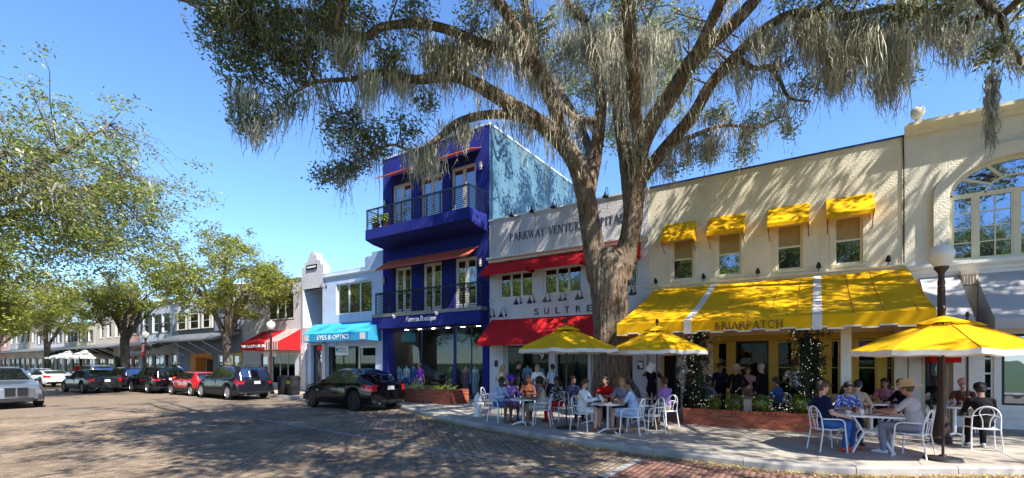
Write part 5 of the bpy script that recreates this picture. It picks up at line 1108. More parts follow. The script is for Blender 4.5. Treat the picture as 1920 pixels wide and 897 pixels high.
def make_car(name, label, sp, paintk, rim='alloy', group=None):
    """local: nose towards +X, ground z=0. sp: L W wr fo wb, top/belt profiles (distance from nose, z), window stations"""
    L, W, wr, fo, wb = sp['L'], sp['W'], sp['wr'], sp['fo'], sp['wb']; t = thing(name, label, 'car', group=group)
    st = sorted(set(np.round(np.concatenate([np.linspace(0, L, int(L / 0.085)), np.linspace(0, .3, 7), np.linspace(L - .3, L, 7), sp['cuts']]), 3))); ra = wr + 0.07
    rows = []
    for s in st:
        e0 = max(0, 1 - s / sp.get('nr', .75)); e1 = max(0, 1 - (L - s) / sp.get('tr', .6))
        w = W / 2 * (1 - 0.17 * e0 ** 2.2 - 0.13 * e1 ** 2.2); top = interp(sp['top'], s); belt = interp(sp['belt'], s); belt = min(belt, top - 0.012); gh = top - belt
        zb = 0.24 + 0.10 * max(0, 1 - s / .35) ** 2 + 0.12 * max(0, 1 - (L - s) / .35) ** 2; arch_ = 0
        for c in (fo, fo + wb):
            if abs(s - c) < ra: zb = max(zb, wr + math.sqrt(ra * ra - (s - c) ** 2)); arch_ = 1
        wrf = w * (0.90 - 0.17 * min(1, gh / .5)); zz = lambda f: zb + f * (belt - zb)
        rows.append([(0, min(zb, .3)), (w * .80, min(zb, .3)) if not arch_ else (w * .62, zb), (w * .95, zb), (w * .985, zz(.12)), (w, zz(.32)), (w * .998, zz(.52)), (w * .985, zz(.70)), (w * .975, zz(.86)), (w * .95, belt),
                     (w * .93, belt + min(.015, gh * .3)), ((w * .93 + wrf) / 2 + .012, belt + gh * .48), (wrf, belt + gh * .88), (wrf * .86, top - min(.02, gh * .06)), (wrf * .5, top - .003), (0, top)])
    K = len(rows[0]); groups = {}
    def bx_(s, y): return L / 2 - s - .26 * (y / (W / 2)) ** 2 * max(0, 1 - s / 1.1) ** .8 + .16 * (y / (W / 2)) ** 2 * max(0, 1 - (L - s) / .9) ** .8
    def face(lab, quad): groups.setdefault(lab, []).append(quad)
    A, B, C, Dd = sp['A'], sp['B'], sp['C'], sp['D']          # windscreen base, front pillar top, rear pillar top, rear window base
    for i in range(len(st) - 1):
        sm = (st[i] + st[i + 1]) / 2; topm = (rows[i][-1][1] + rows[i + 1][-1][1]) / 2; bm = (rows[i][8][1] + rows[i + 1][8][1]) / 2; gh = topm - bm
        for r in range(K - 1):
            zm = (rows[i][r][1] + rows[i][r + 1][1] + rows[i + 1][r][1] + rows[i + 1][r + 1][1]) / 4
            for sd in (1, -1):
                lab = 'body'
                if r in (0, 1): lab = 'underbody'
                elif r in (2,) or (r == 3 and sp.get('clad')): lab = ('sill%d%d' % (sum(sm > q for q in (fo, fo + wb)), sd)) if sp.get('clad', 1) else 'body'
                if r in (9, 10) and gh > .14 and sp['w0'] < sm < sp['w1']:
                    k = next((q for q, (a, c) in enumerate(sp['wins']) if a < sm < c), None); lab = 'side_window%d%d' % (k, sd) if k is not None else 'pillar%d%d' % (sum(sm > c for a, c in sp['wins']), sd)
                if r >= 12 and A < sm < B: lab = 'windscreen'
                if r >= 12 and C < sm < Dd: lab = 'rear_window'
                if r == 11 and (A + .05 < sm < B - .05): lab = 'windscreen' if r >= 12 else 'body'
                if sm > L - sp.get('tl', .32) and sp['tz'][0] < zm < sp['tz'][1] and 3 <= r <= 8: lab = 'tail_light%d' % sd
                if sm < sp.get('hl', .45) and sp['hz'][0] < zm < sp['hz'][1] and 4 <= r <= 8: lab = 'headlight%d' % sd
                P_ = lambda ii, rr: (bx_(st[ii], rows[ii][rr][0]), sd * rows[ii][rr][0], rows[ii][rr][1])
                q = [P_(i, r), P_(i + 1, r), P_(i + 1, r + 1), P_(i, r + 1)]; face(lab, q if sd < 0 else q[::-1])
    for i, fl in ((0, 0), (len(st) - 1, 1)):
        for r in range(K - 1):
            for k in range(8):
                a_, b_ = -1 + k / 4, -1 + (k + 1) / 4; E = lambda rr, f: (bx_(st[i], rows[i][rr][0] * f), rows[i][rr][0] * f, rows[i][rr][1])
                q = [E(r, a_), E(r, b_), E(r + 1, b_), E(r + 1, a_)]; lb = 'bumper%d' % i if r in (1, 2) else ('underbody' if r == 0 else 'body')
                zc_ = (q[0][2] + q[2][2]) / 2
                if fl and sp['tz'][0] < zc_ < sp['tz'][1] and k in (0, 7): lb = 'tail_light%d' % (1 if k == 7 else -1)
                if not fl and sp['hz'][0] < zc_ < sp['hz'][1] and k in (0, 7): lb = 'headlight%d' % (1 if k == 7 else -1)
                face(lb, q if not fl else q[::-1])
    MAT = {'body': paintk, 'underbody': 'black_plastic', 'sill': 'black_plastic', 'bumper': 'black_plastic', 'pillar': 'black_plastic', 'windscreen': 'car_glass', 'rear_window': 'car_glass'}
    body = None
    for lab in sorted(groups, key=lambda g: g != 'body'):
        kind = lab.rstrip('-0123456789'); mk = MAT.get(kind) or {'side_window': 'car_glass', 'tail_light': 'tail_red', 'headlight': 'head_lens'}[kind]
        idx = {}; vs, fs = [], []
        for q in groups[lab]:
            f = []
            for p in q:
                key = (round(p[0], 4), round(p[1], 4), round(p[2], 4))
                if key not in idx: idx[key] = len(vs); vs.append(p)
                if not f or f[-1] != idx[key]: f.append(idx[key])
            if len(f) > 1 and f[0] == f[-1]: f.pop()
            if len(set(f)) >= 3 and len(set(f)) == len(f): fs.append(f)
        o = MB().add(vs, fs).build(kind, M[mk], t, smooth=40)
    for s, sd in ((fo, 1), (fo, -1), (fo + wb, 1), (fo + wb, -1)):
        x = L / 2 - s; y = sd * (W / 2 - 0.125); R_ = Matrix.Rotation(math.radians(-90 * sd), 4, 'X')
        wd = 0.23
        ty = MB().lathe([(wr * .68, -wd / 2), (wr * .92, -wd / 2), (wr, -wd * .36), (wr, wd * .36), (wr * .92, wd / 2), (wr * .68, wd / 2), (wr * .66, wd * .3)], 26, (x, y, wr), M=R_).build('wheel', M['tyre'], t, smooth=40)
        rm = MB().lathe([(wr * .69, wd / 2 - .012), (wr * .66, wd / 2 + .004), (wr * .62, wd / 2 - .05), (wr * .60, wd / 2 - .06)], 26, (x, y, wr), M=R_)
        for k in range(10):
            a = 2 * math.pi * k / 10; yo = y + sd * (wd / 2 - .03)
            rm.bar((x + .05 * math.cos(a), yo, wr + .05 * math.sin(a)), (x + wr * .64 * math.cos(a), yo, wr + wr * .64 * math.sin(a)), .035, .03)
        rm.lathe([(.07, wd / 2 - .05), (.065, wd / 2 - .01), (0, wd / 2 - .005)], 12, (x, y, wr), M=R_); rm.build('rim', M[rim], ty, smooth=40)
        MB().lathe([(wr * .6, 0), (wr * .6, .01)], 20, (x, y + sd * .02, wr), M=R_).build('brake_disc', M['black_plastic'], ty)
    mx = L / 2 - A - .42
    for sd in (1, -1):
        z = interp(sp['belt'], A + .45) + .05; MB().ell((mx, sd * (W / 2 + .07), z + .04), (.07, .11, .075), 10).build('mirror', M[sp.get('mirror', paintk)], t, smooth=True)
        for dx in (.95, 1.95):
            s = A + dx
            if s < L - 1.1: MB().box(mx - dx + .3, mx - dx + .5, sd * (W / 2) - .012, sd * (W / 2) + .018, z - .14, z - .11).build('door_handle', M[paintk], t)
            sx = L / 2 - (A + dx + .25)
            if s < L - 1.0: MB().box(sx - .004, sx + .004, sd * W / 2 - .025, sd * W / 2 + .0012, .36, z - .06).build('door_seam', M['black_plastic'], t)
    zt = sp.get('pz', .8); xr = -L / 2
    pl = MB().box(xr - .022, xr - .002, -.16, .16, zt, zt + .15).build('number_plate', M['plate'], t)
    MB().box(xr - .03, xr - .001, -W * .36, W * .36, .36, .40).build('bumper_strip', M['black_plastic'], t)
    for sd in (-1, 1): MB().lathe([(.04, 0), (.045, .05)], 10, (xr - .01, sd * W * .3, .33), M=Matrix.Rotation(math.radians(-90), 4, 'Y')).build('exhaust', M['chrome'], t)
    gz0, gz1, gw = sp.get('grille', (.5, .72, .32)); xf = L / 2
    for sd in (-1, 1):
        g = MB().box(xf - .02, xf + .03, min(sd * .03, sd * gw), max(sd * .03, sd * gw), gz0, gz1).build('grille', M['black_plastic'], t)
        gs = MB()
        for k in range(7): yy = sd * (.06 + (gw - .09) * k / 6); gs.box(yy - .006, yy + .006, xf * 0, 0.0, 0, 0) if False else gs.box(xf + .028, xf + .042, yy - .008, yy + .008, gz0 + .02, gz1 - .02)
        gs.build('grille_bars', M['black_alloy'], g)
        fr_ = MB(); ya_, yb_ = min(sd * .03, sd * gw), max(sd * .03, sd * gw); fr_.box(xf + .02, xf + .045, ya_ - .02, yb_ + .02, gz1, gz1 + .025); fr_.box(xf + .02, xf + .045, ya_ - .02, yb_ + .02, gz0 - .025, gz0); fr_.build('grille_frame', M['chrome'], g)
    MB().box(xf - .05, xf + .012, -W * .26, W * .26, .29, .43).build('air_intake', M['black_plastic'], t)
    MB().box(xf - .04, xf + .02, -W * .27, W * .27, .435, .455).build('chrome_strip', M['chrome'], t)
    for sd in (-1, 1):
        q_ = Matrix.Translation((bx_(0, W * .36), sd * W * .36, .46)) @ Matrix.Rotation(-sd * .42, 4, 'Z'); MB().box(-.06, .02, -.13, .13, -.13, .09, 0, q_).build('side_intake', M['black_plastic'], t)
        MB().box(-.05, .03, -.15, .15, -.16, -.135, 0, q_).build('chrome_strip', M['chrome'], t)
    if sp.get('rails'):
        for sd in (-1, 1): MB().tube([(L / 2 - B - .1, sd * W * .355, rows[0][0][1] * 0 + sp['H'] - .03), (L / 2 - B - .3, sd * W * .355, sp['H'] + .035), (L / 2 - C + .5, sd * W * .355, sp['H'] + .03), (L / 2 - C + .2, sd * W * .355, sp['H'] - .03)], .018, 6).build('roof_rail', M['black_plastic'], t, smooth=True)
    return t
SUV = dict(L=5.0, W=2.0, H=1.76, wr=.38, fo=.92, wb=3.0, top=[(0, .80), (.08, .92), (.25, 1.0), (1.35, 1.13), (2.25, 1.70), (2.8, 1.76), (4.1, 1.74), (4.62, 1.66), (4.88, 1.15), (4.97, 1.0), (5.0, .9)], belt=[(0, .72), (1.4, 1.06), (3.0, 1.10), (4.7, 1.14), (5, .88)],
           A=1.42, B=2.22, C=4.62, D=4.87, w0=1.75, w1=4.55, wins=[(1.75, 2.72), (2.80, 3.66), (3.76, 4.5)], cuts=[1.42, 1.75, 2.22, 2.72, 2.8, 3.66, 3.76, 4.5, 4.55, 4.62, 4.87], tz=(.80, 1.06), hz=(.68, .90), pz=.82, rails=1, clad=1, tl=.36)
X6 = dict(L=4.88, W=2.0, H=1.69, wr=.40, fo=.88, wb=2.93, top=[(0, .78), (.1, .92), (.3, 1.0), (1.45, 1.12), (2.3, 1.62), (2.75, 1.69), (3.3, 1.66), (4.0, 1.46), (4.6, 1.17), (4.78, 1.12), (4.88, 1.02)], belt=[(0, .70), (1.5, 1.05), (3.0, 1.10), (4.2, 1.16), (4.88, .98)],
          A=1.5, B=2.28, C=3.55, D=4.55, w0=1.85, w1=4.05, wins=[(1.85, 2.75), (2.83, 3.95)], cuts=[1.5, 1.85, 2.28, 2.75, 2.83, 3.55, 3.95, 4.05, 4.55], tz=(.84, 1.04), hz=(.68, .88), pz=.84, clad=0, tl=.5)
SED = dict(L=4.75, W=1.92, H=1.5, wr=.35, fo=.86, wb=2.88, top=[(0, .66), (.1, .78), (.3, .86), (1.3, 1.0), (2.2, 1.44), (2.7, 1.5), (3.2, 1.47), (3.9, 1.26), (4.4, 1.08), (4.65, 1.02), (4.75, .92)], belt=[(0, .6), (1.4, .92), (3, .97), (4.2, 1.02), (4.75, .88)],
           A=1.35, B=2.18, C=3.3, D=4.3, w0=1.75, w1=3.95, wins=[(1.75, 2.6), (2.68, 3.8)], cuts=[1.35, 1.75, 2.18, 2.6, 2.68, 3.3, 3.8, 3.95, 4.3], tz=(.74, .93), hz=(.58, .74), pz=.72, grille=(.44, .56, .3), clad=0, tl=.34)
CPE = dict(SED, L=4.7, W=1.9, H=1.32, top=[(0, .62), (.1, .72), (.3, .8), (1.5, .95), (2.3, 1.27), (2.75, 1.32), (3.2, 1.28), (4.0, 1.08), (4.4, 1.02), (4.62, 1.0), (4.7, .92)], belt=[(0, .56), (1.5, .87), (3, .92), (4.2, .98), (4.7, .88)], A=1.5, B=2.25, C=3.3, D=4.15, tz=(.76, .92))
MINI = dict(L=3.85, W=1.73, H=1.42, wr=.31, fo=.72, wb=2.49, top=[(0, .72), (.08, .82), (.3, .92), (.95, 1.0), (1.5, 1.36), (1.9, 1.42), (3.2, 1.38), (3.5, 1.3), (3.75, .95), (3.85, .8)], belt=[(0, .62), (1.0, .92), (2.2, .95), (3.4, .97), (3.85, .76)],
            A=1.0, B=1.5, C=3.45, D=3.72, w0=1.2, w1=3.4, wins=[(1.2, 2.2), (2.28, 3.3)], cuts=[1.0, 1.2, 1.5, 2.2, 2.28, 3.3, 3.4, 3.45, 3.72], tz=(.7, .9), hz=(.62, .82), pz=.6, clad=1, grille=(.4, .55, .3), tl=.2, nr=.6, tr=.5)
BIG = dict(SUV, L=5.15, H=1.8, grille=(.52, .86, .34), hz=(.64, .80), hl=.42, clad=0, rails=1, mirror='black_plastic')
GC = 'cars parked along the kerb'
PI = math.pi
def put(c, x, y, rz): c.location = (x, y, ZR); c.rotation_euler = (0, 0, rz)
put(make_car('parked_car', 'glossy black coupe SUV parked in front of the optician awning', X6, 'paint_black', 'black_alloy', GC), -16.75, 13.15, PI - 0.03)
put(make_car('parked_car', 'dark slate SUV with roof rails parked by the bookshop', SUV, 'paint_slate', 'alloy', GC), -26.9, 13.25, PI - 0.02)
put(make_car('parked_car', 'small red hatchback parked ahead of the slate SUV', MINI, 'paint_red', 'alloy', GC), -31.4, 13.3, PI)
put(make_car('parked_car', 'black SUV parked ahead of the red hatchback', dict(SUV, L=4.7, W=1.9, fo=.86, wb=2.75, top=[(a * .94, z * .96) for a, z in SUV['top']], belt=[(a * .94, z * .96) for a, z in SUV['belt']], A=1.34, B=2.1, C=4.34, D=4.58, w0=1.65, w1=4.28, wins=[(1.65, 2.56), (2.64, 3.44), (3.54, 4.24)], cuts=[1.34, 1.65, 2.1, 2.56, 2.64, 3.44, 3.54, 4.24, 4.28, 4.34, 4.58]), 'paint_black', 'alloy', GC), -36.4, 13.1, PI - .02)
put(make_car('parked_car', 'navy blue crossover parked before the pale blue shop', dict(SUV, L=4.6, W=1.88, H=1.66, fo=.86, wb=2.7, top=[(a * .92, z * .92) for a, z in SUV['top']], belt=[(a * .92, z * .92) for a, z in SUV['belt']], A=1.31, B=2.05, C=4.25, D=4.48, w0=1.61, w1=4.19, wins=[(1.61, 2.5), (2.58, 3.37), (3.46, 4.14)], cuts=[1.31, 1.61, 2.05, 2.5, 2.58, 3.37, 3.46, 4.14, 4.19, 4.25, 4.48], rails=0), 'paint_navy', 'alloy', GC), -41.6, 13.1, PI)
put(make_car('sedan_car', 'dark grey sloping hatchback driving along the brick lane', SED, 'paint_grey', 'black_alloy'), -40.0, 10.75, PI + .06)
put(make_car('sports_car', 'low white coupe driving ahead of the grey hatchback', CPE, 'paint_white', 'black_alloy'), -53.0, 11.5, PI + .10)
put(make_car('estate_car', 'silver SUV with red tail lamps beyond the grey hatchback', dict(SUV, rails=0), 'paint_silver', 'alloy'), -48.5, 13.2, PI)
put(make_car('oncoming_car', 'silver SUV with twin grille driving towards the crossing', BIG, 'paint_silver', 'alloy'), -30.4, 5.0, 0.03)
put(make_car('van_car', 'white SUV following far behind the silver one', SUV, 'paint_white', 'alloy'), -66, 8.9, 0.05)
put(make_car('parked_car', 'white hatchback parked by the white parasols', MINI, 'paint_white', 'alloy', GC), -63.5, 13.0, PI)
# ================================================================== STREET FURNITURE
M['terracotta'] = mat('terracotta', (0.42, 0.12, 0.065), 0.9, 0.2, 5, 0.4, 60, island=0.28, spec=0.2, bdist=0.005); M['mortar'] = mat('mortar', (0.45, 0.38, 0.32), 0.95, 0.2, 8, 0.4, 80, bdist=0.004)
M['tan_brick'] = mat('tan_brick', (0.50, 0.33, 0.20), 0.9, 0.2, 5, 0.4, 60, island=0.2, spec=0.2, bdist=0.005); M['soil'] = mat('soil', (0.05, 0.035, 0.025), 0.95)
M['clear_glass'] = glass_clear('clear_glass', (0.9, 0.93, 0.93), 0.8); M['drink_amber'] = mat('drink_amber', (0.5, 0.2, 0.03), 0.2); M['drink_red'] = mat('drink_red', (0.4, 0.03, 0.02), 0.3); M['china'] = mat('china', (0.78, 0.77, 0.75), 0.25); M['paper'] = mat('paper', (0.78, 0.77, 0.74), 0.8)
M['pole_brown'] = mat('pole_brown', (0.05, 0.025, 0.02), 0.4, metal=0.4); M['bulb'] = mat('bulb', (1.0, 0.93, 0.8), 0.4, emit=0.9)
def planter(name, label, x0, x1, y0, y1, z1, bmat, sides=('front', 'right', 'left')):
    t = thing(name, label, 'planter', ((x0 + x1) / 2, (y0 + y1) / 2, 0)); c = MB()
    c.box(x0 + .012, x1 - .012, y0 + .012, y1 - .012, 0, z1 - .075); c.build('core', M['mortar'], t)
    MB().box(x0 + .1, x1 - .1, y0 + .1, y1 - .1, z1 - .074, z1 - .03).build('soil', M['soil'], t)
    nr = int(round((z1 - .075) / .064)); h = (z1 - .075) / nr; ln = .205; cache = {}
    def lay_(cx, cy, cz, lx, ly, lz):
        k = (round(lx, 3), round(ly, 3), round(lz, 3))
        if k not in cache:
            m = MB(); e = .004; m.box(-lx / 2, lx / 2, -ly / 2, ly / 2, -lz / 2, lz / 2); o = m.build('brick', M[bmat]); o.parent = t; cache[k] = o
        else: o = cache[k].copy(); COL.objects.link(o)
        o.location = Vector((cx + random.uniform(-.002, .002), cy + random.uniform(-.002, .002), cz)) - base_of(t)
    for r in range(nr):
        z = h * (r + .5)
        for sd in sides:
            a, b = (x0, x1) if sd == 'front' else (y0 + .05, y1); n = int((b - a) / ln) + 1; o = 0 if r % 2 else -ln / 2
            for k in range(n + 1):
                p, q = max(a, a + k * ln + o), min(b, a + (k + 1) * ln + o - .01)
                if q - p < .03: continue
                if sd == 'front': lay_((p + q) / 2, y0 + .02, z, q - p, .05, h - .01)
                else: lay_((x1 - .02) if sd == 'right' else (x0 + .02), (p + q) / 2, z, .05, q - p, h - .01)
    n = int((x1 - x0) / .07)
    for k in range(n): lay_(x0 + (k + .5) * (x1 - x0) / n, y0 + .09, z1 - .037, (x1 - x0) / n - .008, .21, .07)
    for sd in sides[1:]:
        n = int((y1 - y0 - .22) / .07)
        for k in range(n): lay_((x1 - .09) if sd == 'right' else x0 + .09, y0 + .22 + (k + .5) * .07, z1 - .037, .21, .062, .07)
    return t
PX0, PX1, PY = -3.28, 0.02, 14.15
planter('brick_planter', 'long low red brick planter under the yellow awning', PX0, PX1, PY, PY + .62, .46, 'terracotta', ('front', 'right'))
planter('brick_planter', 'brick planter box in front of the boutique window', fx(752, 15.2), -13.05, 15.2, 16.5, .62, 'terracotta', ('front', 'right'))
# boxwood balls, low lit shrubs, vine columns
def leaf_ball(c, r, n, ln, rg):
    d = rg.normal(0, 1, (n, 3)); d /= np.linalg.norm(d, axis=1, keepdims=True); P = c + d * (r * rg.uniform(.82, 1.04, (n, 1)))
    return leaf_cloud(P, 1, .02, ln, rg)
rb_ = np.random.default_rng(5)
for u, r, lab in ((1377, .24, 'round clipped boxwood beside the stone post in the planter'), (1428, .24, 'clipped boxwood with a ragged side behind the low brick planter'), (1502, .26, 'round bright boxwood at the planter end by the navy shirted man'), (1340, .18, 'small shaded boxwood at the dark end of the planter')):
    x = fx(u, PY + .2); t = thing('boxwood_shrub', lab, 'shrub', (x, PY + .2, .43), group='clipped boxwood in the brick planter')
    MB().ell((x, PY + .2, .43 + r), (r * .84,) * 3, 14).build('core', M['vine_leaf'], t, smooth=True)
    P, F = leaf_ball(np.array([x, PY + .2, .43 + r]), r, 900, .035, rb_); tag(np_mesh('foliage', P, F, M['box_leaf'], t), kind='stuff')
x = fx(1403, PY + .25); st_ = MB().box(x - .1, x + .1, PY + .15, PY + .25, .42, .78); tag(st_.build('stone_post', M['concrete']), 'short tan stone post standing among the boxwood balls', 'post')
def bulbs(P, r=.0075):
    n = len(P); o = np.array([(r, 0, 0), (-r, 0, 0), (0, r, 0), (0, -r, 0), (0, 0, r), (0, 0, -r)]); f = np.array([(0, 2, 4), (2, 1, 4), (1, 3, 4), (3, 0, 4), (2, 0, 5), (1, 2, 5), (3, 1, 5), (0, 3, 5)])
    return (P[:, None] + o[None]).reshape(-1, 3), (f[None] + (np.arange(n) * 6)[:, None, None]).reshape(-1, 3)
for u, wd, z1, lab in ((1307, .36, 2.75, 'vine column with fairy lights beside the restaurant door'), (1512, .40, 2.85, 'vine column with fairy lights behind the navy shirted man')):
    x = fx(u, 14.6); t = thing('vine_column', lab, 'vine', (x, 14.6, .4)); y = 14.6
    MB().box(x - .05, x + .05, y - .05, y + .05, .38, 3.1).build('post', M['dark_metal'], t)
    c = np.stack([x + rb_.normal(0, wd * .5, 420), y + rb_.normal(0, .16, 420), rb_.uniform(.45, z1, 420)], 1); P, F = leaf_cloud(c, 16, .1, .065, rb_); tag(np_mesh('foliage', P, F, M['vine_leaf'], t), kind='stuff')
    b = np.stack([x + rb_.normal(0, wd * .55, 80), y - .14 - np.abs(rb_.normal(0, .08, 80)), rb_.uniform(.5, z1, 80)], 1); P, F = bulbs(b); tag(np_mesh('fairy_lights', P, F, M['bulb'], t), kind='stuff')
t = thing('low_shrub', 'low dark shrub strung with fairy lights along the brick planter', 'shrub', ((PX0 + PX1) / 2, PY + .4, .43))
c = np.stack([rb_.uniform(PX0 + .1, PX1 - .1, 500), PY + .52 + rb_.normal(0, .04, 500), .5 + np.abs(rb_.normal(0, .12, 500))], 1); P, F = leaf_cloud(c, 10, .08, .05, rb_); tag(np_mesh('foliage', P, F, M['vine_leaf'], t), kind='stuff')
b = np.stack([rb_.uniform(PX0 + .1, PX1 - .1, 170), PY + .44 + rb_.normal(0, .05, 170), .5 + np.abs(rb_.normal(0, .17, 170))], 1); P, F = bulbs(b); tag(np_mesh('fairy_lights', P, F, M['bulb'], t), kind='stuff')
t = thing('low_shrub', 'scrappy low green plant in the boutique planter', 'shrub', (-14.4, 15.8, .55))
c = np.stack([rb_.uniform(-16.5, -13.3, 70), rb_.uniform(15.5, 16.2, 70), .6 + np.abs(rb_.normal(0, .08, 70))], 1); P, F = leaf_cloud(c, 12, .09, .07, rb_); tag(np_mesh('foliage', P, F, M['box_leaf'], t), kind='stuff')
# ---------------- parasols
def parasol(label, x, y, r, zr, za, sides=8, cm='yellow_fabric', rot=0.2, trim='white_fabric', group=None, vh=.09):
    t = thing('parasol', label, 'parasol', (x, y, 0), group=group); ns = sides; rings = 7; sub = 6
    def pt(k, f, dz=0, lift=0.0):
        s, q = divmod(k, sub); a0 = 2 * PI * s / ns + rot; a1 = 2 * PI * (s + 1) / ns + rot; w = q / sub
        X = (math.cos(a0) * (1 - w) + math.cos(a1) * w) * r * f; Y_ = (math.sin(a0) * (1 - w) + math.sin(a1) * w) * r * f
        z = za + (zr - za) * (f ** 1.12) + lift - .05 * math.sin(PI * w) * f * math.sin(PI * min(1, f * .9)) - dz
        return (x + X, y + Y_, z + .012 * math.sin(k * 1.7 + f * 9) * f)
    m = MB(); n = ns * sub; fr_ = [.22 + (.78) * i / rings for i in range(rings + 1)]
    vs = [pt(k, f) for f in fr_ for k in range(n)]; vs2 = [pt(k, f, .012) for f in fr_ for k in range(n)]; b = len(vs); fs = []
    for i in range(rings):
        for k in range(n):
            k2 = (k + 1) % n; fs.append((i * n + k, (i + 1) * n + k, (i + 1) * n + k2, i * n + k2)); fs.append((b + i * n + k, b + i * n + k2, b + (i + 1) * n + k2, b + (i + 1) * n + k))
    m.add(vs + vs2, fs); cp = m.build('canopy', M[cm], t, smooth=25)
    v = MB(); vs = [pt(k, 1.0) for k in range(n)] + [(p[0] + (p[0] - x) * .006, p[1] + (p[1] - y) * .006, p[2] - vh) for p in [pt(k, 1.0) for k in range(n)]]
    v.add(vs, [(k, n + k, n + (k + 1) % n, (k + 1) % n) for k in range(n)]); v.build('valance', M[trim], cp, smooth=25)
    c = MB(); vs = [pt(k, f, 0, .075) for f in (.02, .12, .2, .27) for k in range(n)]; fs = []
    for i in range(3):
        for k in range(n): fs.append((i * n + k, (i + 1) * n + k, (i + 1) * n + (k + 1) % n, i * n + (k + 1) % n))
    c.add(vs, fs + [list(range(n))]); c.build('vent_cap', M[cm], cp, smooth=25)
    for s in range(ns):
        sp_ = [pt(s * sub, f, -.006) for f in fr_]; MB().tube(sp_, .006, 5).build('seam', M['yellow_seam' if cm == 'yellow_fabric' else 'grey_fabric'], cp)
    MB().tube([(x, y, .02), (x, y, za + .06)], .021, 10).build('pole', M['pole_brown'], t, smooth=40)
    MB().lathe([(0, .22), (.03, .2), (.045, .15), (.045, .12), (.02, .08), (.025, .04), (.02, 0)][::-1], 12, (x, y, za + .05)).build('finial', M['pole_brown'], t, smooth=40)
    MB().lathe([(.0, .1), (.05, .1), (.06, .07), (.27, .05), (.29, .0)][::-1], 24, (x, y, 0)).build('base', M['black_plastic'], t, smooth=40)
    for k in range(ns):
        a = 2 * PI * k / ns + rot; MB().tube([(x + .03 * math.cos(a), y + .03 * math.sin(a), za - .03), (x + r * .97 * math.cos(a), y + r * .97 * math.sin(a), zr - .02)], .01, 5, cap=False).build('rib', M['pole_brown'], t)
    return t
gx1, gy1 = gp(1062, 804); parasol('yellow parasol over the table of the purple hatted diner', gx1, gy1, 1.38, 2.14, 2.72)
UX2, UY2 = fx(1232, 12.75), 12.75; parasol('yellow parasol partly under the big awning near the restaurant door', UX2, UY2, 1.33, 2.1, 2.7, rot=.5)
gx3, gy3 = gp(1768, 863); parasol('yellow parasol over the man in the straw hat', gx3, gy3, 1.42, 2.0, 2.56, rot=.15)
UX4, UY4 = fx(1814, 15.7), 15.7; parasol('yellow parasol behind the lamp post by the white shop front', UX4, UY4, 1.35, 2.1, 2.76, rot=.4)
for i, (x, y, lab) in enumerate(((-60.5, 15.9, 'white parasol outside the warm grey shop'), (-65.5, 15.9, 'white parasol outside the cream shop'))):
    parasol(lab, x, y, 2.1, 2.3, 3.0, cm='white_fabric', group='white parasols up the street')
# ---------------- lamp posts
def lamp_post(label, x, y, H, banner=False):
    t = thing('lamp_post', label, 'lamp post', (x, y, 0), group='globe street lamps')
    MB().lathe([(.19, 0), (.19, .12), (.15, .16), (.14, .45), (.1, .55), (.09, .7), (.075, .9), (.062, 1.5), (.058, H - .95), (.07, H - .9), (.07, H - .84), (.055, H - .8), (.06, H - .66), (.1, H - .6), (.13, H - .56), (.13, H - .52), (0, H - .52)], 16, (x, y, 0)).build('post', M['bronze'], t, smooth=35)
    for k in range(8):
        a = 2 * PI * k / 8; MB().tube([(x + .066 * math.cos(a), y + .066 * math.sin(a), 1.0), (x + .061 * math.cos(a), y + .061 * math.sin(a), H - .96)], .008, 5).build('flute', M['bronze'], t)
    MB().lathe([(.11, H - .52), (.16, H - .46), (.225, H - .32), (.24, H - .22), (.20, H - .12), (.12, H - .05), (.03, H - .01), (.012, H + .06), (0, H + .07)], 20, (x, y, 0)).build('globe', M['lamp_glass'], t, smooth=40)
    if banner:
        o = MB().box(x - .75, x - .1, y - .012, y + .012, 2.3, 3.3).build('banner', M['red_fabric'], t); MB().bar((x - .8, y, 3.33), (x, y, 3.33), .03).build('banner_arm', M['bronze'], t)
        for k in range(4): MB().box(x - .68, x - .17 - .1 * (k % 2), y - .02, y - .0125, 3.15 - k * .16, 3.21 - k * .16).build('banner_print', M['sign_white'], o)
    return t
lx_, ly_ = fx(1765, 13.9), 13.9; lamp_post('globe lamp post beside the arched window building', lx_, ly_, 4.42)
lamp_post('globe lamp post beside the black litter bins', fx(508, 15.0), 15.0, 4.2)
lamp_post('globe lamp post carrying a red banner', fx(273, 14.9), 14.9, 4.2, True)
# ---------------- litter bins, hydrant
for u, lab in ((532, 'round black litter bin beside the lamp post'), (551, 'round black litter bin with a green notice')):
    x = fx(u, 15.1); t = thing('litter_bin', lab, 'bin', (x, 15.1, 0), group='black litter bins'); MB().lathe([(.27, 0), (.30, .05), (.33, .85), (.33, .9)], 20, (x, 15.1, 0)).build('body', M['black_plastic'], t, smooth=40)
    MB().lathe([(.35, .9), (.35, .96), (.26, 1.06), (.17, 1.08), (.16, 1.0)], 20, (x, 15.1, 0)).build('lid', M['dark_metal'], t, smooth=40)
    if u > 540: MB().box(x - .14, x + .14, 14.755, 14.765, .62, .8).build('notice', M['box_leaf'], t)
hx, hy = gp(896, 781); t = thing('fire_hydrant', 'white fire hydrant standing near the kerb', 'hydrant', (hx, hy, 0))
MB().lathe([(.17, 0), (.17, .05), (.11, .07), (.11, .12), (.1, .5), (.14, .52), (.14, .56), (.12, .58), (.1, .68), (.05, .74), (.03, .75), (.03, .8), (0, .8)], 18, (hx, hy, 0)).build('barrel', M['white_metal'], t, smooth=40)
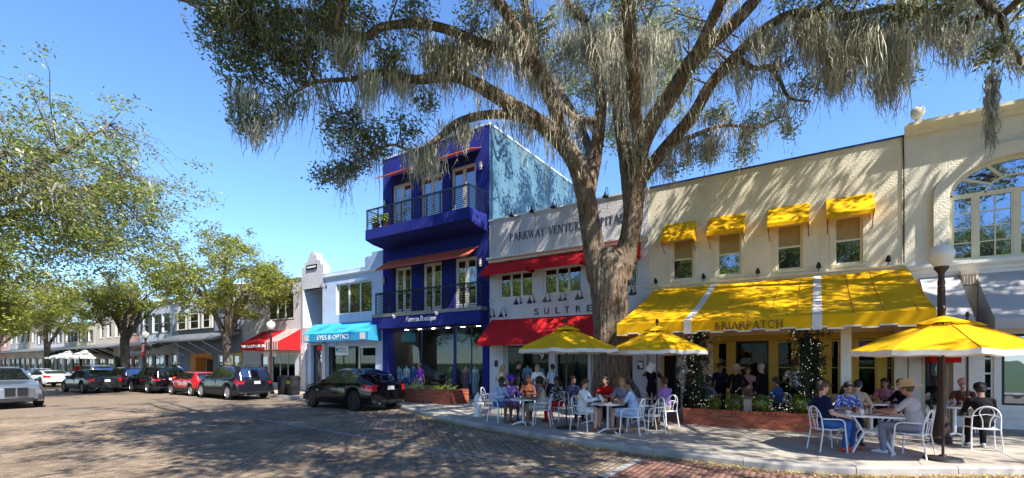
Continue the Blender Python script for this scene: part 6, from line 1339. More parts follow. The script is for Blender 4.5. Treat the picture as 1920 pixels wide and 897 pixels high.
for a in (0, PI / 2, PI): MB().lathe([(.055, 0), (.055, .14), (.075, .145), (.075, .19), (.02, .2), (.02, .23)], 12, (hx, hy, .4), M=Matrix.Rotation(a - PI, 4, 'Z') @ Matrix.Rotation(PI / 2, 4, 'Y')).build('outlet', M['white_metal'], t, smooth=40)
# ---------------- chairs and tables
def make_chair():
    t = thing('cafe_chair', 'x', 'chair', group='white metal cafe armchairs'); m = M['white_metal']
    MB().lathe([(0, .43), (.19, .43), (.215, .437), (.215, .452), (.19, .457), (0, .452)], 20).build('seat', m, t, smooth=40)
    for sx, sy in ((1, 1), (1, -1), (-1, 1), (-1, -1)):
        if sx > 0: MB().tube([p for p, _ in smooth_path([(Vector(q), .01) for q in [(.24, sy * .25, 0), (.21, sy * .235, .44), (.19, sy * .235, .6), (.1, sy * .25, .655), (-.06, sy * .25, .66), (-.2, sy * .215, .66)]], 4)], .0135, 8).build('front_leg', m, t, smooth=40)
        else: MB().tube([(-.27, sy * .235, 0), (-.2, sy * .215, .44), (-.225, sy * .212, .66)], .0135, 8).build('rear_leg', m, t, smooth=40)
    a_ = MB(); a_.tube([(-.225 - .05 * math.sin(a), .212 * math.cos(a), .66 + .24 * math.sin(a)) for a in np.linspace(0, PI, 13)], .0135, 8); bo = a_.build('backrest', m, t, smooth=40)
    for sy in (1, -1): MB().tube([p for p, _ in smooth_path([(Vector(q), .009) for q in [(-.2, sy * .05, .45), (-.23, sy * .06, .62), (-.25, sy * .11, .76), (-.266, sy * .07, .86), (-.27, 0, .885)]], 4)], .009, 6).build('back_loop', m, bo, smooth=40)
    MB().tube([(-.235, .2, .70), (-.24, 0, .74), (-.235, -.2, .70)], .009, 6).build('back_loop', m, bo, smooth=40)
    MB().tube([(.21, .235, .44), (.2, 0, .435), (.21, -.235, .44)], .012, 6).build('stretcher', m, t, smooth=40); MB().tube([(-.2, .215, .44), (-.195, 0, .435), (-.2, -.215, .44)], .012, 6).build('stretcher', m, t, smooth=40)
    return t
CH = make_chair()
def chair(u, v, toward, label, dr=0.0):
    p = gp(u, v) if v else u; rz = math.atan2(toward[1] - p[1], toward[0] - p[0]) + dr
    place(CH, USED, (p[0], p[1], 0.0), rz, label); return (p[0], p[1], rz)
def table(u, v, label, r=.42, h=.74, kind='pedestal', rz=0.0, pos=None):
    x, y = pos or gp(u, v); t = thing('cafe_table', label, 'table', (x, y, 0)); m = M['white_metal']
    if kind == 'pedestal':
        MB().lathe([(0, h - .03), (r - .01, h - .03), (r, h - .02), (r, h - .006), (r - .01, h), (0, h)], 30, (x, y, 0)).build('table_top', m, t, smooth=30)
        MB().tube([(x, y, .06), (x, y, h - .03)], .035, 12).build('pedestal', m, t, smooth=40)
        for k in range(4):
            a = rz + PI / 4 + k * PI / 2; MB().tube([(x, y, .09), (x + .2 * math.cos(a), y + .2 * math.sin(a), .06), (x + .34 * math.cos(a), y + .34 * math.sin(a), .012)], [.024, .02, .016], 8).build('foot', m, t, smooth=40)
    else:
        c, s = math.cos(rz), math.sin(rz); Q = Matrix.Translation((x, y, 0)) @ Matrix.Rotation(rz, 4, 'Z')
        MB().box(-.62, .62, -.40, .40, h - .035, h, 0, Q).build('table_top', m, t)
        for sy in (-1, 1):
            for sx in (-1, 1): MB().bar(Q @ Vector((sx * .34, sy * .3, 0)), Q @ Vector((sx * .13, sy * .2, .40)), .05, .035).build('leg', m, t); MB().bar(Q @ Vector((sx * .13, sy * .2, .40)), Q @ Vector((sx * .3, sy * .2, h - .036)), .045, .03).build('brace', m, t)
            MB().bar(Q @ Vector((-.15, sy * .2, .40)), Q @ Vector((.15, sy * .2, .40)), .05, .04).build('crossbar', m, t)
    return (x, y, h)
TA = table(981, 797, 'round white table of the purple hatted diner', .40)
TB = table(1140, 811, 'round white table of the man reading a menu', .42, rz=.3)
TBB = table(1205, 793, 'small white table of the diner in the lilac shirt', .36)
TC = table(1630, 846, 'white table with splayed legs, crowded with glasses', 0, kind='splay', rz=0.12)
TD = table(1790, 820, 'white table behind the lamp post', .40)
TE = table(0, 0, 'grey table in the shade behind the menu reader', .36, pos=(fx(1110, 12.7), 12.7))
TF = table(0, 0, 'white table on the terrace behind the beige shirted man', .36, pos=(1.15, 15.1))
TG = table(0, 0, 'terrace table behind the boxwood planter', .36, pos=(-1.5, 15.8))
# ---------------- things on the tables
def glass_of(x, y, z, label, liquid='drink_amber', h=.13, r=.035):
    t = thing('drinking_glass', label, 'glass', (x, y, z)); MB().lathe([(r * .8, 0), (r, h), (r * .93, h), (r * .74, .012), (0, .012)], 14, (x, y, z)).build('tumbler', M['clear_glass'], t, smooth=40)
    MB().lathe([(r * .72, .014), (r * .88, h * .7), (0, h * .7)], 14, (x, y, z)).build('drink', M[liquid], t, smooth=40)
def cup(x, y, z, label, r=.042, h=.075):
    t = thing('coffee_cup', label, 'cup', (x, y, z)); MB().lathe([(r * .6, 0), (r * .95, h * .6), (r, h), (r * .92, h), (r * .5, .01), (0, .01)], 14, (x, y, z)).build('bowl', M['china'], t, smooth=40); MB().tube([(x + r * .9, y, z + h * .8), (x + r * 1.6, y, z + h * .6), (x + r * .8, y, z + h * .3)], .006, 6).build('handle', M['china'], t, smooth=40)
    MB().lathe([(0, -.006), (.07, -.004), (.075, .004), (0, 0)], 16, (x, y, z)).build('saucer', M['china'], t, smooth=40)
def plate(x, y, z, label, food='terracotta'):
    t = thing('dinner_plate', label, 'plate', (x, y, z)); MB().lathe([(0, .002), (.08, .002), (.125, .018), (.122, .022), (.08, .008), (0, .008)], 22, (x, y, z)).build('dish', M['china'], t, smooth=40); MB().ell((x, y, z + .02), (.06, .05, .025), 9, rough=.15).build('food', M[food], t, smooth=True)
def bottle(x, y, z, label, m='drink_red', h=.19, r=.026):
    t = thing('sauce_bottle', label, 'bottle', (x, y, z)); MB().lathe([(r, 0), (r, h * .6), (r * .45, h * .82), (r * .45, h * .93)], 12, (x, y, z)).build('body', M[m], t, smooth=40); MB().lathe([(r * .55, h * .93), (r * .5, h), (0, h)], 10, (x, y, z)).build('cap', M['white_metal'], t, smooth=40)
cx, cy, cz = TC; cz += .001
glass_of(cx - .05, cy - .22, cz, 'iced water glass before the man in the straw hat', 'china', .14); glass_of(cx + .08, cy + .05, cz, 'tall amber drink at the middle of the splayed leg table'); glass_of(cx - .24, cy + .16, cz, 'red drink between the sauce bottles and the patterned blouse', 'drink_red', .17, .04)
cup(cx - .36, cy - .2, cz, 'white coffee cup before the man in the navy shirt', .05); cup(cx - .14, cy - .29, cz, 'white paper cup at the near edge of the splayed leg table', .045, .1)
bottle(cx - .06, cy + .1, cz, 'red sauce bottle beside the tall amber drink'); bottle(cx + .0, cy + .2, cz, 'dark sauce bottle beside the red one', 'letter_brown'); plate(cx + .26, cy - .12, cz, 'plate of food before the man in the straw hat'); plate(cx - .42, cy + .08, cz, 'plate before the patterned blouse', 'shade')
glass_of(cx + .36, cy + .22, cz, 'water glass before the hooded black jacket', 'china')
for (tx, ty, tz), nm in ((TA, 'purple hatted diner'), (TB, 'menu reader'), (TBB, 'lilac shirt'), (TD, 'diners behind the lamp post')):
    glass_of(tx - .1, ty + .12, tz + .001, 'water glass on the table of the ' + nm, 'china'); glass_of(tx + .12, ty + .05, tz + .001, 'amber drink on the table of the ' + nm); plate(tx + .02, ty - .16, tz + .001, 'plate on the table of the ' + nm)
# ================================================================== PEOPLE
def pattern(k, c1, c2, kind, scale, rough=.85):
    m = bpy.data.materials.new(k); m.use_nodes = True; N = m.node_tree.nodes; L = m.node_tree.links; b = N['Principled BSDF']; b.inputs['Roughness'].default_value = rough
    tc = N.new('ShaderNodeTexCoord')
    if kind == 'wave': w = N.new('ShaderNodeTexWave'); w.bands_direction = 'Z'; w.inputs['Scale'].default_value = scale; w.inputs['Distortion'].default_value = .6; o = w.outputs[1]
    else: w = N.new('ShaderNodeTexVoronoi'); w.inputs['Scale'].default_value = scale; o = w.outputs[0]
    L.new(tc.outputs['Object'], w.inputs['Vector']); cr = N.new('ShaderNodeValToRGB'); cr.color_ramp.interpolation = 'CONSTANT'; cr.color_ramp.elements[1].position = .5 if kind == 'wave' else .38
    cr.color_ramp.elements[0].color = (*c1, 1); cr.color_ramp.elements[1].color = (*c2, 1); L.new(o, cr.inputs[0]); L.new(cr.outputs[0], b.inputs['Base Color']); M[k] = m
def cloth(k, c): M[k] = mat(k, c, .9, .18, 7, .35, 14, spec=.15, bdist=.02)
for k, c in (('c_navy', (.012, .018, .06)), ('c_black', (.012, .012, .014)), ('c_white', (.74, .75, .76)), ('c_grey', (.40, .41, .45)), ('c_lilac', (.33, .18, .52)), ('c_purple', (.13, .03, .34)), ('c_blue', (.06, .14, .42)), ('c_denim', (.045, .12, .36)), ('c_red', (.55, .015, .02)), ('c_beige', (.48, .40, .31)), ('c_brown', (.14, .05, .03)), ('c_sky', (.42, .52, .72)), ('c_slate', (.22, .23, .30)), ('c_straw', (.52, .44, .30)), ('c_pink', (.60, .33, .33)), ('c_green', (.10, .17, .10)), ('c_rose', (.45, .16, .24)), ('c_khaki', (.35, .30, .22))): cloth(k, c)
pattern('c_stripe', (.62, .56, .46), (.25, .20, .17), 'wave', 9); pattern('c_floral', (.62, .68, .82), (.06, .14, .55), 'vor', 22); pattern('c_mono', (.6, .6, .6), (.015, .015, .015), 'vor', 18)
for k, c in (('s_fair', (.56, .33, .235)), ('s_tan', (.42, .23, .15)), ('s_dark', (.13, .06, .038)), ('s_brown', (.22, .105, .062))): M[k] = mat(k, c, .55, .1, 12, spec=.4)
for k, c in (('h_black', (.012, .01, .009)), ('h_brown', (.07, .035, .018)), ('h_fair', (.40, .25, .10)), ('h_grey', (.42, .41, .40))): M[k] = mat(k, c, .6, .3, 30, .6, 70, bdist=.006)
M['eye'] = mat('eye', (.02, .015, .012), .3); M['lip'] = mat('lip', (.35, .10, .09), .5); M['rubber'] = mat('rubber', (.65, .65, .66), .6); M['rubber_red'] = mat('rubber_red', (.6, .06, .03), .6); M['leather'] = mat('leather', (.16, .06, .03), .5)
def ik(S_, T_, l1, l2, pole):
    d = T_ - S_; L_ = min(d.length, (l1 + l2) * .995); d.normalize(); a = (l1 * l1 - l2 * l2 + L_ * L_) / (2 * L_); h = math.sqrt(max(0, l1 * l1 - a * a)); p = (pole - d * pole.dot(d))
    p = p.normalized() if p.length > 1e-4 else Vector((0, 0, -1)); return S_ + d * a + p * h, S_ + d * L_
def person(label, x, y, rz, pose='sit', shirt='c_white', legs='c_denim', skin='s_fair', hair='h_brown', style='short', shoes='leather', sleeve=.5, shorts=False, lean=.05, hands=((.40, .14, .78), (.40, -.14, .78)), turn=0.0, nod=.1, scale=1.0, fine=False, hat=None, skirt=None, cat='person', mannequin=False, cross=0.0, beard=None):
    V = Vector; pr = []; mats = ['skin', 'shirt', 'legs', 'shoes', 'eye', 'lip']; mk = [M[skin], M[shirt], M[legs], M[shoes], M['eye'], M['lip']]
    def cap(a, b, ra, rb, m): pr.append(('c', V(a), V(b), ra, rb, m))
    def el(c, r, m, rot=None): pr.append(('e', V(c), V(r), rot, m))
    sit = pose == 'sit'
    pel = V((-.04, 0, .555)) if sit else V((0, 0, .95)); up = V((math.sin(lean), 0, math.cos(lean))); fw = V((math.cos(lean), 0, -math.sin(lean)))
    ch = pel + up * .36; nk = pel + up * .525; sh = pel + up * .452
    lm = 2 if not skirt else 1
    el(pel + up * .01, (.125, .165, .12), 2 if not skirt else 1); cap(pel + up * .08, pel + up * .22, .135, .13, 1); el(pel + up * .13, (.115, .15, .14), 1); el(ch, (.118, .172, .16), 1); el(pel + up * .43, (.088, .16, .07), 1)
    if style in ('long', 'braids', 'bun') or skirt: el(ch + fw * .07 + V((0, .07, -.02)), (.06, .06, .06), 1); el(ch + fw * .07 + V((0, -.07, -.02)), (.06, .06, .06), 1)
    cap(nk - up * .03, nk + up * .08, .058, .05, 0)
    q = Matrix.Rotation(turn, 3, 'Z') @ Matrix.Rotation(lean * .6 + nod, 3, 'Y'); hd = nk + up * .15 + fw * .022; H_ = lambda a: hd + q @ V(a)
    if not mannequin or mannequin == 2:
        el(hd + q @ V((0, 0, .02)), (.098, .078, .108), 0, q); el(H_((.025, 0, -.055)), (.066, .056, .062), 0, q); cap(H_((.088, 0, .015)), H_((.108, 0, -.022)), .009, .014, 0)
        for s in (1, -1): el(H_((.0, s * .079, -.005)), (.018, .012, .03), 0, q); el(H_((.088, s * .032, .014)), (.010, .013, .009), 4, q)
        el(H_((.086, 0, -.064)), (.012, .022, .007), 5, q)
    for i, s in enumerate((1, -1)):
        S_ = sh + V((0, s * .172, 0)); T_ = V(hands[i]); E_, W_ = ik(S_, T_, .285, .26, V((-.25, s * .55, -.8))); m1 = 1 if sleeve > .05 else 0
        el(S_, (.058, .055, .056), m1); cap(nk - up * .035 + V((0, s * .03, 0)), S_ + V((0, 0, .008)), .05, .046, 1)
        if sleeve < 1: k = max(.05, sleeve); Mid = S_.lerp(E_, min(1, k * 1.35)); cap(S_, Mid, .054, .052, m1); cap(Mid, E_, .046, .041, 0); cap(E_, W_, .040, .027, 0)
        else: cap(S_, E_, .054, .05, 1); cap(E_, E_.lerp(W_, .94), .05, .038, 1)
        fd = (W_ - E_).normalized(); fd = (fd + V((.25, 0, -.15))).normalized(); sd = fd.cross(V((0, 0, 1))); sd = sd.normalized() if sd.length > .1 else V((0, 1, 0)); nd = sd.cross(fd)
        pc = W_ + fd * .055; cap(W_, W_ + fd * .03, .026, .028, 0); cap(pc - sd * .018, pc + sd * .018, .022, .022, 0); cap(pc + fd * .03 - sd * .022, pc + fd * .03 + sd * .022, .017, .017, 0)
        for j in range(4):
            b0 = W_ + fd * .085 + sd * (-.03 + .02 * j); ln = (.03, .036, .034, .026)[j]; k1 = b0 + fd * ln - nd * .006; cap(b0, k1, .0098, .0092, 0); cap(k1, k1 + fd * ln * .7 - nd * ln * .55, .009, .008, 0)
        t0 = W_ + fd * .03 - sd * s * -.024; cap(t0, t0 + (fd * .6 + sd * s * .8).normalized() * .035, .012, .0105, 0); t1 = t0 + (fd * .6 + sd * s * .8).normalized() * .035; cap(t1, t1 + fd * .028, .0105, .009, 0)
        hip = pel + V((.03, s * .092, -.015))
        if sit: kn = V((.43 + s * cross, s * .115 + (0 if not cross else -s * .03), .535 + (.05 if cross and s > 0 else 0))); an = V((.40 + s * cross * 1.6, s * .115, .095))
        else: kn = V((.03 + s * cross, s * .10, .51)); an = V((-.01 + s * cross * 2, s * .10, .09))
        th = 1 if skirt else 2
        if shorts or skirt: cap(hip, hip.lerp(kn, .75), .092, .078, th); cap(hip.lerp(kn, .75), kn, .062, .055, 0); cap(kn, kn.lerp(an, .3), .055, .056, 0); cap(kn.lerp(an, .3), an, .054, .034, 0)
        else: cap(hip, kn, .092, .067, 2); cap(kn, kn.lerp(an, .35), .064, .062, 2); cap(kn.lerp(an, .35), an, .062, .052, 2)
        cap(an, an - V((.02, 0, .035)), .036, .038, 3 if not (shorts or skirt) else 3); cap(an + V((-.03, 0, -.05)), an + V((.08, s * .01, -.05)), .042, .043, 3); cap(an + V((.08, s * .01, -.05)), an + V((.16, s * .015, -.06)), .042, .030, 3)
    if skirt and not sit: cap(pel + V((0, 0, -.02)), pel + V((0, 0, -skirt)), .15, .21, 1)
    if skirt and sit: cap(pel + V((.05, .0, -.02)), V((.36, 0, .52)), .13, .13, 1)
    mb = MB()
    for p in pr:
        if p[0] == 'c':
            a, b, ra, rb_2 = p[1:5]; d = (b - a); L_ = d.length; d = d.normalized() if L_ > 1e-5 else V((0, 0, 1)); P_, R_ = [], []
            for k in (90, 55, 25): P_.append(a - d * ra * math.sin(math.radians(k))); R_.append(max(.0015, ra * math.cos(math.radians(k))))
            P_.append(a); R_.append(ra)
            if L_ > .002: P_.append(b); R_.append(rb_2)
            for k in (25, 55, 90): P_.append(b + d * rb_2 * math.sin(math.radians(k))); R_.append(max(.0015, rb_2 * math.cos(math.radians(k))))
            mb.tube(P_, R_, 10)
        else: mb.ell(p[1], p[2], 12, M=p[3])
    tmp = mb.build('tmp', M['eye']); r = tmp.modifiers.new('r', 'REMESH'); r.mode = 'VOXEL'; r.voxel_size = .0115 if fine else .017; s_ = tmp.modifiers.new('s', 'SMOOTH'); s_.factor = .5; s_.iterations = 2 if fine else 3
    dg = bpy.context.evaluated_depsgraph_get(); me = bpy.data.meshes.new_from_object(tmp.evaluated_get(dg)); old = tmp.data; bpy.data.objects.remove(tmp); bpy.data.meshes.remove(old)
    n = len(me.polygons); C_ = np.empty(n * 3); me.polygons.foreach_get('center', C_); C_ = C_.reshape(-1, 3); best = np.full(n, 1e9); lab = np.zeros(n, int)
    for p in pr:
        if p[0] == 'c':
            a, b = np.array(p[1]), np.array(p[2]); ab = b - a; t_ = np.clip(((C_ - a) @ ab) / max(1e-9, ab @ ab), 0, 1); d = np.linalg.norm(C_ - (a + t_[:, None] * ab), axis=1) - (p[3] + (p[4] - p[3]) * t_); m_ = p[5]
        else:
            lc = C_ - np.array(p[1]); lc = lc @ np.array(p[3]) if p[3] is not None else lc; rr_ = np.array(p[2]); d = (np.linalg.norm(lc / rr_, axis=1) - 1) * rr_.min(); m_ = p[4]
            if m_ in (4, 5): d = d - .006
        k = d < best; best[k] = d[k]; lab[k] = m_
    me.materials.clear()
    for m_ in mk: me.materials.append(m_)
    me.polygons.foreach_set('material_index', lab.astype(np.int32)); me.polygons.foreach_set('use_smooth', np.ones(n, bool)); me.update()
    nm = 'mannequin' if mannequin else 'person'; root = thing(nm, label, nm if mannequin else cat, (0, 0, 0)); o = bpy.data.objects.new('body', me); link(o, root)
    if hair and not mannequin:
        h = MB(); h.ell(H_((-.018, 0, .05)), (.104, .091, .102), 16, M=q, rough=.03)
        if style == 'afro': h.ell(H_((-.03, 0, .06)), (.13, .13, .12), 16, M=q, rough=.06)
        if style in ('long', 'braids'):
            h.ell(H_((-.06, 0, -.04)), (.07, .095, .13), 14, M=q, rough=.05)
            for yy in np.linspace(-.075, .075, 7): h.tube([H_((-.06, yy, .02)), H_((-.10, yy * 1.15, -.12)), H_((-.11, yy * 1.2, -.24)), H_((-.09, yy * 1.1 + random.uniform(-.02, .02), -.38))], [.03, .03, .026, .01], 7)
        if style == 'bun': h.ell(H_((-.09, 0, .08)), (.05, .05, .05), 10, rough=.05)
        if style == 'short': h.ell(H_((-.035, 0, .0)), (.07, .084, .07), 14, M=q, rough=.04)
        h.build('hair', M[hair], root, smooth=True)
    if beard: MB().ell(H_((.045, 0, -.085)), (.052, .05, .045), 12, M=q, rough=.06).build('beard', M[beard], root, smooth=True)
    if hat:
        kind, hm = hat; k = MB(); T = Matrix.Translation(H_((-.008, 0, .055))) @ q.to_4x4()
        if kind == 'brim': k.lathe([(.225, -.012), (.23, 0), (.12, .008), (.108, .03), (.102, .10), (.085, .125), (0, .132)], 24, M=T)
        if kind == 'wide': k.lathe([(.27, -.04), (.275, -.03), (.14, .01), (.11, .03), (.10, .10), (0, .125)], 24, M=T)
        if kind == 'cap': k.lathe([(.104, -.02), (.106, .03), (.085, .085), (.04, .11), (0, .115)], 20, M=T); k.prism([T @ V((.07, -.075, -.005)), T @ V((.15, -.06, -.02)), T @ V((.175, 0, -.022)), T @ V((.15, .06, -.02)), T @ V((.07, .075, -.005))], q @ V((0, 0, .012)))
        if kind == 'wrap': k.ell(H_((-.03, 0, .075)), (.135, .13, .11), 16, M=q, rough=.04)
        if kind == 'hood': k.ell(H_((-.045, 0, .0)), (.115, .115, .15), 16, M=q, rough=.02)
        k.build('hat', M[hm], root, smooth=50)
    if mannequin: MB().lathe([(.16, 0), (.16, .012), (.015, .02), (.013, .9), (0, .9)], 14).build('stand', M['grey_metal'], root)
    root.location = (x, y, 0 if not (shorts and False) else 0); root.rotation_euler = (0, 0, rz); root.scale = (scale,) * 3
    return root
def seat(u, v, to, chair_label, dr=0.0, pos=None):
    p = pos or gp(u, v); rz = math.atan2(to[1] - p[1], to[0] - p[0]) + dr
    if chair_label: place(CH, USED, (p[0], p[1], 0.0), rz, chair_label)
    return p[0], p[1], rz
TBL = lambda t_, h=.775: h
W = 'white metal armchair '
# --- table of the purple hatted diner
a = seat(935, 791, TA, W + 'holding the diner in denim shorts'); person('seated person in pale blue shirt and denim shorts facing the purple hatted diner', *a, shirt='c_sky', legs='c_denim', shorts=True, skin='s_dark', hair='h_black', shoes='leather', sleeve=1, lean=.22, hands=((.36, .16, .78), (.38, -.12, .78)), nod=.2)
a = seat(957, 787, TA, W + 'holding the purple hatted diner'); person('seated person in a purple head wrap and lilac top', *a, shirt='c_lilac', legs='c_purple', skin='s_dark', hair=None, hat=('wrap', 'c_purple'), sleeve=1, lean=.15, skirt=.3)
a = seat(990, 783, TA, W + 'holding the brown topped diner'); person('seated person in a brown top with long brown hair behind the round table', *a, shirt='c_brown', legs='c_black', skin='s_brown', hair='h_brown', style='long', sleeve=1, lean=.1)
a = seat(1017, 798, TA, W + 'holding the striped dress'); person('seated person in a cream striped sleeveless dress with black curls', *a, shirt='c_stripe', legs='c_stripe', skin='s_brown', hair='h_black', style='afro', sleeve=0.02, lean=.18, skirt=.3, shoes='leather')
a = seat(1047, 790, TA, W + 'holding the black and white patterned blouse'); person('seated person in a black and white patterned blouse', *a, shirt='c_mono', legs='c_red', skin='s_brown', hair='h_black', style='long', sleeve=1, lean=.15)
place(CH, USED, (*gp(917, 774), 0), 0.2, W + 'standing empty beside the hydrant')
Y_ = 15.6
person('standing person with long fair hair beside the white shop pilaster', fx(942, 15.4), 15.4, -.4, 'stand', 'c_beige', 'c_black', 's_tan', 'h_fair', 'long', hands=((.15, .2, 1.1), (.2, -.15, 1.15)), scale=.97, cross=.05)
person('standing person in a black jacket near the red awning shop window', fx(970, 15.3), 15.3, .2, 'stand', 'c_black', 'c_black', 's_tan', 'h_black', 'bun', sleeve=1, hands=((.2, .2, 1.0), (.1, -.25, .8)), scale=1.04, cross=.05)
person('standing person with fair hair in a white top', fx(1008, 15.6), 15.6, -1.2, 'stand', 'c_white', 'c_denim', 's_fair', 'h_fair', 'long', hands=((.15, .2, 1.05), (.1, -.24, .85)), scale=.97)
person('standing person in a pale blue shirt beside the dark shop door', fx(1037, 15.9), 15.9, 2.6, 'stand', 'c_sky', 'c_navy', 's_tan', 'h_black', 'short', hands=((.1, .25, .85), (.1, -.25, .85)), scale=.98)
# --- table of the menu reader
a = seat(1093, 807, TB, W + 'holding the menu reader'); person('seated person in a white long sleeved top and pale shorts reading at the round table', *a, shirt='c_white', legs='c_white', shorts=True, skin='s_fair', hair='h_brown', sleeve=1, lean=.12, hands=((.40, .05, .86), (.42, -.07, .85)), nod=.35, fine=True)
pm = MB(); b_ = Matrix.Translation((a[0] + .52 * math.cos(a[2]), a[1] + .52 * math.sin(a[2]), .86)) @ Matrix.Rotation(a[2], 4, 'Z') @ Matrix.Rotation(-.6, 4, 'Y'); pm.box(-.01, .01, -.08, .08, -.09, .11, 0, b_); tag(pm.build('paper_menu', M['paper']), 'folded paper menu held by the white sleeved reader', 'menu')
a = seat(1186, 815, TB, W + 'holding the long haired diner in a pale dress'); person('seated person with long dark hair in a pale blue dress and sandals', *a, shirt='c_sky', legs='c_sky', skin='s_tan', hair='h_black', style='braids', skirt=.3, sleeve=.5, lean=.12, hands=((.36, .08, .84), (.38, -.06, .84)), nod=.35, fine=True, cross=.05)
ph = MB(); b_ = Matrix.Translation((a[0] + .50 * math.cos(a[2]), a[1] + .50 * math.sin(a[2]), .86)) @ Matrix.Rotation(a[2], 4, 'Z') @ Matrix.Rotation(-.7, 4, 'Y'); ph.box(-.005, .005, -.037, .037, -.07, .07, 0, b_); tag(ph.build('mobile_phone', M['sign_black']), 'black phone held by the diner in the pale dress', 'phone')
a = seat(1166, 797, TB, W + 'holding the grey topped diner'); person('seated person with light brown hair in a slate grey top', *a, shirt='c_slate', legs='c_navy', skin='s_fair', hair='h_fair', style='long', lean=.15, dr=0) if False else person('seated person with light brown hair in a slate grey top', *a, shirt='c_slate', legs='c_navy', skin='s_fair', hair='h_fair', style='long', lean=.15)
a = seat(1074, 787, TE, W + 'holding the bearded diner in a navy jacket'); person('seated bearded person in a navy jacket and pale shirt', *a, shirt='c_navy', legs='c_navy', skin='s_fair', hair='h_brown', sleeve=1, beard='h_brown', lean=.08)
a = seat(1136, 788, TE, W + 'holding the red topped diner'); person('seated person with long black hair in a red top', *a, shirt='c_red', legs='c_black', skin='s_fair', hair='h_black', style='long', lean=.15)
a = seat(1248, 800, TBB, W + 'holding the diner in the lilac shirt'); person('seated person in a lilac shirt with short grey brown hair', *a, shirt='c_lilac', legs='c_khaki', skin='s_tan', hair='h_brown', sleeve=.6, lean=.1, fine=True)
place(CH, USED, (*gp(1222, 812), 0), math.atan2(TB[1] - gp(1222, 812)[1], TB[0] - gp(1222, 812)[0]) + .3, W + 'standing empty between the pale dress and the lilac shirt')
place(CH, USED, (*gp(1198, 786), 0), -1.6, W + 'standing empty behind the small table')
# --- door and terrace
xw, yw_ = fx(1222, 15.4), 15.4
person('standing person in black holding up a white menu by the door', xw, yw_, -1.2, 'stand', 'c_black', 'c_black', 's_dark', 'h_black', 'short', sleeve=.5, hands=((.25, .22, 1.45), (.2, -.12, 1.55)))
pm = MB(); pm.box(-.11, .11, -.006, .006, -.15, .15, 0, Matrix.Translation((xw + .06, yw_ - .32, 1.62)) @ Matrix.Rotation(.5, 4, 'Y')); tag(pm.build('paper_menu', M['paper']), 'white menu held up by the person in black at the door', 'menu')
person('standing person in a black dress beside the vine column', fx(1292, 15.3), 15.3, 0.3, 'stand', 'c_black', 'c_black', 's_tan', 'h_black', 'bun', sleeve=0.02, skirt=.45, hands=((.2, .2, 1.0), (.15, -.2, .95)))
person('standing person in a wide straw hat and black coat on the terrace', fx(1381, 15.7), 15.7, -1.9, 'stand', 'c_black', 'c_black', 's_fair', 'h_fair', 'long', sleeve=1, hat=('wide', 'c_straw'), hands=((.15, .2, 1.05), (.15, -.2, 1.0)), scale=.98)
person('person in a rose patterned blouse on the terrace', fx(1402, 16.2), 16.2, -1.4, 'stand', 'c_pink', 'c_khaki', 's_fair', 'h_brown', 'short', hands=((.15, .2, 1.0), (.2, -.15, 1.05)), scale=.95)
person('standing grey haired person in a black coat on the terrace', fx(1430, 15.5), 15.5, 2.7, 'stand', 'c_black', 'c_black', 's_fair', 'h_grey', 'short', sleeve=1, hands=((.15, .22, .95), (.1, -.25, .85)), scale=1.0)
person('standing person in a checked white shirt and black trousers', fx(1490, 16.3), 16.3, 1.5, 'stand', 'c_white', 'c_black', 's_tan', 'h_brown', 'short', hands=((.25, .15, 1.05), (.25, -.15, 1.05)), scale=1.07)
a = seat(0, 0, TG, W + 'holding the blue shirted terrace diner', pos=(-.95, 15.55)); person('seated person in a blue shirt on the terrace', *a, shirt='c_blue', legs='c_navy', skin='s_fair', hair='h_brown', lean=.15)
a = seat(0, 0, (-2.4, 16.2), W + 'behind the vine column by the door', pos=(fx(1325, 15.6), 15.6)); person('seated person in grey behind the vine column by the door', *a, shirt='c_slate', legs='c_black', skin='s_tan', hair='h_black', lean=.15)
a = seat(0, 0, TG, W + 'holding the white topped terrace diner', pos=(-1.9, 16.3)); person('seated person with fair hair in a white top on the terrace', *a, shirt='c_white', legs='c_denim', skin='s_fair', hair='h_fair', style='long', lean=.15)
a = seat(0, 0, (0.6, 16.4), W + 'holding the khaki shirted terrace diner', pos=(fx(1535, 16.0), 16.0)); person('seated person in a khaki shirt between the terrace posts', *a, shirt='c_khaki', legs='c_black', skin='s_tan', hair='h_brown', lean=.15)
person('standing person in a navy jacket at the back of the terrace', fx(1350, 16.6), 16.6, -1.3, 'stand', 'c_navy', 'c_black', 's_tan', 'h_black', 'short', sleeve=1, hands=((.15, .22, .95), (.1, -.25, .85)))
# --- splayed leg table
a = seat(1551, 845, TC, W + 'holding the diner in the navy shirt'); person('seated person in a navy T-shirt, blue jeans and red soled trainers', *a, shirt='c_navy', legs='c_denim', skin='s_fair', hair='h_brown', shoes='rubber_red', lean=-.10, hands=((.05, .30, .70), (.16, -.30, .70)), turn=-.1, nod=.12, fine=True, cross=.09, scale=1.03)
a = seat(1586, 829, TC, W + 'holding the blue patterned blouse'); person('seated person in a blue and white patterned blouse', *a, shirt='c_floral', legs='c_navy', skin='s_fair', hair='h_black', style='long', sleeve=.8, lean=.2, fine=True, nod=.25, hands=((.38, .1, .79), (.4, -.1, .79)))
a = seat(1712, 857, TC, W + 'holding the diner in the straw hat'); person('seated person in a grey T-shirt, grey trousers and straw hat', *a, shirt='c_grey', legs='c_slate', skin='s_tan', hair='h_brown', shoes='rubber', hat=('brim', 'c_straw'), lean=.16, hands=((.46, .16, .80), (.48, -.10, .80)), nod=.05, fine=True, scale=1.05)
a = seat(1604, 815, TF, W + 'holding the beige shirted diner'); person('seated person in a beige short sleeved shirt', *a, shirt='c_beige', legs='c_khaki', skin='s_fair', hair='h_black', lean=.22)
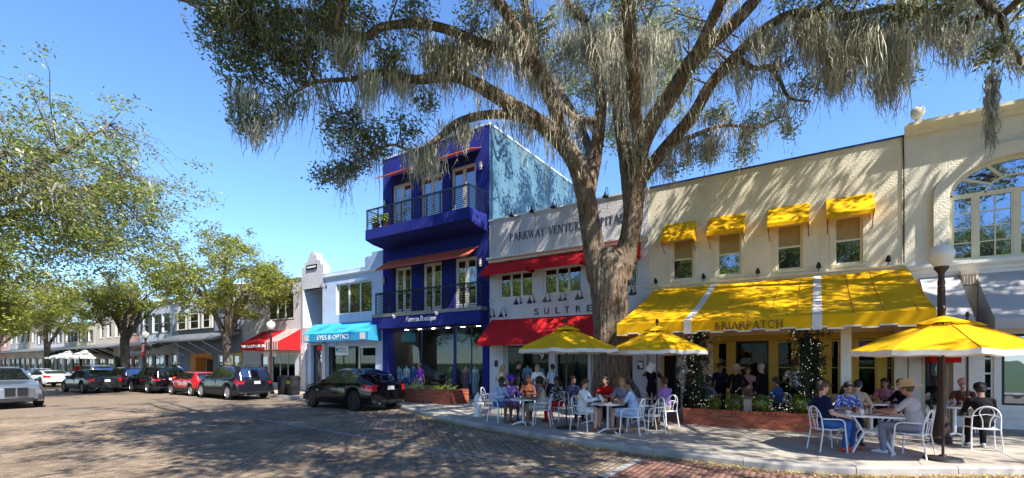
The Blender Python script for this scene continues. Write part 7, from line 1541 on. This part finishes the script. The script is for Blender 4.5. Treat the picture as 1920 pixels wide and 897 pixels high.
a = seat(1692, 811, TF, W + 'holding the hooded black jacket'); person('seated person in a hooded black jacket', *a, shirt='c_black', legs='c_black', skin='s_fair', hair='h_black', style='short', sleeve=1, hat=('hood', 'c_black'), lean=.1)
a = seat(1660, 803, TF, None); person('shaded seated person with dark hair behind the splayed leg table', *a, shirt='c_rose', legs='c_black', skin='s_tan', hair='h_black', style='long', lean=.15); place(CH, USED, (a[0], a[1], 0), a[2], W + 'holding the shaded dark haired diner')
a = seat(1806, 812, TD, W + 'holding the diner in the pink cap'); person('seated person in a pink cap lifting a beer', *a, shirt='c_brown', legs='c_khaki', skin='s_fair', hair='h_grey', hat=('cap', 'c_pink'), lean=.08, hands=((.34, .10, .98), (.38, -.14, .78)))
glass_of(a[0] + .42 * math.cos(a[2]) - .1 * math.sin(a[2]), a[1] + .42 * math.sin(a[2]) + .1 * math.cos(a[2]), .94, 'beer glass lifted by the diner in the pink cap', 'drink_amber', .16, .04)
a = seat(1842, 843, TD, W + 'holding the diner in the black cap'); person('seated person in a black cap, black shirt and black trousers', *a, shirt='c_black', legs='c_black', skin='s_tan', hair='h_black', hat=('cap', 'c_black'), sleeve=.7, shoes='rubber', lean=.22, nod=.2, hands=((.42, .12, .80), (.42, -.1, .80)), fine=True)
# --- passers-by
person('person in a purple shirt walking past the boutique window', fx(788, 16.9), 16.9, -2.9, 'stand', 'c_purple', 'c_slate', 's_tan', 'h_brown', 'short', hands=((.15, .25, .9), (-.1, -.25, .85)), cross=.12)
person('person in a white shirt walking under the red banner', fx(281, 15.7), 15.7, 0.2, 'stand', 'c_white', 'c_khaki', 's_fair', 'h_grey', 'short', hands=((.1, .25, .85), (.1, -.25, .85)), cross=.12)
person('person in a blue shirt walking past the orange doorway', fx(336, 16.2), 16.2, PI, 'stand', 'c_blue', 'c_black', 's_tan', 'h_black', 'short', hands=((.1, .25, .85), (.1, -.25, .85)), cross=.1)
person('person in red standing beside the white parasols', -61.5, 15.4, 0.5, 'stand', 'c_red', 'c_black', 's_tan', 'h_black', 'short', hands=((.1, .25, .85), (.1, -.25, .85)))
# --- shop window mannequins
M['mq'] = mat('mq', (.55, .5, .45), .5)
for u, c, leg, lab in ((748, 'c_sky', 'c_sky', 'mannequin in a pale blue dress at the boutique window edge'), (763, 'c_white', 'c_denim', 'mannequin in a white top and blue jeans in the boutique'), (776, 'c_blue', 'c_blue', 'mannequin in a mid blue dress in the boutique'), (846, 'c_green', 'c_green', 'mannequin in a sage green dress in the boutique'), (874, 'c_rose', 'c_rose', 'mannequin in a rose dress in the boutique doorway'), (891, 'c_white', 'c_navy', 'mannequin in a white blouse and navy skirt')):
    yy = D + .85; person(lab, fx(u, yy), yy, -1.6, 'stand', c, leg, 'mq', None, 'none', skirt=None if leg == 'c_denim' else .6, sleeve=1, shoes='c_black', hands=((.05, .26, .85), (.05, -.26, .85)), mannequin=True)
for u, c, lab in ((990, 'c_sky', 'mannequin in a pale tunic in the red awning shop window'), (1012, 'c_sky', 'mannequin in a sky blue blouse under the number disc')):
    person(lab, fx(u, D + .7), D + .7, -1.6, 'stand', c, 'c_white', 'mq', None, 'none', sleeve=1, skirt=.4, shoes='c_white', hands=((.05, .26, .85), (.05, -.26, .85)), mannequin=True, scale=1.05)
# --- potted plants on the upper balcony
for u, lab in ((705, 'leafy potted plant at the open end of the upper balcony'), (722, 'small potted plant beside the upper balcony door')):
    x = fx(u, 16.9); t = thing('potted_plant', lab, 'plant', (x, 16.9, 8.725)); MB().lathe([(.14, 0), (.2, .38), (.22, .4), (.17, .4), (.0, .36)], 16, (x, 16.9, 8.725)).build('pot', M['letter_brown'], t, smooth=40)
    P, F = leaf_cloud(np.array([[x, 16.9, 9.3]]) + rb_.normal(0, .14, (30, 3)), 14, .14, .1, rb_); tag(np_mesh('foliage', P, F, M['box_leaf'], t), kind='stuff'); MB().tube([(x, 16.9, 9.05), (x + .03, 16.92, 9.35)], [.02, .01], 6).build('stem', M['street_bark'], t)
